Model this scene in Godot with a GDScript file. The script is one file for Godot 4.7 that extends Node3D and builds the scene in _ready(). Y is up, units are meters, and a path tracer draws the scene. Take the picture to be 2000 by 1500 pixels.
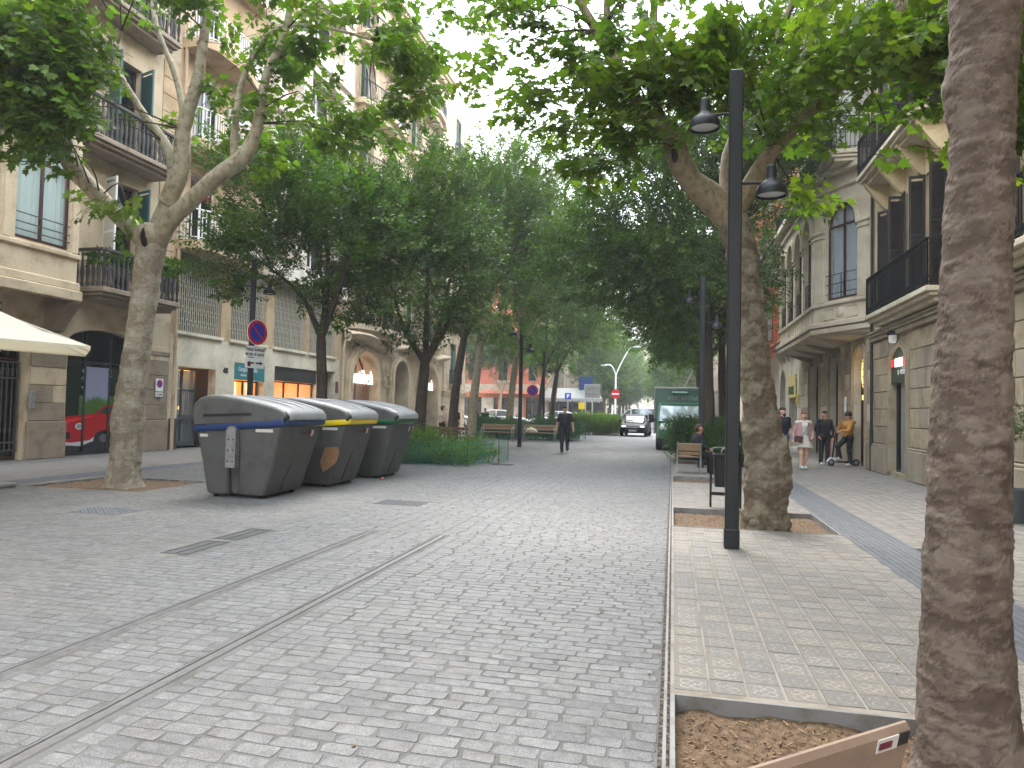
extends Node3D
# A tree-lined cobbled street: camera, sky and sun first, then the setting, buildings, trees, street things and people.

var rng := RandomNumberGenerator.new()
var taken := {}
var M := {}
var T := {}

# ---------------------------------------------------------------- mesh builder
class MB:
	var v := PackedVector3Array()
	var ix := PackedInt32Array()
	var uv := PackedVector2Array()
	var c := PackedColorArray()
	func tri(a: int, b: int, d: int) -> void:
		ix.push_back(a); ix.push_back(b); ix.push_back(d)
	func quad(a: Vector3, b: Vector3, d: Vector3, e: Vector3) -> void:
		var k := v.size()
		v.push_back(a); v.push_back(b); v.push_back(d); v.push_back(e)
		tri(k, k + 1, k + 2); tri(k, k + 2, k + 3)
	func quad_uv(a: Vector3, b: Vector3, d: Vector3, e: Vector3) -> void:
		quad(a, b, d, e)
		uv.push_back(Vector2(0, 1)); uv.push_back(Vector2(1, 1)); uv.push_back(Vector2(1, 0)); uv.push_back(Vector2(0, 0))
	func tri3(a: Vector3, b: Vector3, d: Vector3) -> void:
		var k := v.size()
		v.push_back(a); v.push_back(b); v.push_back(d)
		tri(k, k + 1, k + 2)
	func box(p: Vector3, s: Vector3, b := Basis()) -> MB:
		var x := b.x * s.x * 0.5
		var y := b.y * s.y * 0.5
		var z := b.z * s.z * 0.5
		quad(p - x - y + z, p - x + y + z, p + x + y + z, p + x - y + z)
		quad(p + x - y - z, p + x + y - z, p - x + y - z, p - x - y - z)
		quad(p - x - y - z, p - x + y - z, p - x + y + z, p - x - y + z)
		quad(p + x - y + z, p + x + y + z, p + x + y - z, p + x - y - z)
		quad(p - x + y + z, p - x + y - z, p + x + y - z, p + x + y + z)
		quad(p - x - y - z, p - x - y + z, p + x - y + z, p + x - y - z)
		return self
	func box2(a: Vector3, b: Vector3) -> MB:
		return box((a + b) * 0.5, (b - a).abs())
	# a box whose edges are chamfered by e
	func cbox(p: Vector3, s: Vector3, e: float, b := Basis()) -> MB:
		var h := s * 0.5
		var i := h - Vector3(e, e, e)
		for ax in 3:
			var a1 := (ax + 1) % 3
			var a2 := (ax + 2) % 3
			for sg in [-1.0, 1.0]:
				var q := []
				for w in ([[-1, -1], [-1, 1], [1, 1], [1, -1]] if sg > 0 else [[1, -1], [1, 1], [-1, 1], [-1, -1]]):
					var t := Vector3()
					t[ax] = h[ax] * sg; t[a1] = i[a1] * w[0]; t[a2] = i[a2] * w[1]
					q.append(p + b * t)
				quad(q[0], q[1], q[2], q[3])
			for s1 in [-1.0, 1.0]:
				for s2 in [-1.0, 1.0]:
					var q2 := []
					for w in [[-1, 0], [-1, 1], [1, 1], [1, 0]]:
						var t2 := Vector3()
						t2[ax] = i[ax] * w[0]
						if w[1] == 0:
							t2[a1] = h[a1] * s1; t2[a2] = i[a2] * s2
						else:
							t2[a1] = i[a1] * s1; t2[a2] = h[a2] * s2
						q2.append(p + b * t2)
					if s1 * s2 > 0: quad(q2[0], q2[1], q2[2], q2[3])
					else: quad(q2[3], q2[2], q2[1], q2[0])
		return self
	func bar(p: Vector3, q: Vector3, w: float, h := -1.0) -> MB:
		if h < 0: h = w
		var d := q - p
		var l := d.length()
		if l < 0.0001: return self
		d /= l
		var up := Vector3.UP if absf(d.y) < 0.95 else Vector3.RIGHT
		var r := d.cross(up).normalized()
		var u := r.cross(d)
		return box((p + q) * 0.5, Vector3(w, h, l), Basis(r, u, -d))
	func tube(pts: Array, rad: Array, seg := 8, caps := true, wob := 0.0, sd := 0) -> MB:
		var n := pts.size()
		var k := v.size()
		var r := Vector3.RIGHT
		var ns := FastNoiseLite.new()
		if wob > 0.0:
			ns.seed = sd; ns.frequency = 1.0; ns.fractal_octaves = 3
		for i in n:
			var d: Vector3 = (pts[mini(i + 1, n - 1)] - pts[maxi(i - 1, 0)]).normalized()
			if i == 0:
				r = d.cross(Vector3.FORWARD if absf(d.z) < 0.9 else Vector3.RIGHT).normalized()
			else:
				r = (r - d * r.dot(d)).normalized()
			var u := d.cross(r)
			for j in seg:
				var a := TAU * j / seg
				var o := r * cos(a) + u * sin(a)
				var q: float = rad[i]
				if wob > 0.0:
					var pp: Vector3 = pts[i] + o * q
					q *= 1.0 + wob * ns.get_noise_3d(pp.x * 3.0, pp.y * 3.0, pp.z * 3.0) + 0.5 * wob * ns.get_noise_3d(pp.x * 9.0, pp.y * 9.0, pp.z * 9.0)
				v.push_back(pts[i] + o * q)
		for i in n - 1:
			for j in seg:
				var a := k + i * seg + j
				var b := k + i * seg + (j + 1) % seg
				tri(a, a + seg, b + seg); tri(a, b + seg, b)
		if caps:
			for e in [0, n - 1]:
				var m := v.size()
				v.push_back(pts[e])
				for j in seg: v.push_back(v[k + e * seg + j])
				for j in seg:
					if e == 0: tri(m, m + 1 + j, m + 1 + (j + 1) % seg)
					else: tri(m, m + 1 + (j + 1) % seg, m + 1 + j)
		return self
	# profile of Vector2(radius, height), turned about y
	func lathe(prof: Array, at := Vector3.ZERO, seg := 16, b := Basis(), sharp := false) -> MB:
		if sharp:
			for i in prof.size() - 1: lathe([prof[i], prof[i + 1]], at, seg, b)
			return self
		var k := v.size()
		for p in prof:
			for j in seg:
				var a := TAU * j / seg
				v.push_back(at + b * Vector3(p.x * cos(a), p.y, p.x * sin(a)))
		for i in prof.size() - 1:
			for j in seg:
				var a := k + i * seg + j
				var d := k + i * seg + (j + 1) % seg
				tri(a, d, d + seg); tri(a, d + seg, a + seg)
		return self
	# a flat outline (2D) pushed along W by depth: o + U*x + V*y
	func extrude(poly: PackedVector2Array, o: Vector3, U: Vector3, V: Vector3, W: Vector3, back := true) -> MB:
		var t := Geometry2D.triangulate_polygon(poly)
		var k := v.size()
		for p in poly: v.push_back(o + U * p.x + V * p.y + W)
		for i in range(0, t.size(), 3): tri(k + t[i], k + t[i + 1], k + t[i + 2])
		if back:
			k = v.size()
			for p in poly: v.push_back(o + U * p.x + V * p.y)
			for i in range(0, t.size(), 3): tri(k + t[i], k + t[i + 2], k + t[i + 1])
		for i in poly.size():
			var p := poly[i]
			var q := poly[(i + 1) % poly.size()]
			quad(o + U * p.x + V * p.y, o + U * p.x + V * p.y + W, o + U * q.x + V * q.y + W, o + U * q.x + V * q.y)
		return self
	# rings of equal length joined into a skin
	func loft(rings: Array, closed := true, caps := true) -> MB:
		var m: int = rings[0].size()
		var k := v.size()
		for r in rings:
			for p in r: v.push_back(p)
		for i in rings.size() - 1:
			for j in (m if closed else m - 1):
				var a := k + i * m + j
				var b := k + i * m + (j + 1) % m
				tri(a, a + m, b + m); tri(a, b + m, b)
		if caps:
			for e in [0, rings.size() - 1]:
				var s := v.size()
				var mid := Vector3()
				for p in rings[e]: mid += p
				v.push_back(mid / m)
				for p in rings[e]: v.push_back(p)
				for j in m:
					if e == 0: tri(s, s + 1 + j, s + 1 + (j + 1) % m)
					else: tri(s, s + 1 + (j + 1) % m, s + 1 + j)
		return self
	func ball(p: Vector3, r: Vector3, seg := 10) -> MB:
		var prof := []
		var h := seg / 2
		var k := v.size()
		for i in h + 1:
			var a := PI * i / h - PI / 2
			prof.append(Vector2(maxf(cos(a), 0.001), sin(a)))
		lathe(prof, Vector3.ZERO, seg)
		for i in range(k, v.size()): v[i] = p + v[i] * r
		return self
	func mesh() -> ArrayMesh:
		var n := PackedVector3Array()
		n.resize(v.size())
		for i in range(0, ix.size(), 3):
			var a := v[ix[i]]
			var f := (v[ix[i + 2]] - a).cross(v[ix[i + 1]] - a)
			n[ix[i]] += f; n[ix[i + 1]] += f; n[ix[i + 2]] += f
		for i in n.size(): n[i] = n[i].normalized() if n[i].length_squared() > 1e-20 else Vector3.UP
		var a := []
		a.resize(Mesh.ARRAY_MAX)
		a[Mesh.ARRAY_VERTEX] = v
		a[Mesh.ARRAY_NORMAL] = n
		a[Mesh.ARRAY_INDEX] = ix
		if uv.size() == v.size() and uv.size(): a[Mesh.ARRAY_TEX_UV] = uv
		if c.size() == v.size() and c.size(): a[Mesh.ARRAY_COLOR] = c
		var m := ArrayMesh.new()
		m.add_surface_from_arrays(Mesh.PRIMITIVE_TRIANGLES, a)
		return m

# ---------------------------------------------------------------- scene helpers
func numbered(s: String) -> String:
	var k: int = taken.get(s, 0)
	taken[s] = k + 1
	return s if k == 0 else "%s_%03d" % [s, k]

func tag(o: Node, label := "", cat := "", group := "", kind := "") -> void:
	if label: o.set_meta("label", label)
	if cat: o.set_meta("category", cat)
	if group: o.set_meta("group", group)
	if kind: o.set_meta("kind", kind)

func thing(called: String, label: String, cat: String, at := Vector3.ZERO, turn := 0.0, group := "") -> Node3D:
	var o := Node3D.new()
	o.name = numbered(called)
	add_child(o)
	o.position = at
	o.rotation.y = turn
	tag(o, label, cat, group)
	return o

func part(parent: Node, called: String, m, mat: Material) -> MeshInstance3D:
	var o := MeshInstance3D.new()
	o.mesh = m.mesh() if m is MB else m
	o.material_override = null
	for i in o.mesh.get_surface_count(): o.set_surface_override_material(i, mat)
	o.name = numbered(called) if parent == self else called
	parent.add_child(o, true)
	return o

func structure(called: String, m, mat: Material) -> MeshInstance3D:
	var o := part(self, called, m, mat)
	o.set_meta("kind", "structure")
	return o

func text(parent: Node, called: String, s: String, size: float, depth: float, at: Vector3, b: Basis, mat: Material, bold := false, squeeze := 1.0) -> MeshInstance3D:
	var t := TextMesh.new()
	var f := SystemFont.new()
	f.font_names = PackedStringArray(["Droid Sans"])
	if bold: f.font_weight = 700
	t.font = f
	t.text = s
	t.font_size = 64
	t.pixel_size = size / 64.0
	t.depth = depth
	t.curve_step = 4.0
	var o := part(parent, called, t, mat)
	o.transform = Transform3D(b * Basis.from_scale(Vector3(squeeze, 1, 1)), at)
	return o

func dup(o: Node3D, at: Vector3, turn: float, label := "") -> Node3D:
	var r := o.duplicate()
	var base := String(o.name)
	if base.length() > 4 and base.substr(base.length() - 3).is_valid_int(): base = base.substr(0, base.length() - 4)
	r.name = numbered(base)
	add_child(r)
	r.position = at
	r.rotation.y = turn
	if label: r.set_meta("label", label)
	return r

func multi(parent: Node, called: String, m: Mesh, mat: Material, buf: PackedFloat32Array, count: int) -> MultiMeshInstance3D:
	var mm := MultiMesh.new()
	mm.transform_format = MultiMesh.TRANSFORM_3D
	mm.use_colors = true
	mm.mesh = m
	mm.instance_count = count
	mm.buffer = buf
	var o := MultiMeshInstance3D.new()
	o.multimesh = mm
	o.material_override = mat
	o.name = numbered(called) if parent == self else called
	o.set_meta("kind", "stuff")
	parent.add_child(o, true)
	return o

func put(buf: PackedFloat32Array, b: Basis, o: Vector3, col: Color) -> void:
	buf.append_array(PackedFloat32Array([b.x.x, b.y.x, b.z.x, o.x, b.x.y, b.y.y, b.z.y, o.y, b.x.z, b.y.z, b.z.z, o.z, col.r, col.g, col.b, 1.0]))

func curve(pts: Array, steps := 4) -> Array:
	var out := []
	var n := pts.size()
	for i in n - 1:
		var a: Vector3 = pts[maxi(i - 1, 0)]
		var b: Vector3 = pts[i]
		var c: Vector3 = pts[i + 1]
		var d: Vector3 = pts[mini(i + 2, n - 1)]
		for s in steps:
			out.append(b.cubic_interpolate(c, a, d, float(s) / steps))
	out.append(pts[n - 1])
	return out

func spread(vals: Array, steps := 4) -> Array:
	var out := []
	for i in vals.size() - 1:
		for s in steps: out.append(lerpf(vals[i], vals[i + 1], float(s) / steps))
	out.append(vals[vals.size() - 1])
	return out

# ---------------------------------------------------------------- textures and materials
func noise_img(size: int, freq: float, oct: int, sd: int, type := FastNoiseLite.TYPE_SIMPLEX_SMOOTH, cell_ret := -1) -> PackedByteArray:
	var f := FastNoiseLite.new()
	f.noise_type = type
	f.seed = sd
	f.frequency = freq
	f.fractal_octaves = oct
	if oct <= 1: f.fractal_type = FastNoiseLite.FRACTAL_NONE
	if cell_ret >= 0: f.cellular_return_type = cell_ret
	var im := f.get_seamless_image(size, size)
	im.convert(Image.FORMAT_L8)
	return im.get_data()

# grey values of several noises mixed, then read through a row of colours
func ramp_tex(size: int, layers: Array, stops: Array, grain := 0.0, sd := 1) -> ImageTexture:
	var w := []
	for l in layers: w.append(noise_img(size, l[0], l[1], l[2]))
	var lut := []
	for i in 256:
		var t := i / 255.0
		var col: Color = stops[0][1]
		for k in stops.size() - 1:
			if t >= stops[k][0]:
				col = stops[k][1].lerp(stops[k + 1][1], clampf((t - stops[k][0]) / (stops[k + 1][0] - stops[k][0]), 0, 1))
		lut.append(col)
	var out := PackedByteArray()
	out.resize(size * size * 3)
	var g := RandomNumberGenerator.new()
	g.seed = sd
	for i in size * size:
		var s := 0.0
		for k in layers.size(): s += w[k][i] * layers[k][3]
		if grain > 0.0: s += (g.randf() - 0.5) * grain * 255.0
		var c: Color = lut[clampi(int(s), 0, 255)]
		out[i * 3] = int(c.r * 255.0); out[i * 3 + 1] = int(c.g * 255.0); out[i * 3 + 2] = int(c.b * 255.0)
	return ImageTexture.create_from_image(Image.create_from_data(size, size, false, Image.FORMAT_RGB8, out))

func grey(x: float) -> Color: return Color(x, x, x)

func make_textures() -> void:
	T.mottle = ramp_tex(256, [[0.012, 4, 1, 0.7], [0.09, 2, 2, 0.3]], [[0.0, grey(0.72)], [0.5, grey(0.9)], [1.0, grey(1.0)]], 0.05, 3)
	T.stain = ramp_tex(512, [[0.006, 5, 5, 0.75], [0.05, 3, 6, 0.25]], [[0.0, Color(0.74, 0.71, 0.67)], [0.34, Color(0.88, 0.865, 0.84)], [0.55, Color(0.96, 0.955, 0.945)], [1.0, Color(1, 1, 1)]], 0.06, 4)
	T.granite = ramp_tex(512, [[0.02, 3, 8, 0.25], [0.25, 2, 9, 0.5]], [[0.0, grey(0.4)], [0.25, grey(0.66)], [0.5, grey(0.9)], [0.75, grey(1.0)], [1.0, grey(1.0)]], 0.75, 5)
	T.grain = ramp_tex(256, [[0.15, 3, 11, 1.0]], [[0.0, grey(0.0)], [1.0, grey(1.0)]], 0.5, 6)
	T.rough = ramp_tex(256, [[0.03, 5, 12, 1.0]], [[0.0, grey(0.0)], [1.0, grey(1.0)]], 0.12, 7)
	T.soil = ramp_tex(512, [[0.02, 4, 14, 0.5], [0.2, 3, 15, 0.5]], [[0.0, Color(0.2, 0.15, 0.11)], [0.4, Color(0.41, 0.32, 0.24)], [0.65, Color(0.53, 0.43, 0.33)], [1.0, Color(0.68, 0.58, 0.45)]], 0.5, 8)
	T.bark = ramp_tex(512, [[0.014, 4, 21, 0.75], [0.06, 3, 22, 0.25]], [[0.0, Color(0.4, 0.33, 0.26)], [0.26, Color(0.48, 0.41, 0.33)], [0.36, Color(0.6, 0.55, 0.46)], [0.55, Color(0.66, 0.615, 0.53)], [1.0, Color(0.73, 0.69, 0.61)]], 0.08, 9)
	T.bark_brown = ramp_tex(512, [[0.018, 5, 31, 0.75], [0.09, 3, 32, 0.3]], [[0.0, Color(0.29, 0.22, 0.18)], [0.36, Color(0.37, 0.3, 0.25)], [0.47, Color(0.42, 0.355, 0.3)], [0.53, Color(0.5, 0.445, 0.39)], [0.75, Color(0.545, 0.49, 0.435)], [1.0, Color(0.6, 0.55, 0.5)]], 0.1, 10)
	T.bark_dark = ramp_tex(256, [[0.03, 4, 41, 0.6], [0.1, 3, 42, 0.4]], [[0.0, Color(0.2, 0.17, 0.14)], [1.0, Color(0.5, 0.45, 0.38)]], 0.1, 11)
	T.wood = ramp_tex(256, [[0.03, 4, 51, 1.0]], [[0.0, Color(0.52, 0.45, 0.37)], [0.5, Color(0.66, 0.585, 0.5)], [1.0, Color(0.76, 0.7, 0.62)]], 0.1, 12)

func mat(called: String, col: Color, rough: float, tex: Texture2D = null, scale := Vector3.ONE, bump: Texture2D = null, cm := 0.0, metal := 0.0, world := true) -> StandardMaterial3D:
	var m := StandardMaterial3D.new()
	m.resource_name = called
	m.albedo_color = col
	m.roughness = rough
	m.metallic = metal
	if tex or bump:
		m.uv1_triplanar = true
		m.uv1_world_triplanar = world
		m.uv1_scale = scale
	if tex: m.albedo_texture = tex
	if bump:
		m.heightmap_enabled = true
		m.heightmap_texture = bump
		m.heightmap_scale = cm
	M[called] = m
	return m

func glow(called: String, col: Color, e: float) -> StandardMaterial3D:
	var m := mat(called, col, 0.6)
	m.emission_enabled = true
	m.emission = col
	m.emission_energy_multiplier = e
	return m

func leaf_mat(called: String, back: Color) -> StandardMaterial3D:
	var m := mat(called, Color.WHITE, 0.5)
	m.metallic_specular = 0.4
	m.vertex_color_use_as_albedo = true
	m.cull_mode = BaseMaterial3D.CULL_DISABLED
	m.backlight_enabled = true
	m.backlight = back
	return m

func make_materials() -> void:
	mat("cobble", Color(0.5, 0.499, 0.502), 0.58, T.granite, Vector3(0.95, 0.95, 0.95), T.grain, 0.18)
	M.cobble.vertex_color_use_as_albedo = true
	var tones := [Color(0.5, 0.499, 0.502), Color(0.48, 0.48, 0.483), Color(0.54, 0.538, 0.538), Color(0.495, 0.491, 0.486), Color(0.44, 0.44, 0.444), Color(0.52, 0.518, 0.52), Color(0.495, 0.487, 0.479)]
	for i in tones.size(): mat("cobble%d" % i, tones[i], 0.58, T.granite, Vector3(0.95, 0.95, 0.95), T.grain, 0.18)
	mat("joint", Color(0.4, 0.398, 0.396), 0.95, T.stain, Vector3(0.8, 0.8, 0.8), T.grain, 0.3)
	mat("ground", Color(0.56, 0.55, 0.53), 0.9, T.stain, Vector3(0.2, 0.2, 0.2))
	mat("asphalt", Color(0.4, 0.4, 0.4), 0.9, T.granite, Vector3(0.7, 0.7, 0.7))
	mat("tactile", Color(0.38, 0.39, 0.41), 0.75, T.mottle, Vector3(1.5, 1.5, 1.5))
	mat("edging", Color(0.52, 0.52, 0.52), 0.6, T.stain, Vector3(1.2, 1.2, 1.2), T.rough, 0.2)
	mat("soil", Color(0.84, 0.84, 0.83), 0.95, T.soil, Vector3(1.3, 1.3, 1.3), T.rough, 2.0)
	mat("mulch", Color(0.95, 0.9, 0.85), 0.9)
	M.mulch.vertex_color_use_as_albedo = true
	mat("rail", Color(0.46, 0.455, 0.46), 0.45, T.mottle, Vector3(3, 3, 3), null, 0, 0.55)
	mat("rail_groove", Color(0.24, 0.23, 0.22), 0.8)
	mat("iron", Color(0.3, 0.31, 0.33), 0.6, T.mottle, Vector3(3, 3, 3), null, 0, 0.3)
	mat("stone_a", Color(0.78, 0.71, 0.6), 0.85, T.stain, Vector3(0.35, 0.35, 0.35), T.rough, 0.5)
	mat("stone_a_dark", Color(0.58, 0.52, 0.45), 0.88, T.stain, Vector3(0.6, 0.6, 0.6), T.rough, 0.8)
	mat("render_b", Color(0.9, 0.86, 0.76), 0.9, T.mottle, Vector3(0.16, 0.16, 0.16), T.grain, 0.15)
	mat("render_tan", Color(0.76, 0.66, 0.53), 0.9, T.stain, Vector3(0.25, 0.25, 0.25), T.grain, 0.15)
	mat("render_white", Color(0.85, 0.82, 0.76), 0.85, T.stain, Vector3(0.3, 0.3, 0.3))
	mat("stone_c", Color(0.8, 0.73, 0.62), 0.85, T.stain, Vector3(0.3, 0.3, 0.3), T.rough, 0.6)
	mat("stone_d", Color(0.64, 0.59, 0.5), 0.85, T.stain, Vector3(0.5, 0.5, 0.5), T.rough, 0.5)
	mat("stone_d2", Color(0.6, 0.56, 0.49), 0.85, T.stain, Vector3(0.4, 0.4, 0.4), T.rough, 0.6)
	mat("stone_d3", Color(0.675, 0.615, 0.52), 0.85, T.stain, Vector3(0.45, 0.45, 0.45), T.rough, 0.5)
	mat("render_d", Color(0.84, 0.77, 0.63), 0.88, T.stain, Vector3(0.3, 0.3, 0.3), T.grain, 0.2)
	mat("stone_e", Color(0.8, 0.76, 0.68), 0.85, T.stain, Vector3(0.35, 0.35, 0.35), T.rough, 0.4)
	mat("orange", Color(0.84, 0.52, 0.4), 0.85, T.stain, Vector3(0.25, 0.25, 0.25))
	mat("coral", Color(0.83, 0.5, 0.4), 0.85, T.stain, Vector3(0.25, 0.25, 0.25))
	mat("red_frame", Color(0.62, 0.2, 0.13), 0.5)
	mat("far_wall", Color(0.76, 0.7, 0.6), 0.88, T.stain, Vector3(0.2, 0.2, 0.2))
	mat("pane", Color(0.06, 0.07, 0.075), 0.06)
	mat("pane_clear", Color(0.9, 0.95, 0.95, 0.14), 0.02)
	M.pane_clear.transparency = BaseMaterial3D.TRANSPARENCY_ALPHA
	mat("dark", Color(0.07, 0.065, 0.06), 0.8)
	mat("hollow", Color(0.12, 0.085, 0.06), 0.95)
	mat("blind", Color(0.17, 0.18, 0.165), 0.9)
	mat("seam", Color(0.56, 0.48, 0.42), 0.95, T.rough, Vector3(3, 3, 3))
	mat("truck_glass", Color(0.86, 0.9, 0.92), 0.08, null, Vector3.ONE, null, 0, 0.5)
	mat("truck_letters", Color(0.62, 0.7, 0.67), 0.5)
	mat("room", Color(0.22, 0.19, 0.16), 0.9)
	mat("curtain", Color(0.72, 0.78, 0.74), 0.85)
	mat("curtain_blue", Color(0.5, 0.52, 0.58), 0.85)
	mat("frame_brown", Color(0.25, 0.125, 0.09), 0.5)
	mat("frame_white", Color(0.88, 0.88, 0.86), 0.5)
	mat("frame_dark", Color(0.14, 0.15, 0.15), 0.5)
	mat("door_grey", Color(0.27, 0.29, 0.3), 0.5)
	mat("shutter_teal", Color(0.24, 0.36, 0.35), 0.55)
	mat("shutter_green", Color(0.22, 0.36, 0.29), 0.55)
	mat("shutter_brown", Color(0.17, 0.135, 0.12), 0.5)
	mat("wrought", Color(0.1, 0.1, 0.11), 0.45, null, Vector3.ONE, null, 0, 0.4)
	mat("baluster", Color(0.3, 0.285, 0.27), 0.7, T.mottle, Vector3(2, 2, 2))
	mat("white_metal", Color(0.86, 0.85, 0.83), 0.45)
	mat("grille", Color(0.74, 0.71, 0.63), 0.5)
	mat("pole", Color(0.135, 0.14, 0.15), 0.45, T.mottle, Vector3(1.5, 1.5, 1.5), null, 0, 0.3)
	mat("lamp_glass", Color(0.75, 0.76, 0.75), 0.25)
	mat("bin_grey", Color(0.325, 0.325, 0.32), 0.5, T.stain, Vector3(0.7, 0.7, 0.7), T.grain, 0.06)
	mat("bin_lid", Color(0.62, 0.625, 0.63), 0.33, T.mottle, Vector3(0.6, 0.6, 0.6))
	mat("bin_arm", Color(0.62, 0.62, 0.61), 0.42, T.mottle, Vector3(2, 2, 2), null, 0, 0.5)
	mat("black", Color(0.05, 0.05, 0.055), 0.5)
	mat("rubber", Color(0.09, 0.09, 0.09), 0.85)
	mat("paint_blue", Color(0.06, 0.19, 0.38), 0.4)
	mat("paint_yellow", Color(0.86, 0.76, 0.1), 0.4)
	mat("paint_green", Color(0.05, 0.33, 0.2), 0.4)
	mat("sign_blue", Color(0.1, 0.2, 0.62), 0.35)
	mat("sign_red", Color(0.72, 0.08, 0.12), 0.35)
	mat("sign_white", Color(0.9, 0.9, 0.9), 0.4)
	mat("sticker", Color(0.8, 0.78, 0.76), 0.5)
	mat("maroon", Color(0.4, 0.07, 0.16), 0.5)
	mat("teal_sign", Color(0.16, 0.45, 0.48), 0.4)
	mat("cardboard", Color(0.55, 0.4, 0.26), 0.9, T.mottle, Vector3(3, 3, 3))
	mat("bark", Color(0.93, 0.94, 0.92), 0.85, T.bark, Vector3(0.9, 0.75, 0.9), T.rough, 2.0)
	mat("bark_near", Color(0.8, 0.8, 0.8), 0.85, T.bark_brown, Vector3(1.0, 1.7, 1.0), T.bark_brown, 0.9)
	mat("bark_skin", Color(0.97, 0.97, 0.97), 0.85, T.mottle, Vector3(3.5, 5, 3.5), T.grain, 0.25)
	M.bark_skin.vertex_color_use_as_albedo = true
	mat("bark_olive", Color(0.8, 0.775, 0.72), 0.85, T.bark, Vector3(1.2, 1.0, 1.2), T.rough, 1.2)
	mat("bark_dark", Color(0.75, 0.72, 0.7), 0.9, T.bark_dark, Vector3(1.5, 0.5, 1.5), T.rough, 2.0)
	mat("wood", Color(0.86, 0.8, 0.72), 0.6, T.wood, Vector3(1, 6, 6), T.grain, 0.1)
	mat("wood_pale", Color(0.62, 0.52, 0.45), 0.6, T.mottle, Vector3(2, 2, 2))
	mat("wood_dark", Color(0.52, 0.4, 0.34), 0.6, T.wood, Vector3(1, 6, 6), T.grain, 0.1)
	mat("galvanised", Color(0.68, 0.69, 0.68), 0.4, T.mottle, Vector3(2, 2, 2), null, 0, 0.5)
	mat("net", Color(0.16, 0.52, 0.4), 0.5)
	mat("truck_green", Color(0.09, 0.44, 0.33), 0.3)
	M.truck_green.clearcoat_enabled = true
	M.truck_green.clearcoat = 0.6
	mat("car_dark", Color(0.08, 0.09, 0.12), 0.45)
	M.car_dark.metallic_specular = 0.15
	mat("car_white", Color(0.86, 0.87, 0.88), 0.25)
	mat("car_silver", Color(0.62, 0.64, 0.66), 0.25, null, Vector3.ONE, null, 0, 0.4)
	for k in ["car_white", "car_silver"]:
		M[k].clearcoat_enabled = true
		M[k].clearcoat = 0.35
	mat("windscreen", Color(0.5, 0.53, 0.55), 0.05, null, Vector3.ONE, null, 0, 0.6)
	mat("headlight", Color(0.85, 0.87, 0.88), 0.1)
	mat("canvas", Color(0.9, 0.88, 0.82), 0.8)
	M.canvas.backlight_enabled = true
	M.canvas.backlight = Color(0.7, 0.66, 0.55)
	glow("warm_light", Color(1.0, 0.75, 0.42), 0.5)
	glow("white_letters", Color(1.0, 0.97, 0.95), 0.23)
	glow("red_letters", Color(0.95, 0.15, 0.12), 0.2)
	glow("oval_light", Color(1.0, 0.86, 0.55), 0.22)
	glow("car_lamp", Color(1.0, 0.98, 0.92), 0.3)
	mat("warm_wall", Color(0.85, 0.7, 0.45), 0.8)
	mat("skin_body", Color.WHITE, 0.75)
	M.skin_body.vertex_color_use_as_albedo = true
	mat("hair_dark", Color(0.09, 0.07, 0.06), 0.6)
	mat("hair_red", Color(0.45, 0.24, 0.15), 0.6)
	mat("hair_brown", Color(0.24, 0.16, 0.11), 0.6)
	leaf_mat("leaf_plane", Color(0.9, 1.0, 0.5))
	leaf_mat("leaf_small", Color(0.8, 0.95, 0.45))

# ---------------------------------------------------------------- the scene
var cam: Camera3D

func _ready() -> void:
	rng.seed = 20240607
	# camera
	cam = Camera3D.new()
	cam.name = "camera"
	cam.fov = 56.36
	cam.near = 0.05
	cam.far = 2000.0
	var fw := Vector3(-sin(0.22131) * cos(0.03784), sin(0.03784), -cos(0.22131) * cos(0.03784))
	var rt := fw.cross(Vector3.UP).normalized()
	var up := rt.cross(fw)
	var rl := 0.022
	cam.transform = Transform3D(Basis(rt * cos(rl) + up * sin(rl), up * cos(rl) - rt * sin(rl), -fw), Vector3(0, 1.5, 0))
	add_child(cam)
	# sky: a bright thin overcast
	var sky := Sky.new()
	var sm := ProceduralSkyMaterial.new()
	sm.sky_top_color = Color(0.88, 0.925, 0.98)
	sm.sky_horizon_color = Color(1.0, 1.0, 1.0)
	sm.sky_curve = 0.3
	sm.ground_horizon_color = Color(0.8, 0.8, 0.8)
	sm.ground_bottom_color = Color(0.45, 0.44, 0.42)
	sm.sky_energy_multiplier = 1.0
	sky.sky_material = sm
	var env := Environment.new()
	env.background_mode = Environment.BG_SKY
	env.sky = sky
	env.background_energy_multiplier = 1.2
	env.tonemap_mode = Environment.TONE_MAPPER_LINEAR
	env.tonemap_exposure = 5.1
	env.sdfgi_enabled = true
	env.ssao_enabled = true
	env.ssil_enabled = true
	env.fog_enabled = true
	env.fog_density = 0.0012
	env.fog_light_color = Color(0.93, 0.96, 1.0)
	var we := WorldEnvironment.new()
	we.name = "environment"
	we.environment = env
	add_child(we)
	# sun: veiled, high ahead and a little left
	var sun := DirectionalLight3D.new()
	sun.name = "sun"
	sun.light_energy = 0.5
	sun.light_angular_distance = 38.0
	sun.light_color = Color(1.0, 0.975, 0.94)
	sun.shadow_enabled = true
	sun.sky_mode = DirectionalLight3D.SKY_MODE_LIGHT_ONLY
	add_child(sun)
	sun.look_at_from_position(Vector3(-9, 40, -30), Vector3.ZERO)

	make_textures()
	make_materials()
	make_sprigs()
	build_ground()
	print("ground ", Time.get_ticks_msec())
	build_left()
	build_right()
	build_far()
	print("buildings ", Time.get_ticks_msec())
	build_trees()
	print("trees ", Time.get_ticks_msec())
	build_street()
	build_vehicles()
	print("street ", Time.get_ticks_msec())
	build_people()
	print("people ", Time.get_ticks_msec())

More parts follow.
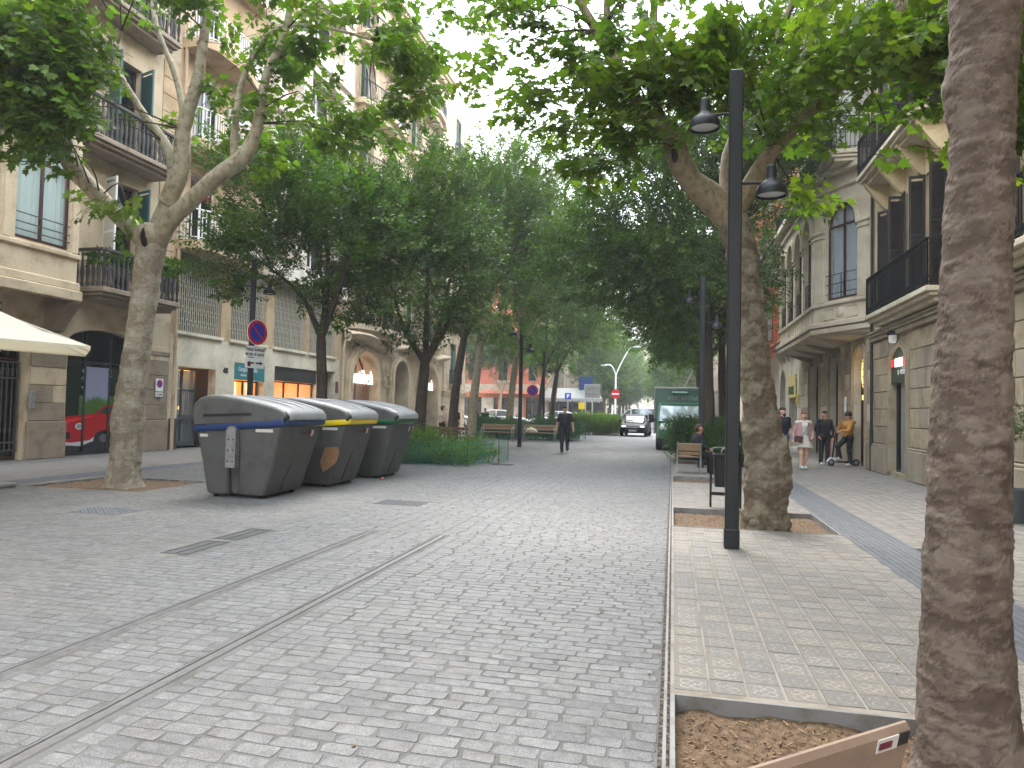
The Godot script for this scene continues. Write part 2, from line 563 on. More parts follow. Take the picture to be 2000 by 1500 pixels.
func in_frame(p: Vector3, margin := 1.0) -> bool:
	var q := cam.transform.affine_inverse() * p
	return q.z < -0.1 and absf(q.x / q.z) < 0.714 * margin and absf(q.y / q.z) < 0.5357 * margin

# ---------------------------------------------------------------- ground
func sheet(m: MB, x0: float, x1: float, z0: float, z1: float, y: float, holes := []) -> void:
	var xs := [x0, x1]
	var zs := [z0, z1]
	for h in holes:
		for k in [h.position.x, h.end.x]: if k > x0 and k < x1: xs.append(k)
		for k in [h.position.y, h.end.y]: if k > z0 and k < z1: zs.append(k)
	xs.sort(); zs.sort()
	for i in xs.size() - 1:
		for j in zs.size() - 1:
			if xs[i + 1] - xs[i] < 0.001 or zs[j + 1] - zs[j] < 0.001: continue
			var c := Vector2((xs[i] + xs[i + 1]) / 2, (zs[j] + zs[j + 1]) / 2)
			var skip := false
			for h in holes: if h.has_point(c): skip = true
			if skip: continue
			m.quad(Vector3(xs[i], y, zs[j + 1]), Vector3(xs[i], y, zs[j]), Vector3(xs[i + 1], y, zs[j]), Vector3(xs[i + 1], y, zs[j + 1]))

func rect(x0: float, x1: float, z0: float, z1: float) -> Rect2: return Rect2(x0, z0, x1 - x0, z1 - z0)

var pits := []

func sett_mesh(sd: int) -> ArrayMesh:
	var g := RandomNumberGenerator.new()
	g.seed = sd
	var base := [Vector2(-0.5, -0.38), Vector2(-0.45, -0.5), Vector2(0.45, -0.5), Vector2(0.5, -0.38), Vector2(0.5, 0.38), Vector2(0.45, 0.5), Vector2(-0.45, 0.5), Vector2(-0.5, 0.38)]
	var o := []
	for p in base: o.append(p * Vector2(g.randf_range(0.95, 1.0), g.randf_range(0.92, 1.0)))
	var ec := [g.randi() % 4, g.randi() % 4]
	for q in ec:
		o[q * 2] = o[q * 2] * Vector2(0.96, 0.75)
		o[q * 2 + 1] = o[q * 2 + 1] * Vector2(0.86, 0.96)
	var m := MB.new()
	var rings := []
	for lv in [[-0.03, 1.0], [-0.002, 1.0], [-0.0005, 0.975], [0.0, 0.92]]:
		var r := []
		for p in o: r.append(Vector3(p.x * lv[1], lv[0], p.y * (lv[1] if lv[1] > 0.99 else lv[1] - 0.03)))
		rings.append(r)
	m.loft(rings, true, false)
	var k := m.v.size()
	m.v.push_back(Vector3(0, g.randf_range(-0.001, 0.002), 0))
	for j in 8: m.tri(k, k - 8 + (j + 1) % 8, k - 8 + j)
	# turn outward
	return m.mesh()

func flower_tex(sd: int, wear: float) -> ImageTexture:
	var n := 128
	var g := RandomNumberGenerator.new()
	g.seed = sd
	var no := noise_img(n, 0.04, 4, sd)
	var no2 := noise_img(n, 0.02, 3, sd + 9)
	var im := Image.create(n, n, false, Image.FORMAT_RGB8)
	for y in n:
		for x in n:
			var p := Vector2(x + 0.5, y + 0.5) / n - Vector2(0.5, 0.5)
			var ring := 1.0
			for k in 4:
				var a := PI / 4 + PI / 2 * k
				var c := Vector2(cos(a), sin(a)) * 0.235
				var d := absf((p - c).length() - 0.16)
				ring = minf(ring, d if p.length() > 0.125 else 1.0)
			ring = minf(ring, absf(p.length() - 0.125))
			var line := clampf(1.0 - (ring - 0.014) / 0.012, 0, 1)
			var w := no2[y * n + x] / 255.0
			line *= clampf((w - wear) * 4.0, 0.0, 1.0)
			var b := 0.455 + 0.1 * (no[y * n + x] / 255.0 - 0.5) + g.randf_range(-0.025, 0.025)
			var col := Color(b, b * 0.965, b * 0.92).lerp(Color(0.68, 0.64, 0.585), line * 0.6)
			im.set_pixel(x, y, col)
	return ImageTexture.create_from_image(im)

func build_ground() -> void:
	pits = [rect(0.03, 2.1, -4.0, -2.4), rect(0.03, 2.12, -11.95, -10.0), rect(0.03, 2.12, -18.1, -16.5), rect(0.03, 2.12, -24.6, -22.6), rect(-11.1, -8.75, -12.4, -10.45)]
	var g := MB.new()
	g.quad(Vector3(-300, -0.3, 60), Vector3(-300, -0.3, -420), Vector3(300, -0.3, -420), Vector3(300, -0.3, 60))
	structure("ground", g, M.ground)
	# cobbled road
	var road := Node3D.new()
	road.name = "road"
	road.set_meta("kind", "structure")
	add_child(road)
	var b := MB.new()
	sheet(b, -4.78, -0.046, -57.0, 3.0, -0.0016, pits)
	part(road, "joint_bed", b, M.joint)
	var b2 := MB.new()
	sheet(b2, -11.4, -4.78, -57.0, 3.0, -0.0014, pits)
	mat("joint_pale", Color(0.46, 0.45, 0.435), 0.95, T.stain, Vector3(0.8, 0.8, 0.8), T.grain, 0.3)
	part(road, "joint_bed", b2, M.joint_pale)
	var shapes := []
	for i in 8: shapes.append(sett_mesh(100 + i))
	var skip := pits.duplicate()
	skip.append_array([rect(-2.72, -2.57, -8.25, 3), rect(-3.62, -3.47, -8.25, 3), rect(-5.02, -4.7, -7.08, -6.3), rect(-5.02, -4.7, -7.92, -7.16), rect(-4.6, -3.8, -11.15, -10.55), rect(-8.05, -7.2, -8.8, -8.2)])
	var all := []
	var z := 0.5
	var row := 0
	var wav := FastNoiseLite.new()
	wav.seed = 4; wav.frequency = 0.25
	var tone := FastNoiseLite.new()
	tone.seed = 12; tone.frequency = 0.35
	while z > -56.8:
		var pitch := rng.randf_range(0.092, 0.104)
		var x := -11.38 + rng.randf() * 0.2
		while x < -0.05:
			var l := rng.randf_range(0.155, 0.235)
			if x + l > -0.05: l = -0.05 - x
			var e := x + l
			for edge in [-4.78, -3.62, -2.72]:
				if x < edge and e > edge: e = edge
			for edge in [-3.47, -2.57]:
				if z > -8.25 and x < edge and e > edge - 0.1: x = edge; e = maxf(e, edge + 0.12)
			l = e - x
			if l > 0.05:
				var c := Vector3(x + l / 2, 0, z - pitch / 2 + wav.get_noise_2d(x, z * 0.3) * 0.02)
				var ok := true
				for s in skip:
					if s.grow_individual(l * 0.35, 0.03, l * 0.35, 0.03).has_point(Vector2(c.x, c.z)): ok = false
				if ok: all.append([c, l, pitch])
			x = e
		z -= pitch
		row += 1
	var near := []
	for i in all.size():
		var c: Vector3 = all[i][0]
		if c.z > -4.6 and in_frame(c, 0.99): near.append([c.distance_to(Vector3(0, 1.5, 0)), i])
	near.sort_custom(func(p, q): return p[0] < q[0])
	var picked := {}
	for i in mini(300, near.size()): picked[near[i][1]] = true
	var bufs := []
	for i in 8: bufs.append(PackedFloat32Array())
	for i in all.size():
		var a: Array = all[i]
		var warm := 1.0 if a[0].x < -4.78 else 0.0
		var t := (rng.randf_range(0.92, 1.08) if rng.randf() < 0.8 else rng.randf_range(0.76, 0.9)) * (1.0 + 0.16 * tone.get_noise_2d(a[0].x * 0.6, a[0].z * 0.6)) + 0.03 * warm
		var ba := Basis.from_euler(Vector3(rng.randf_range(-0.008, 0.008), rng.randf_range(-0.02, 0.02), rng.randf_range(-0.005, 0.005)))
		ba = ba * Basis.from_scale(Vector3(a[1] - 0.001, 1, a[2] + 0.001))
		var y := rng.randf_range(-0.0006, 0.0012)
		var sh := rng.randi() % 8
		if picked.has(i):
			var o := part(road, "cobble", shapes[sh], M["cobble%d" % (rng.randi() % 7)])
			o.transform = Transform3D(ba, a[0] + Vector3(0, y, 0))
		else:
			var hue := rng.randf_range(-0.012, 0.012) + 0.05 * clampf(tone.get_noise_2d(a[0].x * 1.3 + 40.0, a[0].z * 1.3) - 0.1, 0.0, 1.0)
			put(bufs[sh], ba, a[0] + Vector3(0, y, 0), Color(t * (1.0 + hue + 0.01 * warm), t, t * (1.0 - hue - 0.035 * warm)))
	for i in 8: multi(road, "cobble_field", shapes[i], M.cobble, bufs[i], bufs[i].size() / 16)
	# crossing beyond and the avenue after it
	var cr := MB.new()
	sheet(cr, -90, 90, -76.0, -57.0, -0.004)
	sheet(cr, -8.0, -1.0, -420.0, -76.0, -0.004)
	structure("crossing_road", cr, M.asphalt)
	var pv := MB.new()
	sheet(pv, -60, -8.0, -420.0, -76.0, 0.1)
	sheet(pv, -1.0, 60, -420.0, -76.0, 0.1)
	pv.quad(Vector3(-60, -0.2, -76), Vector3(-60, 0.1, -76), Vector3(-8, 0.1, -76), Vector3(-8, -0.2, -76))
	pv.quad(Vector3(-1, -0.2, -76), Vector3(-1, 0.1, -76), Vector3(60, 0.1, -76), Vector3(60, -0.2, -76))
	structure("avenue_pavement", pv, M.ground)
	# zebra bars on the crossing
	for i in 9:
		var zb := MB.new()
		sheet(zb, -9.6 + i * 1.0, -9.1 + i * 1.0, -61.5, -58.5, 0.001)
		var zo := part(self, "crossing_bar", zb, M.sign_white)
		zo.set_meta("kind", "structure")
	# right pavement
	var pr := Node3D.new()
	pr.name = "pavement"
	pr.set_meta("kind", "structure")
	add_child(pr)
	var pb := MB.new()
	sheet(pb, 0.0, 6.6, -56.0, 3.0, -0.0045, pits)
	mat("sand_joint", Color(0.57, 0.54, 0.5), 0.95, T.stain, Vector3(0.7, 0.7, 0.7))
	part(pr, "joint_bed", pb, M.sand_joint)
	for i in 4:
		var fm := mat("tile%d" % i, [Color(1, 1, 1), Color(0.97, 0.97, 0.97), Color(1.0, 0.99, 0.975), Color(0.94, 0.94, 0.945)][i], 0.8)
		fm.albedo_texture = flower_tex(60 + i, [0.14, 0.34, 0.22, 0.42][i])
		fm.vertex_color_use_as_albedo = true
	var tm := MB.new()
	var tw := 0.0895
	var th := 0.0965
	tm.v.append_array(PackedVector3Array([Vector3(-tw, 0, th), Vector3(-tw, 0, -th), Vector3(tw, 0, -th), Vector3(tw, 0, th)]))
	tm.uv.append_array(PackedVector2Array([Vector2(0, 1), Vector2(0, 0), Vector2(1, 0), Vector2(1, 1)]))
	tm.tri(0, 1, 2); tm.tri(0, 2, 3)
	var cs := [Vector2(-1, 1), Vector2(-1, -1), Vector2(1, -1), Vector2(1, 1)]
	for i in 4:
		var p: Vector2 = cs[i]
		var q: Vector2 = cs[(i + 1) % 4]
		var e := Vector2(0.0915, 0.0985)
		tm.quad(Vector3(p.x * e.x, -0.003, p.y * e.y), Vector3(p.x * tw, 0, p.y * th), Vector3(q.x * tw, 0, q.y * th), Vector3(q.x * e.x, -0.003, q.y * e.y))
		tm.quad(Vector3(p.x * e.x, -0.02, p.y * e.y), Vector3(p.x * e.x, -0.003, p.y * e.y), Vector3(q.x * e.x, -0.003, q.y * e.y), Vector3(q.x * e.x, -0.02, q.y * e.y))
		for k in 8: tm.uv.push_back(Vector2(0.02, 0.02))
	var tile := tm.mesh()
	var tiles := []
	for ix in 33:
		var x := 0.022 + 0.0985 + ix * 0.197
		if x > 2.1 and x < 2.8: continue
		if x > 6.5: break
		for iz in 275:
			var c := Vector3(x, 0, -1.2 - iz * 0.2)
			var ok := true
			for h in pits: if h.grow(0.07).has_point(Vector2(c.x, c.z)): ok = false
			if ok: tiles.append(c)
	var nt := []
	for i in tiles.size():
		if tiles[i].z > -9.5 and in_frame(tiles[i], 0.98): nt.append([tiles[i].distance_to(Vector3(0, 1.5, 0)), i])
	nt.sort_custom(func(p, q): return p[0] < q[0])
	var pk := {}
	for i in mini(300, nt.size()): pk[nt[i][1]] = true
	var tb := [PackedFloat32Array(), PackedFloat32Array(), PackedFloat32Array(), PackedFloat32Array()]
	for i in tiles.size():
		var k := rng.randi() % 4
		var ba := Basis.from_euler(Vector3(rng.randf_range(-0.006, 0.006), PI / 2 * (rng.randi() % 4) * 2, rng.randf_range(-0.006, 0.006)))
		var y := rng.randf_range(-0.003, 0.001)
		if pk.has(i):
			var o := part(pr, "tile", tile, M["tile%d" % k])
			o.transform = Transform3D(ba, tiles[i] + Vector3(0, y, 0))
		else:
			var t := rng.randf_range(0.93, 1.05)
			put(tb[k], ba, tiles[i] + Vector3(0, y, 0), Color(t, t, t))
	for k in 4: multi(pr, "tile_field", tile, M["tile%d" % k], tb[k], tb[k].size() / 16)
	# ribbed guide strips
	var rb := MB.new()
	for s in [[2.13, 2.79, -56.0, -1.0], [-12.05, -11.42, -56.0, -6.0]]:
		sheet(rb, s[0], s[1], s[2], s[3], -0.002)
	part(pr, "guide_strip", rb, M.tactile)
	var ribs := MB.new()
	for s in [[2.13, -56.0, -1.0], [-12.05, -56.0, -6.0]]:
		for i in 9:
			var x: float = s[0] + 0.045 + i * 0.0713
			ribs.quad(Vector3(x - 0.018, -0.002, s[2]), Vector3(x - 0.012, 0.006, s[2]), Vector3(x - 0.012, 0.006, s[1]), Vector3(x - 0.018, -0.002, s[1]))
			ribs.quad(Vector3(x - 0.012, 0.006, s[2]), Vector3(x + 0.012, 0.006, s[2]), Vector3(x + 0.012, 0.006, s[1]), Vector3(x - 0.012, 0.006, s[1]))
			ribs.quad(Vector3(x + 0.012, 0.006, s[2]), Vector3(x + 0.018, -0.002, s[2]), Vector3(x + 0.018, -0.002, s[1]), Vector3(x + 0.012, 0.006, s[1]))
	var ro := part(pr, "guide_rib", ribs, M.tactile)
	ro.set_meta("kind", "stuff")
	# left pavement
	var pl := Node3D.new()
	pl.name = "pavement_left"
	pl.set_meta("kind", "structure")
	add_child(pl)
	var lb := MB.new()
	sheet(lb, -17.0, -11.4, -57.0, -2.0, -0.008)
	part(pl, "joint_bed", lb, M.joint)
	var lbuf := PackedFloat32Array()
	for ix in 24:
		for iz in 250:
			var x := -12.18 - ix * 0.2
			if x < -16.8: continue
			var t := rng.randf_range(0.74, 0.88)
			put(lbuf, Basis(), Vector3(x, rng.randf_range(-0.002, 0.001), -5.0 - iz * 0.2), Color(t, t, t))
	multi(pl, "tile_field", tile, M.tile3, lbuf, lbuf.size() / 16)
	# steel edge between road and pavement, with a sandy seam
	var ke := MB.new()
	var zc := 3.0
	while zc > -56:
		var e := maxf(zc - 2.4, -56.0)
		ke.box2(Vector3(-0.026, -0.12, e + 0.006), Vector3(-0.01, 0.001, zc))
		zc -= 2.4
	structure("kerb_edge", ke, M.edging)
	var sm := MB.new()
	sheet(sm, -0.07, 0.006, -56.0, 3.0, -0.0025)
	structure("seam", sm, M.seam)
	# planting pits: soil, edging and scattered chips
	var chip := MB.new()
	chip.box(Vector3.ZERO, Vector3(0.035, 0.004, 0.008))
	var cm := chip.mesh()
	for i in pits.size():
		var p: Rect2 = pits[i]
		var so := MB.new()
		var nx := 26
		var nz := 26
		var dep := -0.075 if i != 4 else -0.04
		var k0 := so.v.size()
		for a in nx + 1:
			for c in nz + 1:
				var x := p.position.x + 0.0 + p.size.x * a / nx
				var zz := p.position.y + p.size.y * c / nz
				so.v.push_back(Vector3(x, dep + 0.03 * wav.get_noise_2d(x * 9, zz * 9) + 0.016 * tone.get_noise_2d(x * 60, zz * 60), zz))
		for a in nx:
			for c in nz:
				var q := k0 + a * (nz + 1) + c
				so.tri(q, q + nz + 2, q + nz + 1); so.tri(q, q + 1, q + nz + 2)
		var soil := structure("soil_bed", so, M.soil)
		var cb := PackedFloat32Array()
		for n in ([3600, 1200, 400, 300, 700][i]):
			var pp := Vector3(p.position.x + rng.randf_range(0.03, p.size.x - 0.03), 0, p.position.y + rng.randf_range(0.03, p.size.y - 0.03))
			pp.y = dep + 0.03 * wav.get_noise_2d(pp.x * 9, pp.z * 9) + 0.016 * tone.get_noise_2d(pp.x * 60, pp.z * 60) + 0.004
			var sc := rng.randf_range(0.12, 0.75) if rng.randf() < 0.93 else rng.randf_range(0.8, 1.4)
			var bb := Basis.from_euler(Vector3(rng.randf_range(-0.5, 0.5), rng.randf() * TAU, rng.randf_range(-0.5, 0.5))) * Basis.from_scale(Vector3(sc, 1, sc))
			var t := rng.randf_range(0.1, 0.42)
			put(cb, bb, pp, Color(t * 1.0, t * 0.7, t * 0.43))
		multi(soil, "wood_chip", cm, M.mulch, cb, cb.size() / 16)
		var ed := MB.new()
		var w := 0.022
		for s in [[p.position.x - w, p.position.x, p.position.y - w, p.end.y + w], [p.end.x, p.end.x + w, p.position.y - w, p.end.y + w], [p.position.x, p.end.x, p.position.y - w, p.position.y], [p.position.x, p.end.x, p.end.y, p.end.y + w]]:
			ed.box2(Vector3(s[0], -0.2, s[2]), Vector3(s[1], 0.004, s[3]))
		structure("pit_edging", ed, M.edging)
	# tram rails left in the paving
	for r in [[-2.645, "right steel tram rail set in the cobbles, ending beyond the drain grates"], [-3.545, "left steel tram rail set in the cobbles, nearer the drain grates"]]:
		var t := thing("tram_rail", r[1], "rail", Vector3(r[0], 0, 0), 0, "old tram rails in the cobbles")
		var hd := MB.new()
		hd.cbox(Vector3(0.0, -0.024, -2.7), Vector3(0.064, 0.06, 11.0), 0.008)
		part(t, "rail_head", hd, M.rail)
		var lip := MB.new()
		lip.cbox(Vector3(-0.055, -0.025, -2.7), Vector3(0.014, 0.06, 11.0), 0.003)
		part(t, "guard_lip", lip, M.rail)
		var gr := MB.new()
		gr.box(Vector3(-0.012, -0.035, -2.7), Vector3(0.145, 0.05, 11.0))
		part(t, "groove", gr, M.rail_groove)
	# grates and covers
	for d in [[-4.86, -6.69, "nearer iron drain grate in the paving left of the rails"], [-4.86, -7.54, "farther iron drain grate in the paving left of the rails"]]:
		var t := thing("drain_grate", d[2], "drain grate", Vector3(d[0], 0, d[1]), 0, "pair of iron drain grates")
		var f := MB.new()
		f.box2(Vector3(-0.15, -0.03, -0.37), Vector3(-0.12, 0.003, 0.37)); f.box2(Vector3(0.12, -0.03, -0.37), Vector3(0.15, 0.003, 0.37))
		f.box2(Vector3(-0.12, -0.03, -0.37), Vector3(0.12, 0.003, -0.345)); f.box2(Vector3(-0.12, -0.03, 0.345), Vector3(0.12, 0.003, 0.37))
		part(t, "frame", f, M.iron)
		var pit := MB.new()
		pit.box2(Vector3(-0.12, -0.2, -0.345), Vector3(0.12, -0.06, 0.345))
		part(t, "sump", pit, M.dark)
		for i in 15:
			var s := MB.new()
			s.box(Vector3(0, -0.012, -0.32 + i * 0.0457), Vector3(0.24, 0.025, 0.02))
			part(t, "slat", s, M.iron)
		var mid := MB.new()
		mid.box(Vector3(0, -0.01, 0), Vector3(0.025, 0.028, 0.69))
		part(t, "spine", mid, M.iron)
	for d in [[-4.2, -10.85, 0.38, 0.28, "dark chequered inspection cover in the cobbles near the bins"], [-7.63, -8.5, 0.4, 0.28, "pale grey inspection cover in the paving in front of the bins"], [2.95, -9.0, 0.2, 0.28, "dark inspection cover beside the right ribbed strip"], [-4.6, -19.6, 0.3, 0.3, "small dark drain cover at the corner of the planted bed"]]:
		var t := thing("inspection_cover", d[4], "cover", Vector3(d[0], 0, d[1]))
		var f := MB.new()
		f.box2(Vector3(-d[2], -0.03, -d[3]), Vector3(d[2], 0.001, d[3]))
		part(t, "plate", f, M.iron if d[0] > -7 else M.tactile)
		var st := MB.new()
		for i in 12:
			for j in 9:
				st.box(Vector3(-d[2] * 0.9 + d[2] * 1.8 * i / 11.0, 0.002, -d[3] * 0.88 + d[3] * 1.76 * j / 8.0), Vector3(0.025, 0.006, 0.012), Basis.from_euler(Vector3(0, PI / 4 if (i + j) % 2 else -PI / 4, 0)))
		part(t, "raised_pattern", st, M.iron if d[0] > -7 else M.tactile).set_meta("kind", "stuff")
	# fallen leaves on the paving
	var lf := MB.new()
	lf.tri3(Vector3(0, 0, 0.03), Vector3(-0.03, 0.01, 0), Vector3(0, 0.004, -0.04)); lf.tri3(Vector3(0, 0, 0.03), Vector3(0, 0.004, -0.04), Vector3(0.03, 0.012, 0))
	var lm := lf.mesh()
	var flb := PackedFloat32Array()
	for i in 130:
		var p := Vector3(rng.randf_range(-11, 4.5), 0.004, rng.randf_range(-20, -2.5)) if i < 60 else Vector3(rng.randf_range(-0.12, 2.0) if i < 100 else rng.randf_range(-0.12, -0.04), 0.004, rng.randf_range(-12, -4.2))
		var t := rng.randf_range(0.08, 0.3)
		put(flb, Basis.from_euler(Vector3(0, rng.randf() * TAU, 0)) * Basis.from_scale(Vector3.ONE * rng.randf_range(0.2, 0.45)), p, Color(t, t * rng.randf_range(0.6, 0.9), t * 0.35))
	var fl := multi(self, "fallen_leaf_litter", lm, M.mulch, flb, 130)
	tag(fl, "small dry leaves and twigs scattered over the paving", "leaf litter")

# ---------------------------------------------------------------- facades
# a facade frame: u runs along the street (away from the camera), y up, d outward
class FF:
	var o: Vector3
	var U: Vector3
	var N: Vector3
	func _init(o_: Vector3, u_: Vector3, n_: Vector3) -> void:
		o = o_; U = u_; N = n_
	func at(u: float, y: float, d := 0.0) -> Vector3: return o + U * u + Vector3.UP * y + N * d
	func basis() -> Basis: return Basis(U, Vector3.UP, N)
	# text faces outward and reads left to right
	func tb() -> Basis: return Basis(Vector3.UP.cross(N), Vector3.UP, N)
	func box(m: MB, u0: float, u1: float, y0: float, y1: float, d0: float, d1: float) -> void:
		m.box(at((u0 + u1) / 2, (y0 + y1) / 2, (d0 + d1) / 2), Vector3(absf(u1 - u0), absf(y1 - y0), absf(d1 - d0)), basis())
	func cbox(m: MB, u0: float, u1: float, y0: float, y1: float, d0: float, d1: float, e: float) -> void:
		m.cbox(at((u0 + u1) / 2, (y0 + y1) / 2, (d0 + d1) / 2), Vector3(absf(u1 - u0), absf(y1 - y0), absf(d1 - d0)), e, basis())
	func bar(m: MB, u0: float, y0: float, d0: float, u1: float, y1: float, d1: float, w: float) -> void:
		m.bar(at(u0, y0, d0), at(u1, y1, d1), w)

func outline(a: float, b: float, c: float, d: float, rise := 0.0, n := 10) -> PackedVector2Array:
	var p := PackedVector2Array([Vector2(a, c), Vector2(b, c)])
	if rise <= 0.0:
		p.append(Vector2(b, d)); p.append(Vector2(a, d))
	else:
		for i in n + 1:
			var t := PI * i / n
			p.append(Vector2((a + b) / 2 + (b - a) / 2 * cos(t), d - rise + rise * sin(t)))
	return p

# one storey of wall, with openings [u0, u1, y0, y1, rise]
func wall_band(m: MB, f: FF, u0: float, u1: float, y0: float, y1: float, ops: Array, depth := 0.3) -> void:
	if ops.is_empty():
		m.quad(f.at(u0, y0), f.at(u0, y1), f.at(u1, y1), f.at(u1, y0))
		return
	for i in ops.size():
		var op: Array = ops[i]
		var a: float = op[0]
		var b: float = op[1]
		var c: float = maxf(op[2], y0)
		var d: float = op[3]
		var rise: float = op[4] if op.size() > 4 else 0.0
		var lo: float = u0 if i == 0 else (ops[i - 1][1] + a) / 2
		var hi: float = u1 if i == ops.size() - 1 else (b + ops[i + 1][0]) / 2
		var mid := (a + b) / 2
		for side in 2:
			var e: float = a if side == 0 else b
			var w: float = lo if side == 0 else hi
			var p := PackedVector2Array()
			p.append(Vector2(w, y0))
			if c > y0 + 0.001:
				p.append(Vector2(mid, y0)); p.append(Vector2(mid, c))
			p.append(Vector2(e, c))
			var hole := [Vector2(e, c)]
			if rise > 0.0:
				for k in 7:
					var t := PI / 2 * k / 6
					var q := Vector2(mid + (e - mid) * cos(t), d - rise + rise * sin(t))
					p.append(q); hole.append(q)
			else:
				p.append(Vector2(e, d)); p.append(Vector2(mid, d))
				hole.append(Vector2(e, d)); hole.append(Vector2(mid, d))
			p.append(Vector2(mid, y1)); p.append(Vector2(w, y1))
			var t := Geometry2D.triangulate_polygon(p)
			var k0 := m.v.size()
			for q in p: m.v.push_back(f.at(q.x, q.y))
			for k in range(0, t.size(), 3): m.tri(k0 + t[k], k0 + t[k + 1], k0 + t[k + 2])
			if c > y0 + 0.001: hole.push_front(Vector2(mid, c))
			for k in hole.size() - 1:
				m.quad(f.at(hole[k].x, hole[k].y), f.at(hole[k].x, hole[k].y, -depth), f.at(hole[k + 1].x, hole[k + 1].y, -depth), f.at(hole[k + 1].x, hole[k + 1].y))

# frame, pane, bars; style: material, number of leaves, transom share (0 = none)
func window(parent: Node, f: FF, op: Array, fr: Material, leaves := 2, transom := 0.0, recess := 0.22, pane: Material = null, curtain: Material = null) -> MeshInstance3D:
	var a: float = op[0]
	var b: float = op[1]
	var c: float = op[2]
	var d: float = op[3]
	var rise: float = op[4] if op.size() > 4 else 0.0
	var m := MB.new()
	var w := 0.06
	f.box(m, a, a + w, c, d - rise, -recess - 0.04, -recess + 0.03)
	f.box(m, b - w, b, c, d - rise, -recess - 0.04, -recess + 0.03)
	f.box(m, a + w, b - w, c, c + w * 1.6, -recess - 0.04, -recess + 0.028)
	if rise > 0.0:
		var pts := outline(a + w / 2, b - w / 2, c, d - w / 2, rise)
		for i in range(2, pts.size() - 1): f.bar(m, pts[i].x, pts[i].y, -recess, pts[i + 1].x, pts[i + 1].y, -recess, w)
	else:
		f.box(m, a + w, b - w, d - w, d, -recess - 0.04, -recess + 0.028)
	for i in range(1, leaves):
		var u := lerpf(a, b, float(i) / leaves)
		f.box(m, u - w * 0.6, u + w * 0.6, c + w * 1.6, d - (w if rise <= 0.0 else 0.02), -recess - 0.03, -recess + 0.024)
	if transom > 0.0:
		var y := lerpf(c, d, transom)
		f.box(m, a + w, b - w, y - w * 0.5, y + w * 0.5, -recess - 0.03, -recess + 0.02)
	var o := part(parent, "window", m, fr)
	var g := MB.new()
	g.extrude(outline(a, b, c, d, rise), f.at(0, 0, -recess - 0.02), f.U, Vector3.UP, f.N * 0.006)
	part(o, "pane", g, pane if pane else (M.pane_clear if curtain else M.pane))
	if curtain:
		var cu := MB.new()
		var n := int((b - a) / 0.05)
		for i in n:
			var x0 := lerpf(a, b, float(i) / n)
			var x1 := lerpf(a, b, float(i + 1) / n)
			var d0 := -recess - 0.14 + 0.025 * sin(i * 2.3) + 0.015 * sin(i * 0.9)
			var d1 := -recess - 0.14 + 0.025 * sin((i + 1) * 2.3) + 0.015 * sin((i + 1) * 0.9)
			cu.quad(f.at(x0, c, d0), f.at(x0, d, d0), f.at(x1, d, d1), f.at(x1, c, d1))
		part(o, "curtain", cu, curtain)
		var bk := MB.new()
		f.box(bk, a - 0.1, b + 0.1, c - 0.1, d + 0.1, -recess - 0.5, -recess - 0.48)
		part(o, "room", bk, M.room)
	return o

func shutter(parent: Node, f: FF, u: float, w: float, y0: float, y1: float, ang: float, mt: Material, d := 0.0) -> void:
	# a louvred leaf hinged at u, opening outward by ang; w may be negative
	var m := MB.new()
	var dir := (f.U * cos(ang) + f.N * sin(ang) * signf(w)).normalized() * signf(w)
	dir = (f.U * signf(w) * cos(ang) + f.N * sin(ang)).normalized()
	var nrm := dir.cross(Vector3.UP)
	var b := Basis(dir, Vector3.UP, nrm)
	var p0 := f.at(u, 0, d)
	var l := absf(w)
	for s in [0.025, l - 0.025]: m.box(p0 + dir * s + Vector3.UP * (y0 + y1) / 2, Vector3(0.05, y1 - y0, 0.045), b)
	for y in [y0 + 0.04, (y0 + y1) / 2, y1 - 0.04]: m.box(p0 + dir * l / 2 + Vector3.UP * y, Vector3(l - 0.1, 0.07, 0.04), b)
	var n := int((y1 - y0 - 0.2) / 0.055)
	for i in n:
		m.box(p0 + dir * l / 2 + Vector3.UP * (y0 + 0.1 + i * 0.055), Vector3(l - 0.1, 0.075, 0.008), b * Basis(Vector3.RIGHT, 0.5))
	part(parent, "shutter", m, mt)

func rail_iron(f: FF, u0: float, u1: float, y: float, h: float, d0: float, d1: float, step := 0.11, w := 0.018, scroll := true) -> MB:
	var m := MB.new()
	var runs := [[u0, d0, u0, d1], [u0, d1, u1, d1], [u1, d1, u1, d0]]
	for r in runs:
		var a := f.at(r[0], 0, r[1])
		var b := f.at(r[2], 0, r[3])
		var up := Vector3.UP
		m.bar(a + up * (y + h), b + up * (y + h), 0.045, 0.03)
		m.bar(a + up * (y + h - 0.13), b + up * (y + h - 0.13), 0.02)
		m.bar(a + up * (y + 0.07), b + up * (y + 0.07), 0.025)
		if scroll: m.bar(a + up * (y + 0.2), b + up * (y + 0.2), 0.018)
		var n := maxi(1, int(a.distance_to(b) / step))
		for i in n + 1:
			var p := a.lerp(b, float(i) / n)
			var big := i == 0 or i == n or i % 8 == 0
			m.bar(p + up * y, p + up * (y + h), w * (1.7 if big else 1.0))
			if scroll and i < n:
				var q := a.lerp(b, (i + 0.5) / n)
				var dr := (b - a).normalized() * step * 0.3
				m.bar(q + up * (y + 0.08) - dr, q + up * (y + 0.19) + dr, 0.014)
				m.bar(q + up * (y + 0.08) + dr, q + up * (y + 0.19) - dr, 0.014)
				m.bar(q + up * (y + h - 0.13) - dr, q + up * (y + h - 0.02) + dr, 0.012)
	return m

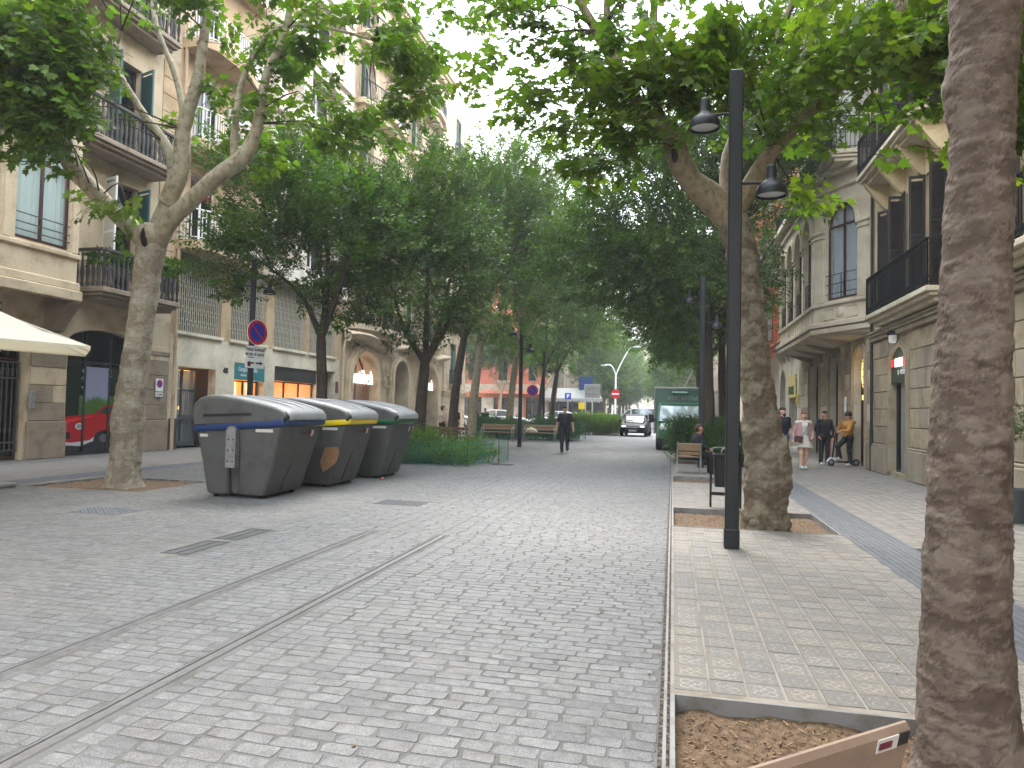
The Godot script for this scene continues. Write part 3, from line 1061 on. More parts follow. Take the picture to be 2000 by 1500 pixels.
func balcony(parent: Node, f: FF, u0: float, u1: float, y: float, proj: float, mt: Material, lip := 0.14) -> MeshInstance3D:
	var m := MB.new()
	f.cbox(m, u0, u1, y - lip, y, 0.003, proj, 0.015)
	f.cbox(m, u0 + 0.06, u1 - 0.06, y - lip - 0.09, y - lip - 0.002, 0.003, proj - 0.08, 0.015)
	f.cbox(m, u0 + 0.14, u1 - 0.14, y - lip - 0.2, y - lip - 0.092, 0.003, proj - 0.2, 0.015)
	return part(parent, "balcony", m, mt)

func balusters(f: FF, u0: float, u1: float, y: float, h: float, d0: float, d1: float, step := 0.17) -> MB:
	var m := MB.new()
	var prof := [Vector2(0.03, 0), Vector2(0.05, 0.08 * h), Vector2(0.025, 0.16 * h), Vector2(0.055, 0.38 * h), Vector2(0.045, 0.55 * h), Vector2(0.022, 0.8 * h), Vector2(0.04, 0.86 * h), Vector2(0.035, 0.93 * h)]
	for r in [[u0, d0, u0, d1], [u0, d1, u1, d1], [u1, d1, u1, d0]]:
		var a := f.at(r[0], y, r[1])
		var b := f.at(r[2], y, r[3])
		var n := maxi(1, int(a.distance_to(b) / step))
		for i in n + 1: m.lathe(prof, a.lerp(b, float(i) / n), 6)
		m.bar(a + Vector3.UP * h, b + Vector3.UP * h, 0.13, 0.07)
	return m

func stones(parent: Node, f: FF, u0: float, u1: float, y0: float, y1: float, course: float, length: float, mats: Array, ops := [], proud := 0.035, sd := 1) -> void:
	var g := RandomNumberGenerator.new()
	g.seed = sd
	var n := int(round((y1 - y0) / course))
	for r in n:
		var a := y0 + (y1 - y0) * r / n
		var b := y0 + (y1 - y0) * (r + 1) / n
		var spans := [[u0, u1]]
		for op in ops:
			var hw: float = 0.0
			var rise: float = op[4] if op.size() > 4 else 0.0
			if b > op[2] and a < op[3] + 0.12: hw = (op[1] - op[0]) / 2 + 0.12
			if rise > 0.0 and a > op[3] - rise and a < op[3]: hw = (op[1] - op[0]) / 2 * sqrt(maxf(0.0, 1.0 - pow((a - op[3] + rise) / (rise + 0.1), 2))) + 0.14
			if hw <= 0.0: continue
			var c: float = (op[0] + op[1]) / 2
			var nx := []
			for s in spans:
				if s[1] <= c - hw or s[0] >= c + hw: nx.append(s)
				else:
					if c - hw - s[0] > 0.1: nx.append([s[0], c - hw])
					if s[1] - c - hw > 0.1: nx.append([c + hw, s[1]])
			spans = nx
		for s in spans:
			var u: float = s[0]
			var first := true
			while u < s[1] - 0.02:
				var l := length * (0.55 if first and r % 2 else 1.0) * g.randf_range(0.93, 1.07)
				first = false
				if u + l > s[1] - length * 0.3: l = s[1] - u
				var m := MB.new()
				var pr := proud + g.randf_range(-0.004, 0.004)
				f.cbox(m, u + 0.004, u + l - 0.004, a + 0.008, b - 0.008, -0.01, pr, 0.012)
				part(parent, "stone_block", m, mats[g.randi() % mats.size()])
				u += l

func archivolt(f: FF, op: Array, w: float, d: float) -> MB:
	# moulded surround of an arched opening
	var m := MB.new()
	var rise: float = op[4]
	for k in 2:
		var ww := w * (1.0 - 0.45 * k)
		var dd := d * (0.6 + 0.4 * k)
		var o := outline(op[0] - ww, op[1] + ww, op[2], op[3] + ww, rise + ww, 14)
		var i := outline(op[0] - 0.002 * k, op[1] + 0.002 * k, op[2], op[3], rise, 14)
		var ring := PackedVector2Array([o[0]])
		for j in range(o.size() - 1, 1, -1): ring.append(o[j])
		ring.append(o[1]); ring.append(i[1])
		for j in range(2, i.size()): ring.append(i[j])
		ring.append(i[0])
		m.extrude(ring, f.at(0, 0, 0.002), f.U, Vector3.UP, f.N * dd, false)
	return m

func cornice(f: FF, u0: float, u1: float, y: float, d: float, h: float) -> MB:
	var m := MB.new()
	f.cbox(m, u0, u1, y, y + h * 0.45, -0.02, d * 0.55, 0.01)
	f.cbox(m, u0, u1, y + h * 0.452, y + h * 0.75, -0.02, d * 0.8, 0.01)
	f.cbox(m, u0, u1, y + h * 0.752, y + h, -0.02, d, 0.012)
	return m

func simple_block(f: FF, u0: float, u1: float, h: float, depth: float) -> MB:
	# sides, back and roof behind a facade
	var m := MB.new()
	m.quad(f.at(u0, 0), f.at(u0, h), f.at(u0, h, -depth), f.at(u0, 0, -depth))
	m.quad(f.at(u1, 0), f.at(u1, h), f.at(u1, h, -depth), f.at(u1, 0, -depth))
	m.quad(f.at(u0, 0, -depth), f.at(u0, h, -depth), f.at(u1, h, -depth), f.at(u1, 0, -depth))
	m.quad(f.at(u0, h), f.at(u1, h), f.at(u1, h, -depth), f.at(u0, h, -depth))
	# dark lining so that no light leaks through openings
	m.quad(f.at(u0, 0, -3.2), f.at(u0, h, -3.2), f.at(u1, h, -3.2), f.at(u1, 0, -3.2))
	return m

func sculpt(f: FF, u: float, y: float, su: float, sy: float, n: int, sd: int, d := 0.0) -> MB:
	# carved leaf ornament: many small curled petals
	var m := MB.new()
	var g := RandomNumberGenerator.new()
	g.seed = sd
	for i in n:
		var a := g.randf() * TAU
		var r := sqrt(g.randf())
		var p := f.at(u + cos(a) * r * su, y + sin(a) * r * sy, d + 0.03 * g.randf())
		var dr := (f.U * cos(a + 0.6) * su + Vector3.UP * sin(a + 0.6) * sy).normalized()
		m.tube([p - dr * 0.14, p + f.N * 0.07, p + dr * 0.16 + f.N * 0.02], [0.02, 0.06, 0.012], 5, false)
	return m

# a lit shop interior behind an opening
func lit_room(parent: Node, f: FF, a: float, b: float, c: float, d: float, deep: float, wall: Material, energy: float, col: Color) -> void:
	var m := MB.new()
	m.quad(f.at(a, c, -deep), f.at(a, d, -deep), f.at(b, d, -deep), f.at(b, c, -deep))
	m.quad(f.at(a, c, -0.3), f.at(a, d, -0.3), f.at(a, d, -deep), f.at(a, c, -deep))
	m.quad(f.at(b, c, -0.3), f.at(b, d, -0.3), f.at(b, d, -deep), f.at(b, c, -deep))
	m.quad(f.at(a, c, -0.3), f.at(b, c, -0.3), f.at(b, c, -deep), f.at(a, c, -deep))
	m.quad(f.at(a, d, -0.3), f.at(b, d, -0.3), f.at(b, d, -deep), f.at(a, d, -deep))
	var o := part(parent, "interior", m, wall)
	var lm := MB.new()
	f.box(lm, a + 0.15, b - 0.15, d - 0.06, d - 0.03, -deep + 0.1, -deep + 0.18)
	part(o, "strip_light", lm, M.warm_light)
	var l := OmniLight3D.new()
	l.name = "shop_lamp"
	l.light_energy = energy * 0.1
	l.light_color = col
	l.light_size = 0.1
	l.omni_range = 6.0
	l.omni_attenuation = 2.0
	l.shadow_enabled = true
	l.position = f.at((a + b) / 2, d - 0.25, -deep * 0.55)
	parent.add_child(l)

# ---------------------------------------------------------------- left side of the street
func poster_tex() -> ImageTexture:
	# a shop-window print: green garden, pale sky and a red open car
	var w := 384
	var h := 512
	var im := Image.create(w, h, false, Image.FORMAT_RGB8)
	var n1 := noise_img(512, 0.03, 4, 71)
	var n2 := noise_img(512, 0.12, 3, 72)
	for y in h:
		for x in w:
			var a := n1[(y % 512) * 512 + x] / 255.0
			var b := n2[(y % 512) * 512 + x] / 255.0
			var col := Color(0.03 + 0.06 * b, 0.09 + 0.16 * b * a, 0.05 + 0.04 * b)
			var u := float(x) / w
			var v := float(y) / h
			var edge := 0.3 + 0.1 * (a - 0.5)
			if u > edge and u < 0.68 + 0.12 * (a - 0.5) and v < 0.36 + 0.12 * (b - 0.5) + 0.3 * absf(u - 0.5): col = Color(0.55, 0.56, 0.66)
			elif v > 0.34 and v < 0.62 and u > 0.25: col = Color(0.14 + 0.25 * b, 0.3 + 0.35 * b * a, 0.1 + 0.1 * b)
			if v > 0.86: col = Color(0.12, 0.13, 0.16)
			im.set_pixel(x, y, col)
	var body := PackedVector2Array([Vector2(0, 0.62), Vector2(0.12, 0.59), Vector2(0.3, 0.575), Vector2(0.48, 0.56), Vector2(0.6, 0.47), Vector2(0.75, 0.45), Vector2(1, 0.46), Vector2(1, 0.9), Vector2(0.62, 0.9), Vector2(0.6, 0.76), Vector2(0.5, 0.8), Vector2(0.46, 0.9), Vector2(0.15, 0.93), Vector2(0, 0.93)])
	fill_poly(im, body, Color(0.66, 0.06, 0.1))
	fill_poly(im, PackedVector2Array([Vector2(0, 0.64), Vector2(0.3, 0.6), Vector2(0.5, 0.585), Vector2(0.3, 0.63), Vector2(0.1, 0.68), Vector2(0, 0.7)]), Color(0.82, 0.2, 0.22))
	fill_poly(im, PackedVector2Array([Vector2(0.52, 0.56), Vector2(0.62, 0.485), Vector2(0.85, 0.475), Vector2(0.88, 0.57)]), Color(0.2, 0.23, 0.24))
	fill_poly(im, PackedVector2Array([Vector2(0, 0.76), Vector2(0.15, 0.78), Vector2(0.16, 0.86), Vector2(0, 0.85)]), Color(0.13, 0.1, 0.11))
	fill_poly(im, PackedVector2Array([Vector2(0, 0.875), Vector2(0.17, 0.9), Vector2(0.42, 0.88), Vector2(0.48, 0.84), Vector2(0.47, 0.89), Vector2(0.3, 0.945), Vector2(0, 0.92)]), Color(0.75, 0.76, 0.78))
	fill_disc(im, Vector2(0.27, 0.71), 0.055, Color(0.8, 0.82, 0.84)); fill_disc(im, Vector2(0.27, 0.71), 0.04, Color(0.55, 0.58, 0.6))
	fill_disc(im, Vector2(0.62, 0.86), 0.13, Color(0.07, 0.07, 0.08)); fill_disc(im, Vector2(0.62, 0.86), 0.07, Color(0.35, 0.36, 0.37))
	return ImageTexture.create_from_image(im)

func fill_poly(im: Image, p: PackedVector2Array, c: Color) -> void:
	var w := im.get_width()
	var h := im.get_height()
	var lo := Vector2(1, 1)
	var hi := Vector2(0, 0)
	for q in p:
		lo = lo.min(q); hi = hi.max(q)
	for y in range(int(lo.y * h), mini(int(hi.y * h) + 1, h)):
		for x in range(int(lo.x * w), mini(int(hi.x * w) + 1, w)):
			if Geometry2D.is_point_in_polygon(Vector2((x + 0.5) / w, (y + 0.5) / h), p): im.set_pixel(x, y, c)

func fill_disc(im: Image, p: Vector2, r: float, c: Color) -> void:
	var w := im.get_width()
	var h := im.get_height()
	for y in range(maxi(0, int((p.y - r) * h)), mini(h, int((p.y + r) * h) + 1)):
		for x in range(maxi(0, int((p.x - r) * w)), mini(w, int((p.x + r) * w) + 1)):
			if Vector2((x + 0.5) / w - p.x, ((y + 0.5) / h - p.y) * h / w).length() < r * 0.95: im.set_pixel(x, y, c)

func picture_mat(called: String, t: Texture2D, rough := 0.5) -> StandardMaterial3D:
	var m := mat(called, Color.WHITE, rough)
	m.albedo_texture = t
	return m

func pot_plant(parent: Node, f: FF, u: float, y: float, d: float, s: float, sd: int) -> void:
	var m := MB.new()
	var g := RandomNumberGenerator.new()
	g.seed = sd
	var p := f.at(u, y, d)
	for i in 70:
		var dr := Vector3(g.randf_range(-1, 1), g.randf_range(-0.3, 1.2), g.randf_range(-1, 1)).normalized()
		var l := s * g.randf_range(0.5, 1.0)
		var w := dr.cross(Vector3.UP).normalized() * 0.018
		var tip := p + dr * l + Vector3.DOWN * l * 0.25
		m.quad(p + dr * l * 0.2 - w, p + dr * l * 0.65 - w, tip, p + dr * l * 0.65 + w)
	var cl := PackedColorArray()
	for i in m.v.size():
		var k := (i / 4) % 5
		cl.append(Color(0.06 + 0.02 * k, 0.12 + 0.025 * k, 0.03))
	m.c = cl
	part(parent, "balcony_plant", m, M.leaf_plane)

func build_left() -> void:
	var f := FF.new(Vector3(-15.95, 0, 0), Vector3(0, 0, -1), Vector3(1, 0, 0))
	# ---- A: stone house with the bay
	var A := thing("stone_house", "tan stone house with a bay window and arched shop behind the left plane tree", "building")
	var wm := MB.new()
	var door := [12.6, 14.95, 0.0, 3.25, 0.35]
	var shop := [16.2, 18.95, 0.0, 3.55, 0.4]
	wall_band(wm, f, 4.0, 20.2, 0, 4.3, [[7.0, 10.5, 0.0, 3.4, 0.4], door, shop])
	var w1 := [17.25, 18.55, 4.72, 7.95]
	wall_band(wm, f, 4.0, 20.2, 4.3, 8.6, [[8.0, 9.2, 4.9, 7.8], w1])
	var w2 := [17.25, 18.5, 8.75, 11.6]
	wall_band(wm, f, 4.0, 20.2, 8.6, 12.6, [[8.0, 9.2, 8.8, 11.6], [13.6, 14.9, 8.8, 11.6], w2])
	wall_band(wm, f, 4.0, 20.2, 12.6, 20.0, [[8.0, 9.2, 12.9, 15.6], [13.6, 14.9, 12.9, 15.6], [17.25, 18.5, 12.9, 15.6]])
	part(A, "wall", wm, M.stone_a)
	part(A, "rear_volume", simple_block(f, 4.0, 20.15, 20.0, 12.0), M.far_wall)
	for s in [[7.0, 10.5, 0.05, 3.4, 0.4]]: window(A, f, s, M.frame_dark, 3, 0.75)
	# street door: iron grille before dark glass
	var dr := window(A, f, door, M.frame_brown, 2, 0.78, 0.25)
	var dg := MB.new()
	for i in 16:
		var u := 12.75 + i * 0.14
		f.bar(dg, u, 0.25, -0.15, u, 2.45, -0.15, 0.028)
		f.box(dg, u - 0.04, u + 0.04, 2.1, 2.3, -0.17, -0.14)
		f.box(dg, u - 0.03, u + 0.03, 0.7, 0.8, -0.17, -0.14)
		if i % 2: f.bar(dg, u, 2.6, -0.15, u, 2.95, -0.15, 0.02)
	for y in [0.25, 0.45, 2.05, 2.45]: f.box(dg, 12.66, 14.9, y - 0.02, y + 0.02, -0.17, -0.13)
	part(dr, "grille", dg, M.baluster)
	# shop window with its print
	var sw := window(A, f, shop, M.frame_dark, 3, 0.74, 0.3)
	var pm := MB.new()
	pm.quad_uv(f.at(16.3, 0.12, -0.295), f.at(18.9, 0.12, -0.295), f.at(18.9, 2.5, -0.295), f.at(16.3, 2.5, -0.295))
	part(sw, "window_print", pm, picture_mat("print", poster_tex(), 0.25)).set_meta("label", "printed picture of a red open car in a garden")
	# pillars of stone blocks and plinths
	for p in [[15.05, 16.14], [19.05, 20.12], [10.7, 12.5]]:
		stones(A, f, p[0], p[1], 0.98, 3.3, 0.47, 1.3, [M.stone_a_dark, M.stone_a], [], 0.05, int(p[0] * 10))
		var pl := MB.new()
		f.cbox(pl, p[0] - 0.05, p[1] + 0.05, 0.0, 0.97, -0.02, 0.09, 0.02)
		part(A, "plinth", pl, M.stone_a_dark)
		var cp := MB.new()
		f.cbox(cp, p[0] - 0.03, p[1] + 0.03, 3.0, 3.15, -0.02, 0.08, 0.02)
		part(A, "pillar_cap", cp, M.stone_a_dark)
	for u in [15.6, 12.0]:
		var br := MB.new()
		br.extrude(PackedVector2Array([Vector2(0.0, 3.3), Vector2(0.2, 3.35), Vector2(0.45, 3.75), Vector2(0.75, 4.05), Vector2(0.0, 4.05)]), f.at(u - 0.2, 0, 0.003), f.N, Vector3.UP, f.U * 0.45)
		part(A, "bracket", br, M.stone_a_dark)
	part(A, "number_plaque", MB.new().box(f.at(14.0, 3.75, 0.02), Vector3(0.32, 0.26, 0.03), f.basis()), M.frame_dark)
	text(A, "house_number", "50", 0.26, 0.01, f.at(14.0, 3.75, 0.042), f.tb(), M.sign_white, true)
	# intercom panel beside the door
	var ic := MB.new()
	f.cbox(ic, 14.97, 15.13, 1.3, 1.75, 0.1, 0.13, 0.01)
	part(A, "intercom", ic, M.galvanised)
	# the bay
	var bp := [Vector2(11.2, 0), Vector2(12.0, 1.0), Vector2(15.35, 1.0), Vector2(16.2, 0)]
	var bf := [FF.new(f.at(11.2, 0, 0), (f.at(12.0, 0, 1.0) - f.at(11.2, 0, 0)).normalized(), Vector3.UP), FF.new(f.at(0, 0, 1.0), f.U, f.N), FF.new(f.at(15.35, 0, 1.0), (f.at(16.2, 0, 0) - f.at(15.35, 0, 1.0)).normalized(), Vector3.UP)]
	for q in bf:
		q.N = q.U.cross(Vector3.UP).normalized()
		if q.N.dot(f.N) < 0: q.N = -q.N
	var bm := MB.new()
	wall_band(bm, bf[0], 0, 1.28, 4.3, 8.6, [[0.3, 1.0, 5.3, 7.9, 0.3]], 0.18)
	wall_band(bm, bf[1], 12.0, 15.35, 4.3, 8.6, [[12.35, 13.15, 5.3, 7.9, 0.3], [13.55, 15.1, 5.3, 7.9, 0.35]], 0.18)
	wall_band(bm, bf[2], 0, 1.31, 4.3, 8.6, [[0.35, 0.95, 5.3, 7.8, 0.25]], 0.18)
	for lv in [[4.3, 8.6]]:
		for y in lv:
			var k := bm.v.size()
			for p in bp: bm.v.push_back(f.at(p.x, y, p.y))
			bm.tri(k, k + 1, k + 2); bm.tri(k, k + 2, k + 3)
	var bay := part(A, "bay", bm, M.stone_a)
	window(A, bf[1], [13.55, 15.1, 5.3, 7.9, 0.35], M.frame_brown, 2, 0.76, 0.12, M.pane_clear, M.curtain)
	window(A, bf[1], [12.35, 13.15, 5.3, 7.9, 0.3], M.frame_brown, 1, 0.76, 0.12, M.pane_clear, M.curtain)
	window(A, bf[2], [0.35, 0.95, 5.3, 7.8, 0.25], M.frame_brown, 1, 0.76, 0.12)
	window(A, bf[0], [0.3, 1.0, 5.3, 7.9, 0.3], M.frame_brown, 1, 0.76, 0.12)
	var gb := MB.new()
	for y in [5.5, 5.68, 5.9]: bf[1].box(gb, 13.55, 15.1, y, y + 0.025, -0.02, 0.0)
	part(bay, "guard_bar", gb, M.baluster)
	var trim := MB.new()
	for lv in [[4.05, 0.14, 0.26], [4.32, 0.08, 0.2], [5.12, 0.07, 0.12], [8.0, 0.06, 0.1], [8.45, 0.16, 0.24]]:
		var rg := []
		for e in [0.0, lv[1]]:
			pass
		for k in 3:
			var q: FF = bf[k]
			var lim: Array = [[-0.05, 1.34], [11.95, 15.4], [-0.05, 1.36]][k]
			q.cbox(trim, lim[0], lim[1], lv[0], lv[0] + lv[2], -0.05 + 0.004 * k, lv[1] + 0.003 * k, 0.02)
	for u in [12.05, 13.32, 15.25]:
		bf[1].cbox(trim, u - 0.09, u + 0.09, 5.25, 8.0, -0.02, 0.05, 0.02)
	part(bay, "moulding", trim, M.stone_a)
	# lower and upper balconies with turned balusters
	for b in [[16.25, 19.35, 4.62, 1.0, 0], [15.8, 19.2, 8.72, 0.85, 1], [15.8, 19.2, 12.75, 0.8, 2]]:
		var bo := balcony(A, f, b[0], b[1], b[2], b[3], M.stone_a_dark)
		part(bo, "railing", balusters(f, b[0] + 0.08, b[1] - 0.08, b[2], 1.02, 0.05, b[3] - 0.08), M.baluster)
	for w in [w1, w2, [17.25, 18.5, 12.9, 15.6], [13.6, 14.9, 8.8, 11.6], [13.6, 14.9, 12.9, 15.6], [8.0, 9.2, 8.8, 11.6], [8.0, 9.2, 4.9, 7.8]]:
		var wo := window(A, f, w, M.frame_brown, 2, 0.0, 0.25)
		shutter(wo, f, w[0], 0.62, w[2] + 0.05, w[3] - 0.05, 1.9, M.frame_white if w == w1 else M.shutter_teal, -0.02)
		shutter(wo, f, w[1], -0.62, w[2] + 0.05, w[3] - 0.05, 1.25, M.shutter_teal, -0.02)
	for i in 6: pot_plant(A, f, 16.5 + i * 0.5, 5.35 + 0.12 * (i % 2), 0.7, 0.6, 300 + i)
	for i in 2: pot_plant(A, f, 18.6 + i * 0.5, 5.75, 0.85, 0.5, 310 + i)
	pot_plant(A, f, 17.0, 9.5, 0.7, 0.4, 320)
	stones(A, f, 19.4, 20.15, 4.75, 12.5, 0.55, 1.2, [M.stone_a, M.render_tan], [], 0.03, 44)
	# small parking plate on the pillar
	var sg := thing("garage_plate", "small white no parking plate screwed to the stone pillar by the downpipe", "sign", f.at(19.66, 2.08, 0.1))
	part(sg, "plate", MB.new().box(Vector3.ZERO, Vector3(0.02, 0.4, 0.32)), M.sign_white)
	var rd := Basis(Vector3(0, 0, 1), PI / 2) * Basis.from_scale(Vector3(1, 1, 1))
	part(sg, "red_ring", MB.new().lathe([Vector2(0.0, 0.0), Vector2(0.13, 0.0)], Vector3(0.014, 0.04, 0), 18, Basis(Vector3(0, 0, 1), -PI / 2)), M.sign_red)
	part(sg, "blue_disc", MB.new().lathe([Vector2(0.0, 0.0), Vector2(0.095, 0.0)], Vector3(0.017, 0.04, 0), 18, Basis(Vector3(0, 0, 1), -PI / 2)), M.sign_blue)
	part(sg, "slash", MB.new().box(Vector3(0.02, 0.04, 0), Vector3(0.003, 0.2, 0.025), Basis(Vector3.RIGHT, -0.78)), M.sign_red)
	var sg2 := thing("permit_plate", "narrow white plate with a permit code under the garage plate", "sign", f.at(19.66, 1.78, 0.1))
	part(sg2, "plate", MB.new().box(Vector3.ZERO, Vector3(0.02, 0.13, 0.32)), M.sign_white)
	text(sg2, "lettering", "E-244", 0.1, 0.004, Vector3(0.012, 0, 0), f.tb(), M.frame_dark, true)
	# downpipe between the houses
	var dp := thing("downpipe", "tan rainwater downpipe between the stone house and the cream block", "pipe", f.at(20.3, 0, 0.12))
	part(dp, "pipe", MB.new().tube([Vector3.ZERO, Vector3(0, 16, 0)], [0.055, 0.055], 10), M.render_tan)
	var cl := MB.new()
	for i in 7: cl.lathe([Vector2(0.056, 0), Vector2(0.07, 0.0), Vector2(0.07, 0.06), Vector2(0.056, 0.06)], Vector3(0, 1.2 + i * 2.1, 0), 10)
	part(dp, "clamp", cl, M.render_tan)

	# ---- B: cream block with grilles
	var B := thing("cream_block", "modern cream apartment block with tall white window grilles behind the bins", "building")
	var bw := MB.new()
	var e1 := [20.65, 22.65, 0.0, 2.75]
	var e2 := [23.75, 25.75, 0.0, 3.1]
	var e3 := [26.5, 30.2, 0.0, 3.15]
	wall_band(bw, f, 20.2, 32.3, 0, 3.8, [e1, e2, e3, [30.9, 31.9, 0.0, 3.2]], 0.5)
	part(B, "wall", bw, M.render_b)
	var ops := [[20.45, 22.85, 3.92, 6.62], [23.4, 25.75, 3.92, 6.62], [26.35, 28.9, 3.92, 6.62], [29.25, 31.8, 3.92, 6.62]]
	var bw2 := MB.new()
	wall_band(bw2, f, 20.2, 32.3, 3.8, 6.85, ops, 0.35)
	var yl := [6.85, 10.2, 13.55, 16.9, 20.2, 23.0]
	for i in 5:
		var o := [[20.9, 22.3, yl[i] + 0.1, yl[i] + 2.5], [25.7, 26.95, yl[i] + 0.75, yl[i] + 2.4], [28.2, 30.6, yl[i] + 0.75, yl[i] + 2.4]]
		wall_band(bw2, f, 20.2, 32.3, yl[i], yl[i + 1], o, 0.25)
		for k in 3: window(B, f, o[k], M.frame_white, 2 if k != 1 else 1, 0.0, 0.15)
		# balcony with white railing on the left, boxed white bay on the right
		var bo := MB.new()
		var pts := PackedVector2Array([Vector2(20.25, 0.003), Vector2(20.25, 0.75), Vector2(20.7, 1.0), Vector2(22.6, 1.0), Vector2(24.6, 0.35), Vector2(24.6, 0.003)])
		bo.extrude(pts, f.at(0, yl[i] - 0.28, 0), f.U, f.N, Vector3.UP * 0.3)
		var bn := part(B, "balcony", bo, M.render_tan)
		var rl := MB.new()
		for s in range(0, 5):
			var p0 := f.at(pts[s].x, yl[i] + 0.02, pts[s].y - 0.05)
			var p1 := f.at(pts[s + 1].x, yl[i] + 0.02, pts[s + 1].y - 0.05)
			if s == 4: continue
			rl.bar(p0 + Vector3.UP * 1.0, p1 + Vector3.UP * 1.0, 0.05, 0.04)
			rl.bar(p0 + Vector3.UP * 0.08, p1 + Vector3.UP * 0.08, 0.03)
			var n := int(p0.distance_to(p1) / 0.12)
			for q in n + 1:
				var pp := p0.lerp(p1, float(q) / maxi(n, 1))
				rl.bar(pp, pp + Vector3.UP * 1.0, 0.025)
				if q % 4 == 2 and q < n:
					var qq := p0.lerp(p1, float(q + 1) / maxi(n, 1))
					for y in [0.25, 0.75]: rl.bar(pp + Vector3.UP * y, qq + Vector3.UP * y, 0.025)
		part(bn, "railing", rl, M.white_metal)
		var bx := MB.new()
		f.box(bx, 25.2, 31.9, yl[i] - 0.2, yl[i] + 0.68, 0.003, 0.55)
		f.box(bx, 25.2, 25.45, yl[i] + 0.682, yl[i] + 2.6, 0.003, 0.52)
		f.box(bx, 27.2, 27.9, yl[i] + 0.682, yl[i] + 2.6, 0.003, 0.52)
		f.box(bx, 30.9, 31.9, yl[i] + 0.682, yl[i] + 2.6, 0.003, 0.52)
		f.box(bx, 25.2, 31.9, yl[i] + 2.602, yl[i] + 2.85, 0.003, 0.54)
		part(B, "projecting_bay", bx, M.render_white)
	part(B, "wall", bw2, M.render_tan)
	part(B, "rear_volume", simple_block(f, 20.25, 32.25, 23.0, 12.0), M.far_wall)
	for i in 4:
		var o: Array = ops[i]
		var wo := window(B, f, o, M.door_grey, 3, 0.3, 0.25, M.blind)
		var gm := MB.new()
		var n := int((o[1] - o[0]) / 0.105)
		for k in n + 1:
			var u := lerpf(o[0], o[1], float(k) / n)
			f.box(gm, u - 0.014, u + 0.014, o[2], o[3], -0.07, -0.05)
			for j in 6:
				if k < n: f.box(gm, u + 0.014, u + 0.091, o[2] + 0.25 + j * 0.42 + (0.16 if k % 2 else 0.0), o[2] + 0.28 + j * 0.42 + (0.16 if k % 2 else 0.0), -0.065, -0.055)
		part(wo, "grille", gm, M.grille)
		var sl := MB.new()
		f.cbox(sl, o[0] - 0.06, o[1] + 0.06, 3.8, 3.915, -0.02, 0.1, 0.01)
		part(wo, "sill", sl, M.render_b)
	# entrance door with warm lights behind
	lit_room(B, f, 20.66, 22.64, 0.06, 2.74, 1.1, M.room, 1.2, Color(1, 0.7, 0.4))
	var ed := window(B, f, [20.66, 22.1, 0.06, 2.72], M.door_grey, 2, 0.72, 0.42, M.pane_clear)
	var eg := MB.new()
	for k in 14:
		var u := 20.75 + k * 0.098
		if k == 6 or k == 7: continue
		f.bar(eg, u, 0.25, -0.36, u, 0.95, -0.36, 0.02)
		f.bar(eg, u, 1.15, -0.36, u, 1.92, -0.36, 0.016)
	f.box(eg, 20.7, 22.05, 0.97, 1.12, -0.4, -0.35)
	f.box(eg, 20.7, 22.05, 0.08, 0.24, -0.4, -0.35)
	part(ed, "grille", eg, M.door_grey)
	var gl := MB.new()
	f.box(gl, 20.75, 22.0, 1.3, 1.42, -0.9, -0.86)
	f.box(gl, 20.75, 22.0, 2.0, 2.03, -0.9, -0.86)
	part(ed, "strip_light", gl, M.warm_light)
	text(B, "house_number", "48", 0.28, 0.02, f.at(23.2, 2.75, 0.01), f.tb(), M.frame_dark, true)
	var pl2 := MB.new()
	f.box(pl2, 20.26, 20.63, 0, 1.02, -0.01, 0.02)
	part(B, "plinth", pl2, M.door_grey)
	# teal sign and lit shops
	lit_room(B, f, 23.77, 25.73, 0.05, 3.05, 2.0, M.warm_wall, 5.0, Color(1, 0.78, 0.45))
	window(B, f, [23.77, 25.73, 0.05, 2.45], M.frame_dark, 2, 0.0, 0.3, M.pane_clear)
	var ts := MB.new()
	f.box(ts, 23.76, 25.74, 2.46, 3.08, -0.2, 0.02)
	var tso := part(B, "shop_sign", ts, M.teal_sign)
	text(tso, "lettering", "Grupo Mèdic", 0.22, 0.006, f.at(24.6, 2.86, 0.025), f.tb(), M.sign_white)
	text(tso, "lettering", "dental", 0.13, 0.006, f.at(24.3, 2.64, 0.025), f.tb(), M.sign_white)
	lit_room(B, f, 26.52, 30.18, 0.05, 2.6, 2.6, M.warm_wall, 9.0, Color(1, 0.76, 0.42))
	window(B, f, [26.52, 30.18, 0.05, 2.55], M.frame_brown, 3, 0.0, 0.3, M.pane_clear)
	var fb := MB.new()
	f.box(fb, 26.5, 30.2, 2.56, 3.14, -0.3, -0.1)
	part(B, "fascia", fb, M.frame_dark)
	var fr := MB.new()
	for s in [[27.2, 28.3, 2.15, 2.2], [27.2, 28.3, 1.1, 1.15]]: f.box(fr, s[0], s[1], s[2], s[3], -2.3, -2.25)
	f.bar(fr, 27.25, 1.1, -2.27, 27.25, 2.2, -2.27, 0.05); f.bar(fr, 28.25, 2.2, -2.27, 27.8, 1.5, -2.27, 0.05); f.bar(fr, 27.8, 1.5, -2.27, 28.3, 1.1, -2.27, 0.05)
	part(B, "hanging_frame", fr, M.frame_brown)
	window(B, f, [30.95, 31.85, 0.05, 3.15], M.frame_dark, 1, 0.0, 0.4)
	var mr := MB.new()
	f.box(mr, 31.95, 32.2, 2.2, 2.75, 0.0, 0.03)
	part(B, "wall_panel", mr, M.maroon)
	# red awning scrap, hanging decoration, air conditioner
	var aw := MB.new()
	aw.quad(f.at(26.2, 10.0, 0.05), f.at(28.4, 10.0, 0.05), f.at(28.4, 9.3, 0.8), f.at(26.2, 9.3, 0.8))
	part(B, "awning", aw, M.coral)
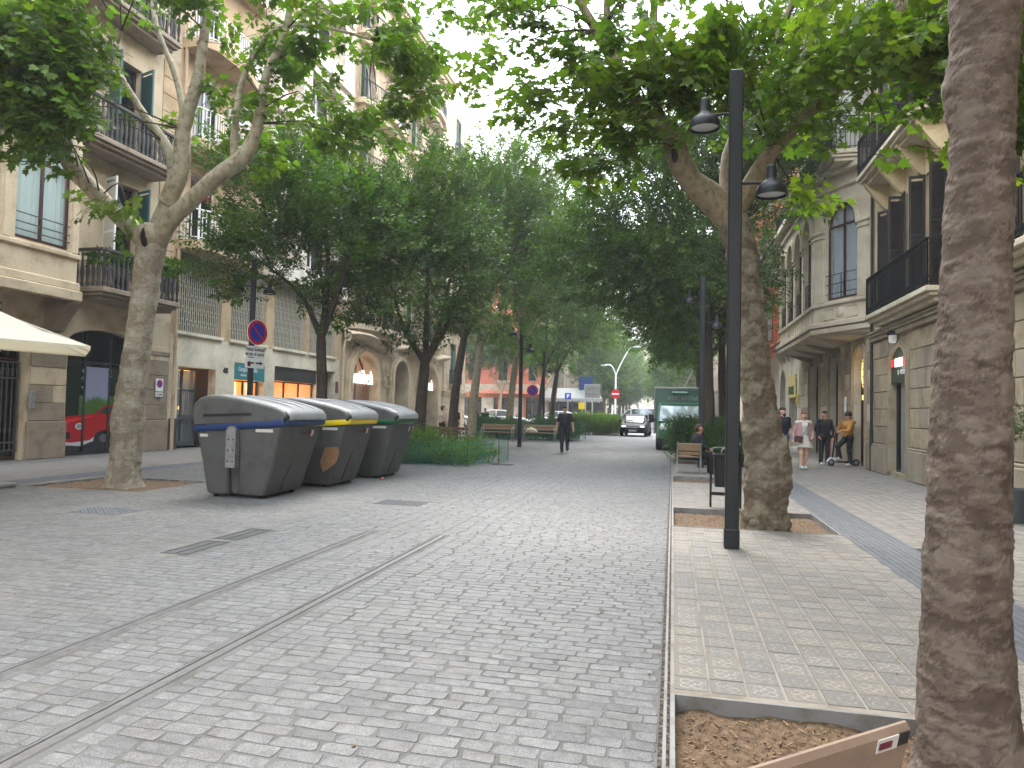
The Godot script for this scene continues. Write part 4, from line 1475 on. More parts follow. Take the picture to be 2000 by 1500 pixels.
	var ac := thing("air_conditioner", "white air conditioning unit on the cream wall between balconies", "air conditioner", f.at(23.1, 12.0, 0.25))
	part(ac, "case", MB.new().cbox(Vector3.ZERO, Vector3(0.35, 0.6, 0.85), 0.03), M.frame_white)
	part(ac, "fan_grille", MB.new().lathe([Vector2(0.22, 0.0), Vector2(0.2, 0.01), Vector2(0.02, 0.012)], Vector3(0.18, 0, 0.12), 14, Basis(Vector3(0, 0, 1), -PI / 2)), M.frame_dark)
	var hg := thing("hanging_decoration", "pink hanging streamer decoration on the lowest white balcony", "decoration", f.at(20.5, 8.6, 0.95))
	var hm := MB.new()
	var hr := RandomNumberGenerator.new()
	hr.seed = 5
	for i in 26: hm.box(Vector3(hr.randf_range(-0.06, 0.06), hr.randf_range(-0.5, 0.1), hr.randf_range(-0.14, 0.14)), Vector3(0.03, 0.12, 0.05), Basis.from_euler(Vector3(hr.randf(), hr.randf(), hr.randf())))
	part(hg, "streamer", hm, M.sign_red)
	part(hg, "cord", MB.new().bar(Vector3(0, 0, 0), Vector3(0, 1.3, 0), 0.01), M.frame_dark)

	# ---- C: ornate corner house
	var C := thing("ornate_house", "ornate pale stone house with carved arched shopfronts and curved balconies", "building")
	var cw := MB.new()
	var a1 := [33.3, 36.7, 0.0, 4.45, 1.7]
	var a2 := [38.9, 41.1, 0.0, 4.35, 1.1]
	var a3 := [43.6, 46.8, 0.0, 4.35, 1.6]
	wall_band(cw, f, 32.3, 48.3, 0, 5.5, [a1, a2, a3], 0.7)
	var cy := [5.5, 9.4, 13.2, 17.0, 20.6, 24.5]
	for i in 5:
		var o := []
		for u in [33.6, 37.2, 40.9, 44.6]: o.append([u, u + 1.7, cy[i] + 0.35, cy[i] + 2.9, 0.6])
		wall_band(cw, f, 32.3, 48.3, cy[i], cy[i + 1], o, 0.35)
		for k in 4:
			var wo := window(C, f, o[k], M.frame_white, 2, 0.0, 0.25)
			shutter(wo, f, o[k][0], 0.6, o[k][2], o[k][3] - 0.5, 2.2, M.shutter_green)
			part(wo, "surround", archivolt(f, o[k], 0.25, 0.16), M.stone_c)
		for k in 2:
			var u0 := 33.1 + k * 7.4
			var bm2 := MB.new()
			var pl := PackedVector2Array([Vector2(u0, 0.003)])
			for s in 9: pl.append(Vector2(u0 + 5.9 * s / 8.0, 0.55 + 0.55 * sin(PI * s / 8.0)))
			pl.append(Vector2(u0 + 5.9, 0.003))
			bm2.extrude(pl, f.at(0, cy[i] - 0.02, 0), f.U, f.N, Vector3.UP * 0.26)
			var pl2c := PackedVector2Array()
			for q in pl: pl2c.append(Vector2(u0 + 2.95 + (q.x - u0 - 2.95) * 0.9, q.y * 0.75 + 0.004))
			bm2.extrude(pl2c, f.at(0, cy[i] - 0.35, 0), f.U, f.N, Vector3.UP * 0.325)
			var bo := part(C, "balcony", bm2, M.stone_c)
			var rm := MB.new()
			for s in range(1, pl.size() - 2):
				var p0 := f.at(pl[s].x, cy[i] + 0.24, pl[s].y - 0.06)
				var p1 := f.at(pl[s + 1].x, cy[i] + 0.24, pl[s + 1].y - 0.06)
				rm.bar(p0 + Vector3.UP, p1 + Vector3.UP, 0.05)
				rm.bar(p0 + Vector3.UP * 0.1, p1 + Vector3.UP * 0.1, 0.03)
				for q in 6:
					var pp := p0.lerp(p1, q / 6.0)
					rm.bar(pp, pp + Vector3.UP, 0.02)
			part(bo, "railing", rm, M.wrought)
	part(C, "wall", cw, M.stone_c)
	part(C, "rear_volume", simple_block(f, 32.35, 48.25, 24.5, 12.0), M.far_wall)
	for a in [a1, a2, a3]: part(C, "arch_surround", archivolt(f, a, 0.45, 0.28), M.stone_c)
	part(C, "cornice", cornice(f, 32.3, 48.3, 24.0, 0.7, 0.6), M.stone_c)
	var wv := MB.new()
	var rg := []
	for s in 33:
		var u := 32.35 + s * 0.5
		var dd := 0.55 + 0.35 * sin((u - 32.3) * 0.8)
		var y := 4.95 + 0.18 * sin((u - 32.3) * 0.8 + 0.6)
		rg.append([f.at(u, y - 0.25, 0.01), f.at(u, y - 0.1, dd * 0.6), f.at(u, y, dd), f.at(u, y + 0.14, dd), f.at(u, y + 0.3, 0.01)])
	wv.loft(rg, false, false)
	part(C, "wavy_cornice", wv, M.stone_c)
	for q in [[35.0, 4.75, 1.9, 0.3, 60], [40.0, 4.7, 2.3, 0.45, 110], [45.2, 4.7, 2.0, 0.3, 70], [33.4, 6.4, 0.7, 0.7, 40], [37.9, 3.2, 0.5, 0.9, 24], [47.0, 5.9, 0.9, 0.6, 40]]: part(C, "carving", sculpt(f, q[0], q[1], q[2], q[3], q[4], int(q[0] * 7), 0.12), M.stone_c)
	# doors, shopfronts and their signs
	lit_room(C, f, 33.4, 36.6, 0.05, 4.4, 2.2, M.wood, 5.0, Color(1, 0.78, 0.6))
	window(C, f, [33.3, 36.7, 0.05, 4.45, 1.7], M.frame_brown, 3, 0.0, 0.65, M.pane_clear)
	window(C, f, a2, M.frame_dark, 2, 0.7, 0.6)
	window(C, f, a3, M.frame_dark, 2, 0.0, 0.65, M.pane)
	var st := MB.new()
	for i in 30: f.box(st, 43.7, 45.6, 0.1 + i * 0.09, 0.17 + i * 0.09, -0.5, -0.46)
	part(C, "roller_shutter", st, M.galvanised)
	for s in [[35.2, 0.95], [45.3, 0.95]]:
		var so := thing("shop_lettering", "glowing white shop name in the %s carved arch" % ("left" if s[0] < 40 else "right"), "sign", f.at(s[0], 3.1, -0.15))
		text(so, "letters", "montibello", 0.95, 0.05, Vector3.ZERO, f.tb(), M.white_letters, true, 0.8)
		var al := OmniLight3D.new()
		al.name = "letter_glow"
		al.light_energy = 0.03
		al.light_size = 0.3
		al.omni_range = 3.0
		al.shadow_enabled = true
		so.add_child(al)
		al.position = Vector3(0.25, 0, 0)
	var sp := thing("downpipe", "white crooked downpipe at the near edge of the ornate house", "pipe", f.at(32.45, 0, 0.15))
	part(sp, "pipe", MB.new().tube(curve([Vector3.ZERO, Vector3(0, 4.4, 0), Vector3(0.3, 4.8, 0), Vector3(0.3, 5.2, 0), Vector3(0, 5.6, 0), Vector3(0, 14, 0)], 3), spread([0.06, 0.06, 0.06, 0.06, 0.06, 0.06], 3), 8), M.stone_c)
	# ---- C2: rusticated corner piece
	var C2 := thing("corner_house", "narrow rusticated stone corner house with green shutters by the crossing", "building")
	var c2 := MB.new()
	var q1 := [50.2, 51.5, 3.4, 6.4]
	var q2 := [50.3, 51.3, 0.1, 1.9]
	wall_band(c2, f, 48.35, 54.0, 0, 2.9, [q2], 0.3)
	wall_band(c2, f, 48.35, 54.0, 2.9, 7.2, [q1], 0.3)
	for i in 4: wall_band(c2, f, 48.35, 54.0, 7.2 + i * 4.2, 11.4 + i * 4.2, [[50.2, 51.5, 7.6 + i * 4.2, 10.6 + i * 4.2]], 0.3)
	var fz := FF.new(Vector3(-15.95, 0, -54.0), Vector3(-1, 0, 0), Vector3(0, 0, -1))
	wall_band(c2, fz, 0, 14, 0, 24.0, [[2, 4, 1, 3.5], [6, 8, 1, 3.5]], 0.3)
	part(C2, "wall", c2, M.stone_c)
	part(C2, "rear_volume", simple_block(f, 48.4, 53.95, 24.0, 13.0), M.far_wall)
	for i in 5:
		var o := [50.2, 51.5, 3.4 if i == 0 else 7.6 + (i - 1) * 4.2, 6.4 if i == 0 else 10.6 + (i - 1) * 4.2]
		var wo := window(C2, f, o, M.shutter_green, 2, 0.0, 0.2)
		shutter(wo, f, o[0], 0.64, o[2], o[3], 0.05, M.shutter_green, -0.1)
		shutter(wo, f, o[1], -0.64, o[2], o[3], 0.05, M.shutter_green, -0.1)
		var bo := balcony(C2, f, 49.9, 51.8, o[2] - 0.02, 0.45, M.stone_c)
		part(bo, "railing", rail_iron(f, 49.95, 51.75, o[2], 1.0, 0.05, 0.4, 0.12, 0.025), M.wrought)
	window(C2, f, q2, M.frame_dark, 1, 0.0, 0.25)
	stones(C2, f, 48.5, 49.8, 0.0, 7.0, 0.5, 0.65, [M.stone_c], [], 0.05, 81)
	stones(C2, f, 51.9, 53.9, 0.0, 7.0, 0.5, 0.65, [M.stone_c], [], 0.05, 82)
	part(C2, "string_course", cornice(f, 48.35, 54.0, 2.5, 0.3, 0.35), M.stone_c)

# ---------------------------------------------------------------- right side of the street
func build_right() -> void:
	var f := FF.new(Vector3(5.7, 0, 0), Vector3(0, 0, -1), Vector3(-1, 0, 0))
	var sm := [M.stone_d, M.stone_d, M.stone_d2, M.stone_d3]
	# ---- D: near house with iron balconies
	var D := thing("rusticated_house", "near house on the right with coursed stone base, brown shutters and iron balconies", "building")
	var dm := MB.new()
	var o1 := [19.55, 20.95, 0.12, 3.4, 0.55]
	var o0 := [9.4, 11.2, 0.12, 3.3, 0.5]
	wall_band(dm, f, 1.0, 22.6, 0, 4.0, [[3.5, 5.2, 0.12, 3.3, 0.5], o0, o1], 0.55)
	part(D, "wall", dm, M.stone_d)
	var dm2 := MB.new()
	var dw := [[4.0, 5.2], [8.2, 9.4], [12.4, 13.6], [16.95, 18.3], [19.95, 21.2]]
	var ys := [4.0, 7.9, 11.7, 15.4, 19.5]
	for i in 4:
		var o := []
		for w in dw: o.append([w[0], w[1], ys[i] + 0.4, ys[i] + 3.25])
		wall_band(dm2, f, 1.0, 22.6, ys[i], ys[i + 1], o, 0.3)
		for k in 5:
			var wo := window(D, f, o[k], M.frame_brown, 2, 0.0, 0.26)
			shutter(wo, f, o[k][0], 0.34, o[k][2], o[k][3], [1.75, 2.3, 2.0, 1.6, 1.5][k], M.shutter_brown, 0.0)
			shutter(wo, f, o[k][0] - 0.12, -0.3, o[k][2], o[k][3], 0.12, M.shutter_brown, 0.05)
			shutter(wo, f, o[k][1], -0.34, o[k][2], o[k][3], [1.75, 2.0, 2.2, 1.7, 2.5][k], M.shutter_brown, 0.0)
		var proj: float = [0.52, 0.75, 0.6, 0.5][i]
		for b in [[16.6, 21.6], [11.6, 14.4], [3.4, 9.9]]:
			var bo := balcony(D, f, b[0], b[1], ys[i] + 0.36, proj, M.stone_e, 0.12)
			part(bo, "railing", rail_iron(f, b[0] + 0.04, b[1] - 0.04, ys[i] + 0.36, 1.02, 0.04, proj - 0.05, 0.1, 0.016), M.wrought)
			if i > 0:
				var n := int((b[1] - b[0]) / 1.6) + 1
				for k in n:
					var u := lerpf(b[0] + 0.25, b[1] - 0.4, float(k) / maxi(n - 1, 1))
					var bk := MB.new()
					bk.extrude(PackedVector2Array([Vector2(0.004, -0.75), Vector2(0.14, -0.66), Vector2(proj - 0.14, -0.03), Vector2(proj - 0.14, 0.06), Vector2(0.004, 0.06)]), f.at(u, ys[i] + 0.08, 0), f.N, Vector3.UP, f.U * 0.16)
					part(bo, "bracket", bk, M.render_d)
	part(D, "wall", dm2, M.render_d)
	part(D, "rear_volume", simple_block(f, 1.05, 22.55, 19.5, 12.0), M.far_wall)
	part(D, "cornice", cornice(f, 1.0, 22.6, 3.72, 0.2, 0.27), M.stone_d2)
	stones(D, f, 11.5, 19.3, 0.82, 3.68, 0.477, 0.62, sm, [o1, o0], 0.035, 21)
	stones(D, f, 21.15, 22.5, 0.82, 3.68, 0.477, 1.3, sm, [], 0.05, 22)
	stones(D, f, 5.5, 9.2, 0.82, 3.68, 0.477, 0.62, sm, [o0], 0.035, 23)
	for p in [[11.3, 19.35, 0.09], [21.1, 22.58, 0.1], [1.0, 9.3, 0.09]]:
		var pl := MB.new()
		f.cbox(pl, p[0], p[1], 0.0, 0.74, -0.02, p[2], 0.02)
		f.cbox(pl, p[0], p[1], 0.74, 0.81, -0.02, p[2] * 0.7, 0.02)
		part(D, "plinth", pl, M.stone_d2)
	# doorway: arched sign above, pale leaf standing open
	part(D, "arch_surround", archivolt(f, o1, 0.16, 0.07), M.stone_d)
	window(D, f, [19.55, 20.95, 0.12, 2.5], M.frame_dark, 2, 0.0, 0.16)
	var dl := MB.new()
	f.box(dl, 19.95, 20.4, 0.14, 2.45, -0.13, -0.09)
	part(D, "door_leaf", dl, M.galvanised)
	var sg := thing("arched_sign", "dark green arched shop sign with lit letters over the doorway", "sign", f.at(20.25, 0, -0.07))
	var sb := MB.new()
	sb.extrude(outline(-0.69, 0.69, 2.45, 3.36, 0.5), Vector3.ZERO, f.U, Vector3.UP, f.N * 0.07)
	mat("sign_olive", Color(0.2, 0.24, 0.17), 0.5)
	part(sg, "panel", sb, M.sign_olive)
	text(sg, "lettering", "DO", 0.3, 0.02, f.N * 0.08 - f.U * -0.43 + Vector3.UP * 2.98, f.tb(), M.red_letters, true)
	var wb := MB.new()
	wb.box(f.N * 0.085 + Vector3.UP * 2.985 + f.U * 0.0, Vector3(0.62, 0.22, 0.02), f.basis())
	part(sg, "light_box", wb, M.white_letters)
	text(sg, "lettering", "KEI", 0.3, 0.02, f.N * 0.08 - f.U * 0.5 + Vector3.UP * 3.0, f.tb(), M.red_letters, true, 0.75)
	text(sg, "lettering", "T · VOZER", 0.16, 0.01, f.N * 0.075 - f.U * 0.25 + Vector3.UP * 2.72, f.tb(), M.sign_white, true)
	var gl := OmniLight3D.new()
	gl.name = "sign_glow"
	gl.light_energy = 0.03
	gl.light_size = 0.2
	gl.omni_range = 2.5
	gl.shadow_enabled = true
	sg.add_child(gl)
	gl.position = f.N * 0.25 + Vector3.UP * 2.98
	var al := thing("alarm_lamp", "black and white alarm box on the keystone above the arched sign", "alarm", f.at(20.3, 3.62, 0.06))
	part(al, "case", MB.new().cbox(f.N * 0.08 + Vector3(0, -0.02, 0), Vector3(0.18, 0.22, 0.16), 0.03), M.frame_white)
	part(al, "hood", MB.new().cbox(f.N * 0.1 + Vector3(0, 0.13, -0.02), Vector3(0.24, 0.1, 0.22), 0.03), M.black)
	# pot with shrub at the right edge
	var pot := thing("potted_shrub", "small round shrub in a dark planter beside the right house", "plant", Vector3(5.0, 0, -12.25))
	part(pot, "planter", MB.new().lathe([Vector2(0.0, 0.0), Vector2(0.2, 0.0), Vector2(0.26, 0.5), Vector2(0.24, 0.5), Vector2(0.22, 0.44), Vector2(0.0, 0.44)], Vector3.ZERO, 18, Basis(), true), M.door_grey)
	part(pot, "stem", MB.new().tube([Vector3(0, 0.4, 0), Vector3(0.02, 1.2, 0)], [0.025, 0.015], 6), M.bark_dark)
	var pb := PackedFloat32Array()
	scatter(pb, [[Vector3(0, 1.45, 0), Vector3(0.3, 0.32, 0.3)]], 26, 9, 0.09, 0.33, Color(0.06, 0.11, 0.035), Vector3(0, 1.4, 0))
	multi(pot, "foliage", sprig_small, M.leaf_small, pb, pb.size() / 16)

	# ---- E: house with the arched stone bay
	var E := thing("bay_house", "pale stone house on the right with a projecting bay of arched windows", "building")
	var em := MB.new()
	var d1 := [23.45, 25.0, 0.0, 3.75, 0.75]
	var d2 := [26.9, 28.6, 0.0, 4.0, 0.8]
	var d3 := [30.4, 32.6, 0.0, 4.1, 0.9]
	wall_band(em, f, 22.65, 35.4, 0, 4.5, [d1, d2, d3], 0.6)
	var ey := [4.5, 9.3, 13.0, 16.6, 20.2]
	for i in 4:
		var o := []
		for u in [23.6, 26.6, 29.6, 32.6]: o.append([u, u + 1.3, ey[i] + 0.4, ey[i] + 3.0])
		wall_band(em, f, 22.65, 35.4, ey[i], ey[i + 1], o, 0.3)
		if i == 0: continue
		for k in 4:
			var wo := window(E, f, o[k], M.frame_white, 2, 0.0, 0.25)
			shutter(wo, f, o[k][0], 0.6, o[k][2], o[k][3], 2.0, M.frame_white)
			shutter(wo, f, o[k][1], -0.6, o[k][2], o[k][3], 2.0, M.frame_white)
		var bo := balcony(E, f, 23.0, 35.0, ey[i] + 0.36, 1.2 if i == 1 else 0.7, M.stone_e)
		part(bo, "railing", rail_iron(f, 23.05, 34.95, ey[i] + 0.36, 1.0, 0.05, 1.1 if i == 1 else 0.62, 0.13, 0.02, false), M.wrought)
	part(E, "wall", em, M.stone_e)
	part(E, "rear_volume", simple_block(f, 22.7, 35.35, 20.2, 12.0), M.far_wall)
	# bay: three faces
	var P := [f.at(22.95, 0, 0.02), f.at(25.12, 0, 1.2), f.at(32.8, 0, 1.2), f.at(34.9, 0, 0.02)]
	var ff := []
	for k in 3:
		var u: Vector3 = (P[k + 1] - P[k]).normalized()
		var n := Vector3.UP.cross(u)
		if n.dot(f.N) < 0: n = -n
		ff.append(FF.new(P[k], u, n))
	var bm := MB.new()
	var L0: float = P[0].distance_to(P[1])
	var L1: float = P[1].distance_to(P[2])
	var c0 := [0.55, 1.95, 5.25, 8.3, 0.7]
	wall_band(bm, ff[0], 0, L0, 4.5, 9.3, [c0], 0.25)
	var cs := []
	for k in 4: cs.append([0.45 + k * 1.82, 0.45 + k * 1.82 + 1.35, 5.25, 8.3, 0.675])
	wall_band(bm, ff[1], 0, L1, 4.5, 9.3, cs, 0.25)
	wall_band(bm, ff[2], 0, L0, 4.5, 9.3, [[0.5, 1.85, 5.25, 8.3, 0.7]], 0.25)
	for y in [4.5, 9.3]:
		var k0 := bm.v.size()
		for p in P: bm.v.push_back(p + Vector3.UP * y)
		bm.tri(k0, k0 + 1, k0 + 2); bm.tri(k0, k0 + 2, k0 + 3)
	var bay := part(E, "bay", bm, M.stone_e)
	window(E, ff[0], c0, M.frame_brown, 2, 0.78, 0.16, M.pane_clear, M.curtain_blue)
	for k in 4: window(E, ff[1], cs[k], M.frame_brown, 2, 0.78, 0.16, M.pane_clear, M.curtain)
	window(E, ff[2], [0.5, 1.85, 5.25, 8.3, 0.7], M.frame_brown, 2, 0.78, 0.16)
	part(bay, "arch_surround", archivolt(ff[0], [0.55, 1.95, 7.55, 8.3, 0.7], 0.17, 0.09), M.stone_e)
	for k in 4: part(bay, "arch_surround", archivolt(ff[1], [cs[k][0], cs[k][1], 7.55, 8.3, 0.675], 0.16, 0.08), M.stone_e)
	var tr := MB.new()
	for lv in [[4.2, 0.1, 0.18], [4.4, 0.16, 0.16], [5.08, 0.08, 0.1], [8.75, 0.1, 0.12], [9.15, 0.28, 0.22]]:
		for k in 3:
			var q: FF = ff[k]
			q.cbox(tr, -0.06, (L0 if k != 1 else L1) + 0.06, lv[0], lv[0] + lv[2], -0.03 + 0.003 * k, lv[1] + 0.003 * k, 0.02)
	for p in [[0, 0.28], [0, 2.2], [1, 0.22], [1, 2.03], [1, 3.85], [1, 5.67], [1, 7.49]]:
		var q: FF = ff[p[0]]
		var w := 0.2 if p[0] == 0 else 0.15
		q.cbox(tr, p[1] - w, p[1] + w, 5.2, 7.3, -0.02, 0.035, 0.01)
		q.cbox(tr, p[1] - w - 0.04, p[1] + w + 0.04, 7.3, 7.37, -0.02, 0.08, 0.015)
		q.cbox(tr, p[1] - w - 0.02, p[1] + w + 0.02, 7.372, 7.46, -0.02, 0.05, 0.015)
		q.cbox(tr, p[1] - w - 0.06, p[1] + w + 0.06, 7.462, 7.56, -0.02, 0.1, 0.015)
	part(bay, "moulding", tr, M.stone_e)
	var pn := MB.new()
	for p in [[0, 0.5, 1.0], [0, 1.5, 2.0], [1, 0.5, 0.9], [1, 1.35, 1.75], [1, 2.3, 2.75], [1, 3.15, 3.6], [1, 4.1, 4.6], [1, 5.0, 5.4]]:
		var q: FF = ff[p[0]]
		for s in [[p[1], p[2], 4.98, 5.01], [p[1], p[2], 4.64, 4.67], [p[1], p[1] + 0.03, 4.67, 4.98], [p[2] - 0.03, p[2], 4.67, 4.98]]: q.box(pn, s[0], s[1], s[2], s[3], -0.01, 0.03)
	pn.lathe([Vector2(0.15, 0.0), Vector2(0.15, 0.04), Vector2(0.11, 0.06), Vector2(0.0, 0.062)], ff[0].at(1.25, 4.83, 0), 18, Basis(ff[0].U, ff[0].N, ff[0].U.cross(ff[0].N)))
	part(bay, "panel_relief", pn, M.stone_e)
	var gb := MB.new()
	for y in [5.45, 5.75, 6.05]: ff[0].box(gb, 0.56, 1.94, y, y + 0.022, -0.03, -0.01)
	ff[0].box(gb, 1.24, 1.26, 5.3, 6.05, -0.03, -0.012)
	for k in 4:
		for y in [5.45, 5.75, 6.05]: ff[1].box(gb, cs[k][0], cs[k][1], y, y + 0.022, -0.03, -0.01)
		for j in 8: ff[1].box(gb, cs[k][0] + j * 0.18, cs[k][0] + j * 0.18 + 0.015, 5.3, 6.05, -0.028, -0.014)
	part(bay, "guard_bar", gb, M.wrought)
	# sloped soffit and its brackets
	var so := MB.new()
	so.quad(P[0] + Vector3.UP * 4.0, P[0] + Vector3.UP * 4.2, P[1] + Vector3.UP * 4.2, f.at(25.12, 4.0, 0.1))
	so.quad(f.at(25.12, 4.0, 0.1), P[1] + Vector3.UP * 4.2, P[2] + Vector3.UP * 4.2, f.at(32.8, 4.0, 0.1))
	part(bay, "soffit", so, M.stone_e)
	for u in [25.3, 27.6, 29.8, 32.0]:
		var bk := MB.new()
		bk.extrude(PackedVector2Array([Vector2(0.004, -0.35), Vector2(0.1, -0.35), Vector2(0.16, -0.2), Vector2(1.05, 0.12), Vector2(0.004, 0.0)]), f.at(u, 4.0, 0), f.N, Vector3.UP, f.U * 0.18)
		part(bay, "bracket", bk, M.stone_d2)
	# ground floor: blocks, arches, lit oval over the door
	stones(E, f, 22.75, 35.3, 0.9, 4.0, 0.52, 0.7, [M.stone_d3, M.stone_d, M.stone_e], [d1, d2, d3], 0.03, 33)
	for p in [[22.68, 23.3], [25.15, 26.75], [28.75, 30.25], [32.75, 35.35]]:
		var ep := MB.new()
		f.cbox(ep, p[0], p[1], 0, 0.88, -0.02, 0.08, 0.02)
		part(E, "plinth", ep, M.stone_d2)
	for d in [d1, d2, d3]: part(E, "arch_surround", archivolt(f, d, 0.18, 0.08), M.stone_d3)
	window(E, f, d1, M.frame_brown, 2, 0.6, 0.24)
	window(E, f, d2, M.frame_dark, 2, 0.6, 0.24)
	window(E, f, d3, M.shutter_brown, 2, 0.7, 0.28)
	var ov := thing("oval_light", "glowing cream oval window above the doorway behind the scooter", "lamp", f.at(24.2, 2.95, -0.16))
	part(ov, "light_panel", MB.new().lathe([Vector2(0.001, 0.0), Vector2(1.0, 0.0), Vector2(1.0, 0.03)], Vector3.ZERO, 22, Basis(f.U * 0.42, f.N, Vector3.UP * 0.55)), M.oval_light)
	var vb := MB.new()
	for i in 4: vb.box(Vector3.UP * (-0.36 + i * 0.24) + f.N * 0.02, Vector3(0.78, 0.02, 0.02), f.basis())
	for i in 2: vb.box(f.U * (-0.15 + i * 0.3) + f.N * 0.024, Vector3(0.02, 1.0, 0.02), f.basis())
	part(ov, "glazing_bar", vb, M.frame_brown)
	var ol := OmniLight3D.new()
	ol.name = "oval_glow"
	ol.light_energy = 0.05
	ol.light_color = Color(1, 0.85, 0.55)
	ol.light_size = 0.3
	ol.omni_range = 4.0
	ol.shadow_enabled = true
	ov.add_child(ol)
	ol.position = f.N * 0.1
	var lb := thing("light_box", "small glowing yellow box sign below the oval window", "sign", f.at(24.2, 2.17, -0.15))
	part(lb, "light_panel", MB.new().box(Vector3.ZERO, Vector3(0.7, 0.16, 0.04), f.basis()), M.oval_light)
	part(lb, "bracket", MB.new().box(-f.N * 0.03, Vector3(0.74, 0.2, 0.02), f.basis()), M.frame_dark)
	var dp := thing("downpipe", "slim dark drainpipe where the two right houses meet", "pipe", f.at(22.62, 0, 0.07))
	part(dp, "pipe", MB.new().tube([Vector3(0, 0.0, 0), Vector3(0, 12, 0)], [0.04, 0.04], 8), M.frame_dark)
	part(dp, "shoe", MB.new().lathe([Vector2(0.041, 0), Vector2(0.055, 0.0), Vector2(0.055, 1.2), Vector2(0.041, 1.2)], Vector3.ZERO, 8), M.frame_dark)
	var wp := thing("wall_notice", "narrow white notice fixed between two arches of the bay house", "sign", f.at(25.9, 1.9, 0.06))
	part(wp, "plate", MB.new().box(Vector3.ZERO, Vector3(0.2, 0.65, 0.03), f.basis()), M.sign_white)

	# ---- F: pale narrow shop house
	var F := thing("pale_shop_house", "narrow pale house with a green and yellow shop sign beyond the bay house", "building")
	var fm := MB.new()
	var s1 := [35.9, 38.2, 0.05, 3.5]
	var s2 := [39.4, 41.4, 0.05, 4.0, 1.0]
	wall_band(fm, f, 35.4, 42.0, 0, 5.6, [s1, s2], 0.4)
	part(F, "wall", fm, M.render_white)
	var fm2 := MB.new()
	for i in 3:
		wall_band(fm2, f, 35.4, 42.0, 5.6 + i * 4, 9.6 + i * 4, [[36.2, 37.6, 6.0 + i * 4, 8.9 + i * 4], [39.6, 41.0, 6.0 + i * 4, 8.9 + i * 4]], 0.3)
		window(F, f, [36.2, 37.6, 6.0 + i * 4, 8.9 + i * 4], M.red_frame, 2, 0.7, 0.2)
		window(F, f, [39.6, 41.0, 6.0 + i * 4, 8.9 + i * 4], M.red_frame, 2, 0.7, 0.2)
	part(F, "wall", fm2, M.orange)
	part(F, "rear_volume", simple_block(f, 35.45, 41.95, 17.6, 12.0), M.far_wall)
	window(F, f, s1, M.frame_white, 2, 0.6, 0.3)
	window(F, f, s2, M.frame_white, 2, 0.55, 0.3)
	part(F, "cornice", cornice(f, 35.4, 42.0, 4.9, 0.55, 0.5), M.orange)
	for i in 5:
		var bk := MB.new()
		bk.extrude(PackedVector2Array([Vector2(0.004, -0.6), Vector2(0.1, -0.5), Vector2(0.4, 0.0), Vector2(0.004, 0.0)]), f.at(35.8 + i * 1.2, 4.88, 0), f.N, Vector3.UP, f.U * 0.2)
		part(F, "bracket", bk, M.stone_e)
	var fs := thing("shop_sign", "square yellow and green shop sign on the pale house", "sign", f.at(37.05, 3.0, 0.05))
	mat("sign_cream", Color(0.8, 0.74, 0.45), 0.5)
	part(fs, "panel", MB.new().box(Vector3.ZERO, Vector3(2.2, 1.1, 0.06), f.basis()), M.sign_cream)
	text(fs, "lettering", "FLORS", 0.55, 0.02, f.N * 0.04 - Vector3.UP * 0.2, f.tb(), M.paint_green, true)
	var yb := thing("yellow_plate", "small yellow alarm plate on the pier of the pale house", "sign", f.at(35.65, 2.35, 0.04))
	part(yb, "plate", MB.new().box(Vector3.ZERO, Vector3(0.35, 0.45, 0.05), f.basis()), M.paint_yellow)
	part(yb, "emblem", MB.new().box(f.N * 0.03 + Vector3.UP * 0.06, Vector3(0.12, 0.1, 0.01), f.basis()), M.black)

	# ---- G: orange house with its bay
	var G := thing("orange_house", "salmon orange house with red framed bay windows far on the right", "building")
	var gm := MB.new()
	wall_band(gm, f, 42.05, 56.0, 0, 5.0, [[43.2, 45.6, 0.05, 3.8, 1.0], [47.5, 49.5, 0.05, 3.8, 1.0], [51.5, 54.0, 0.05, 3.8, 1.0]], 0.4)
	for o in [[43.2, 45.6, 0.05, 3.8, 1.0], [47.5, 49.5, 0.05, 3.8, 1.0], [51.5, 54.0, 0.05, 3.8, 1.0]]: window(G, f, o, M.frame_dark, 2, 0.6, 0.3)
	part(G, "wall", gm, M.stone_e)
	var gw := MB.new()
	for i in 4:
		var o := [[47.5, 49.0, 5.6 + i * 3.7, 8.1 + i * 3.7], [52.0, 53.5, 5.6 + i * 3.7, 8.1 + i * 3.7]]
		wall_band(gw, f, 42.05, 56.0, 5.0 + i * 3.7, 8.7 + i * 3.7, o, 0.3)
		for k in o: window(G, f, k, M.red_frame, 2, 0.0, 0.2)
	part(G, "wall", gw, M.orange)
	part(G, "rear_volume", simple_block(f, 42.1, 55.95, 19.8, 12.0), M.far_wall)
	var fz := FF.new(f.at(42.4, 0, 0), Vector3(-1, 0, 0), Vector3(0, 0, 1))
	var fs2 := FF.new(f.at(0, 0, 1.3), f.U, f.N)
	var gb2 := MB.new()
	for i in 4:
		var y := 5.0 + i * 3.7
		wall_band(gb2, fz, 0.0, 1.3, y, y + 3.7, [[0.25, 1.1, y + 0.7, y + 3.1]], 0.15)
		wall_band(gb2, fs2, 42.4, 46.6, y, y + 3.7, [[42.7, 44.2, y + 0.7, y + 3.1], [44.8, 46.3, y + 0.7, y + 3.1]], 0.15)
		window(G, fz, [0.25, 1.1, y + 0.7, y + 3.1], M.red_frame, 2, 0.0, 0.1, M.pane_clear, M.curtain)
		for o in [[42.7, 44.2, y + 0.7, y + 3.1], [44.8, 46.3, y + 0.7, y + 3.1]]: window(G, fs2, o, M.red_frame, 2, 0.0, 0.1, M.pane_clear, M.curtain)
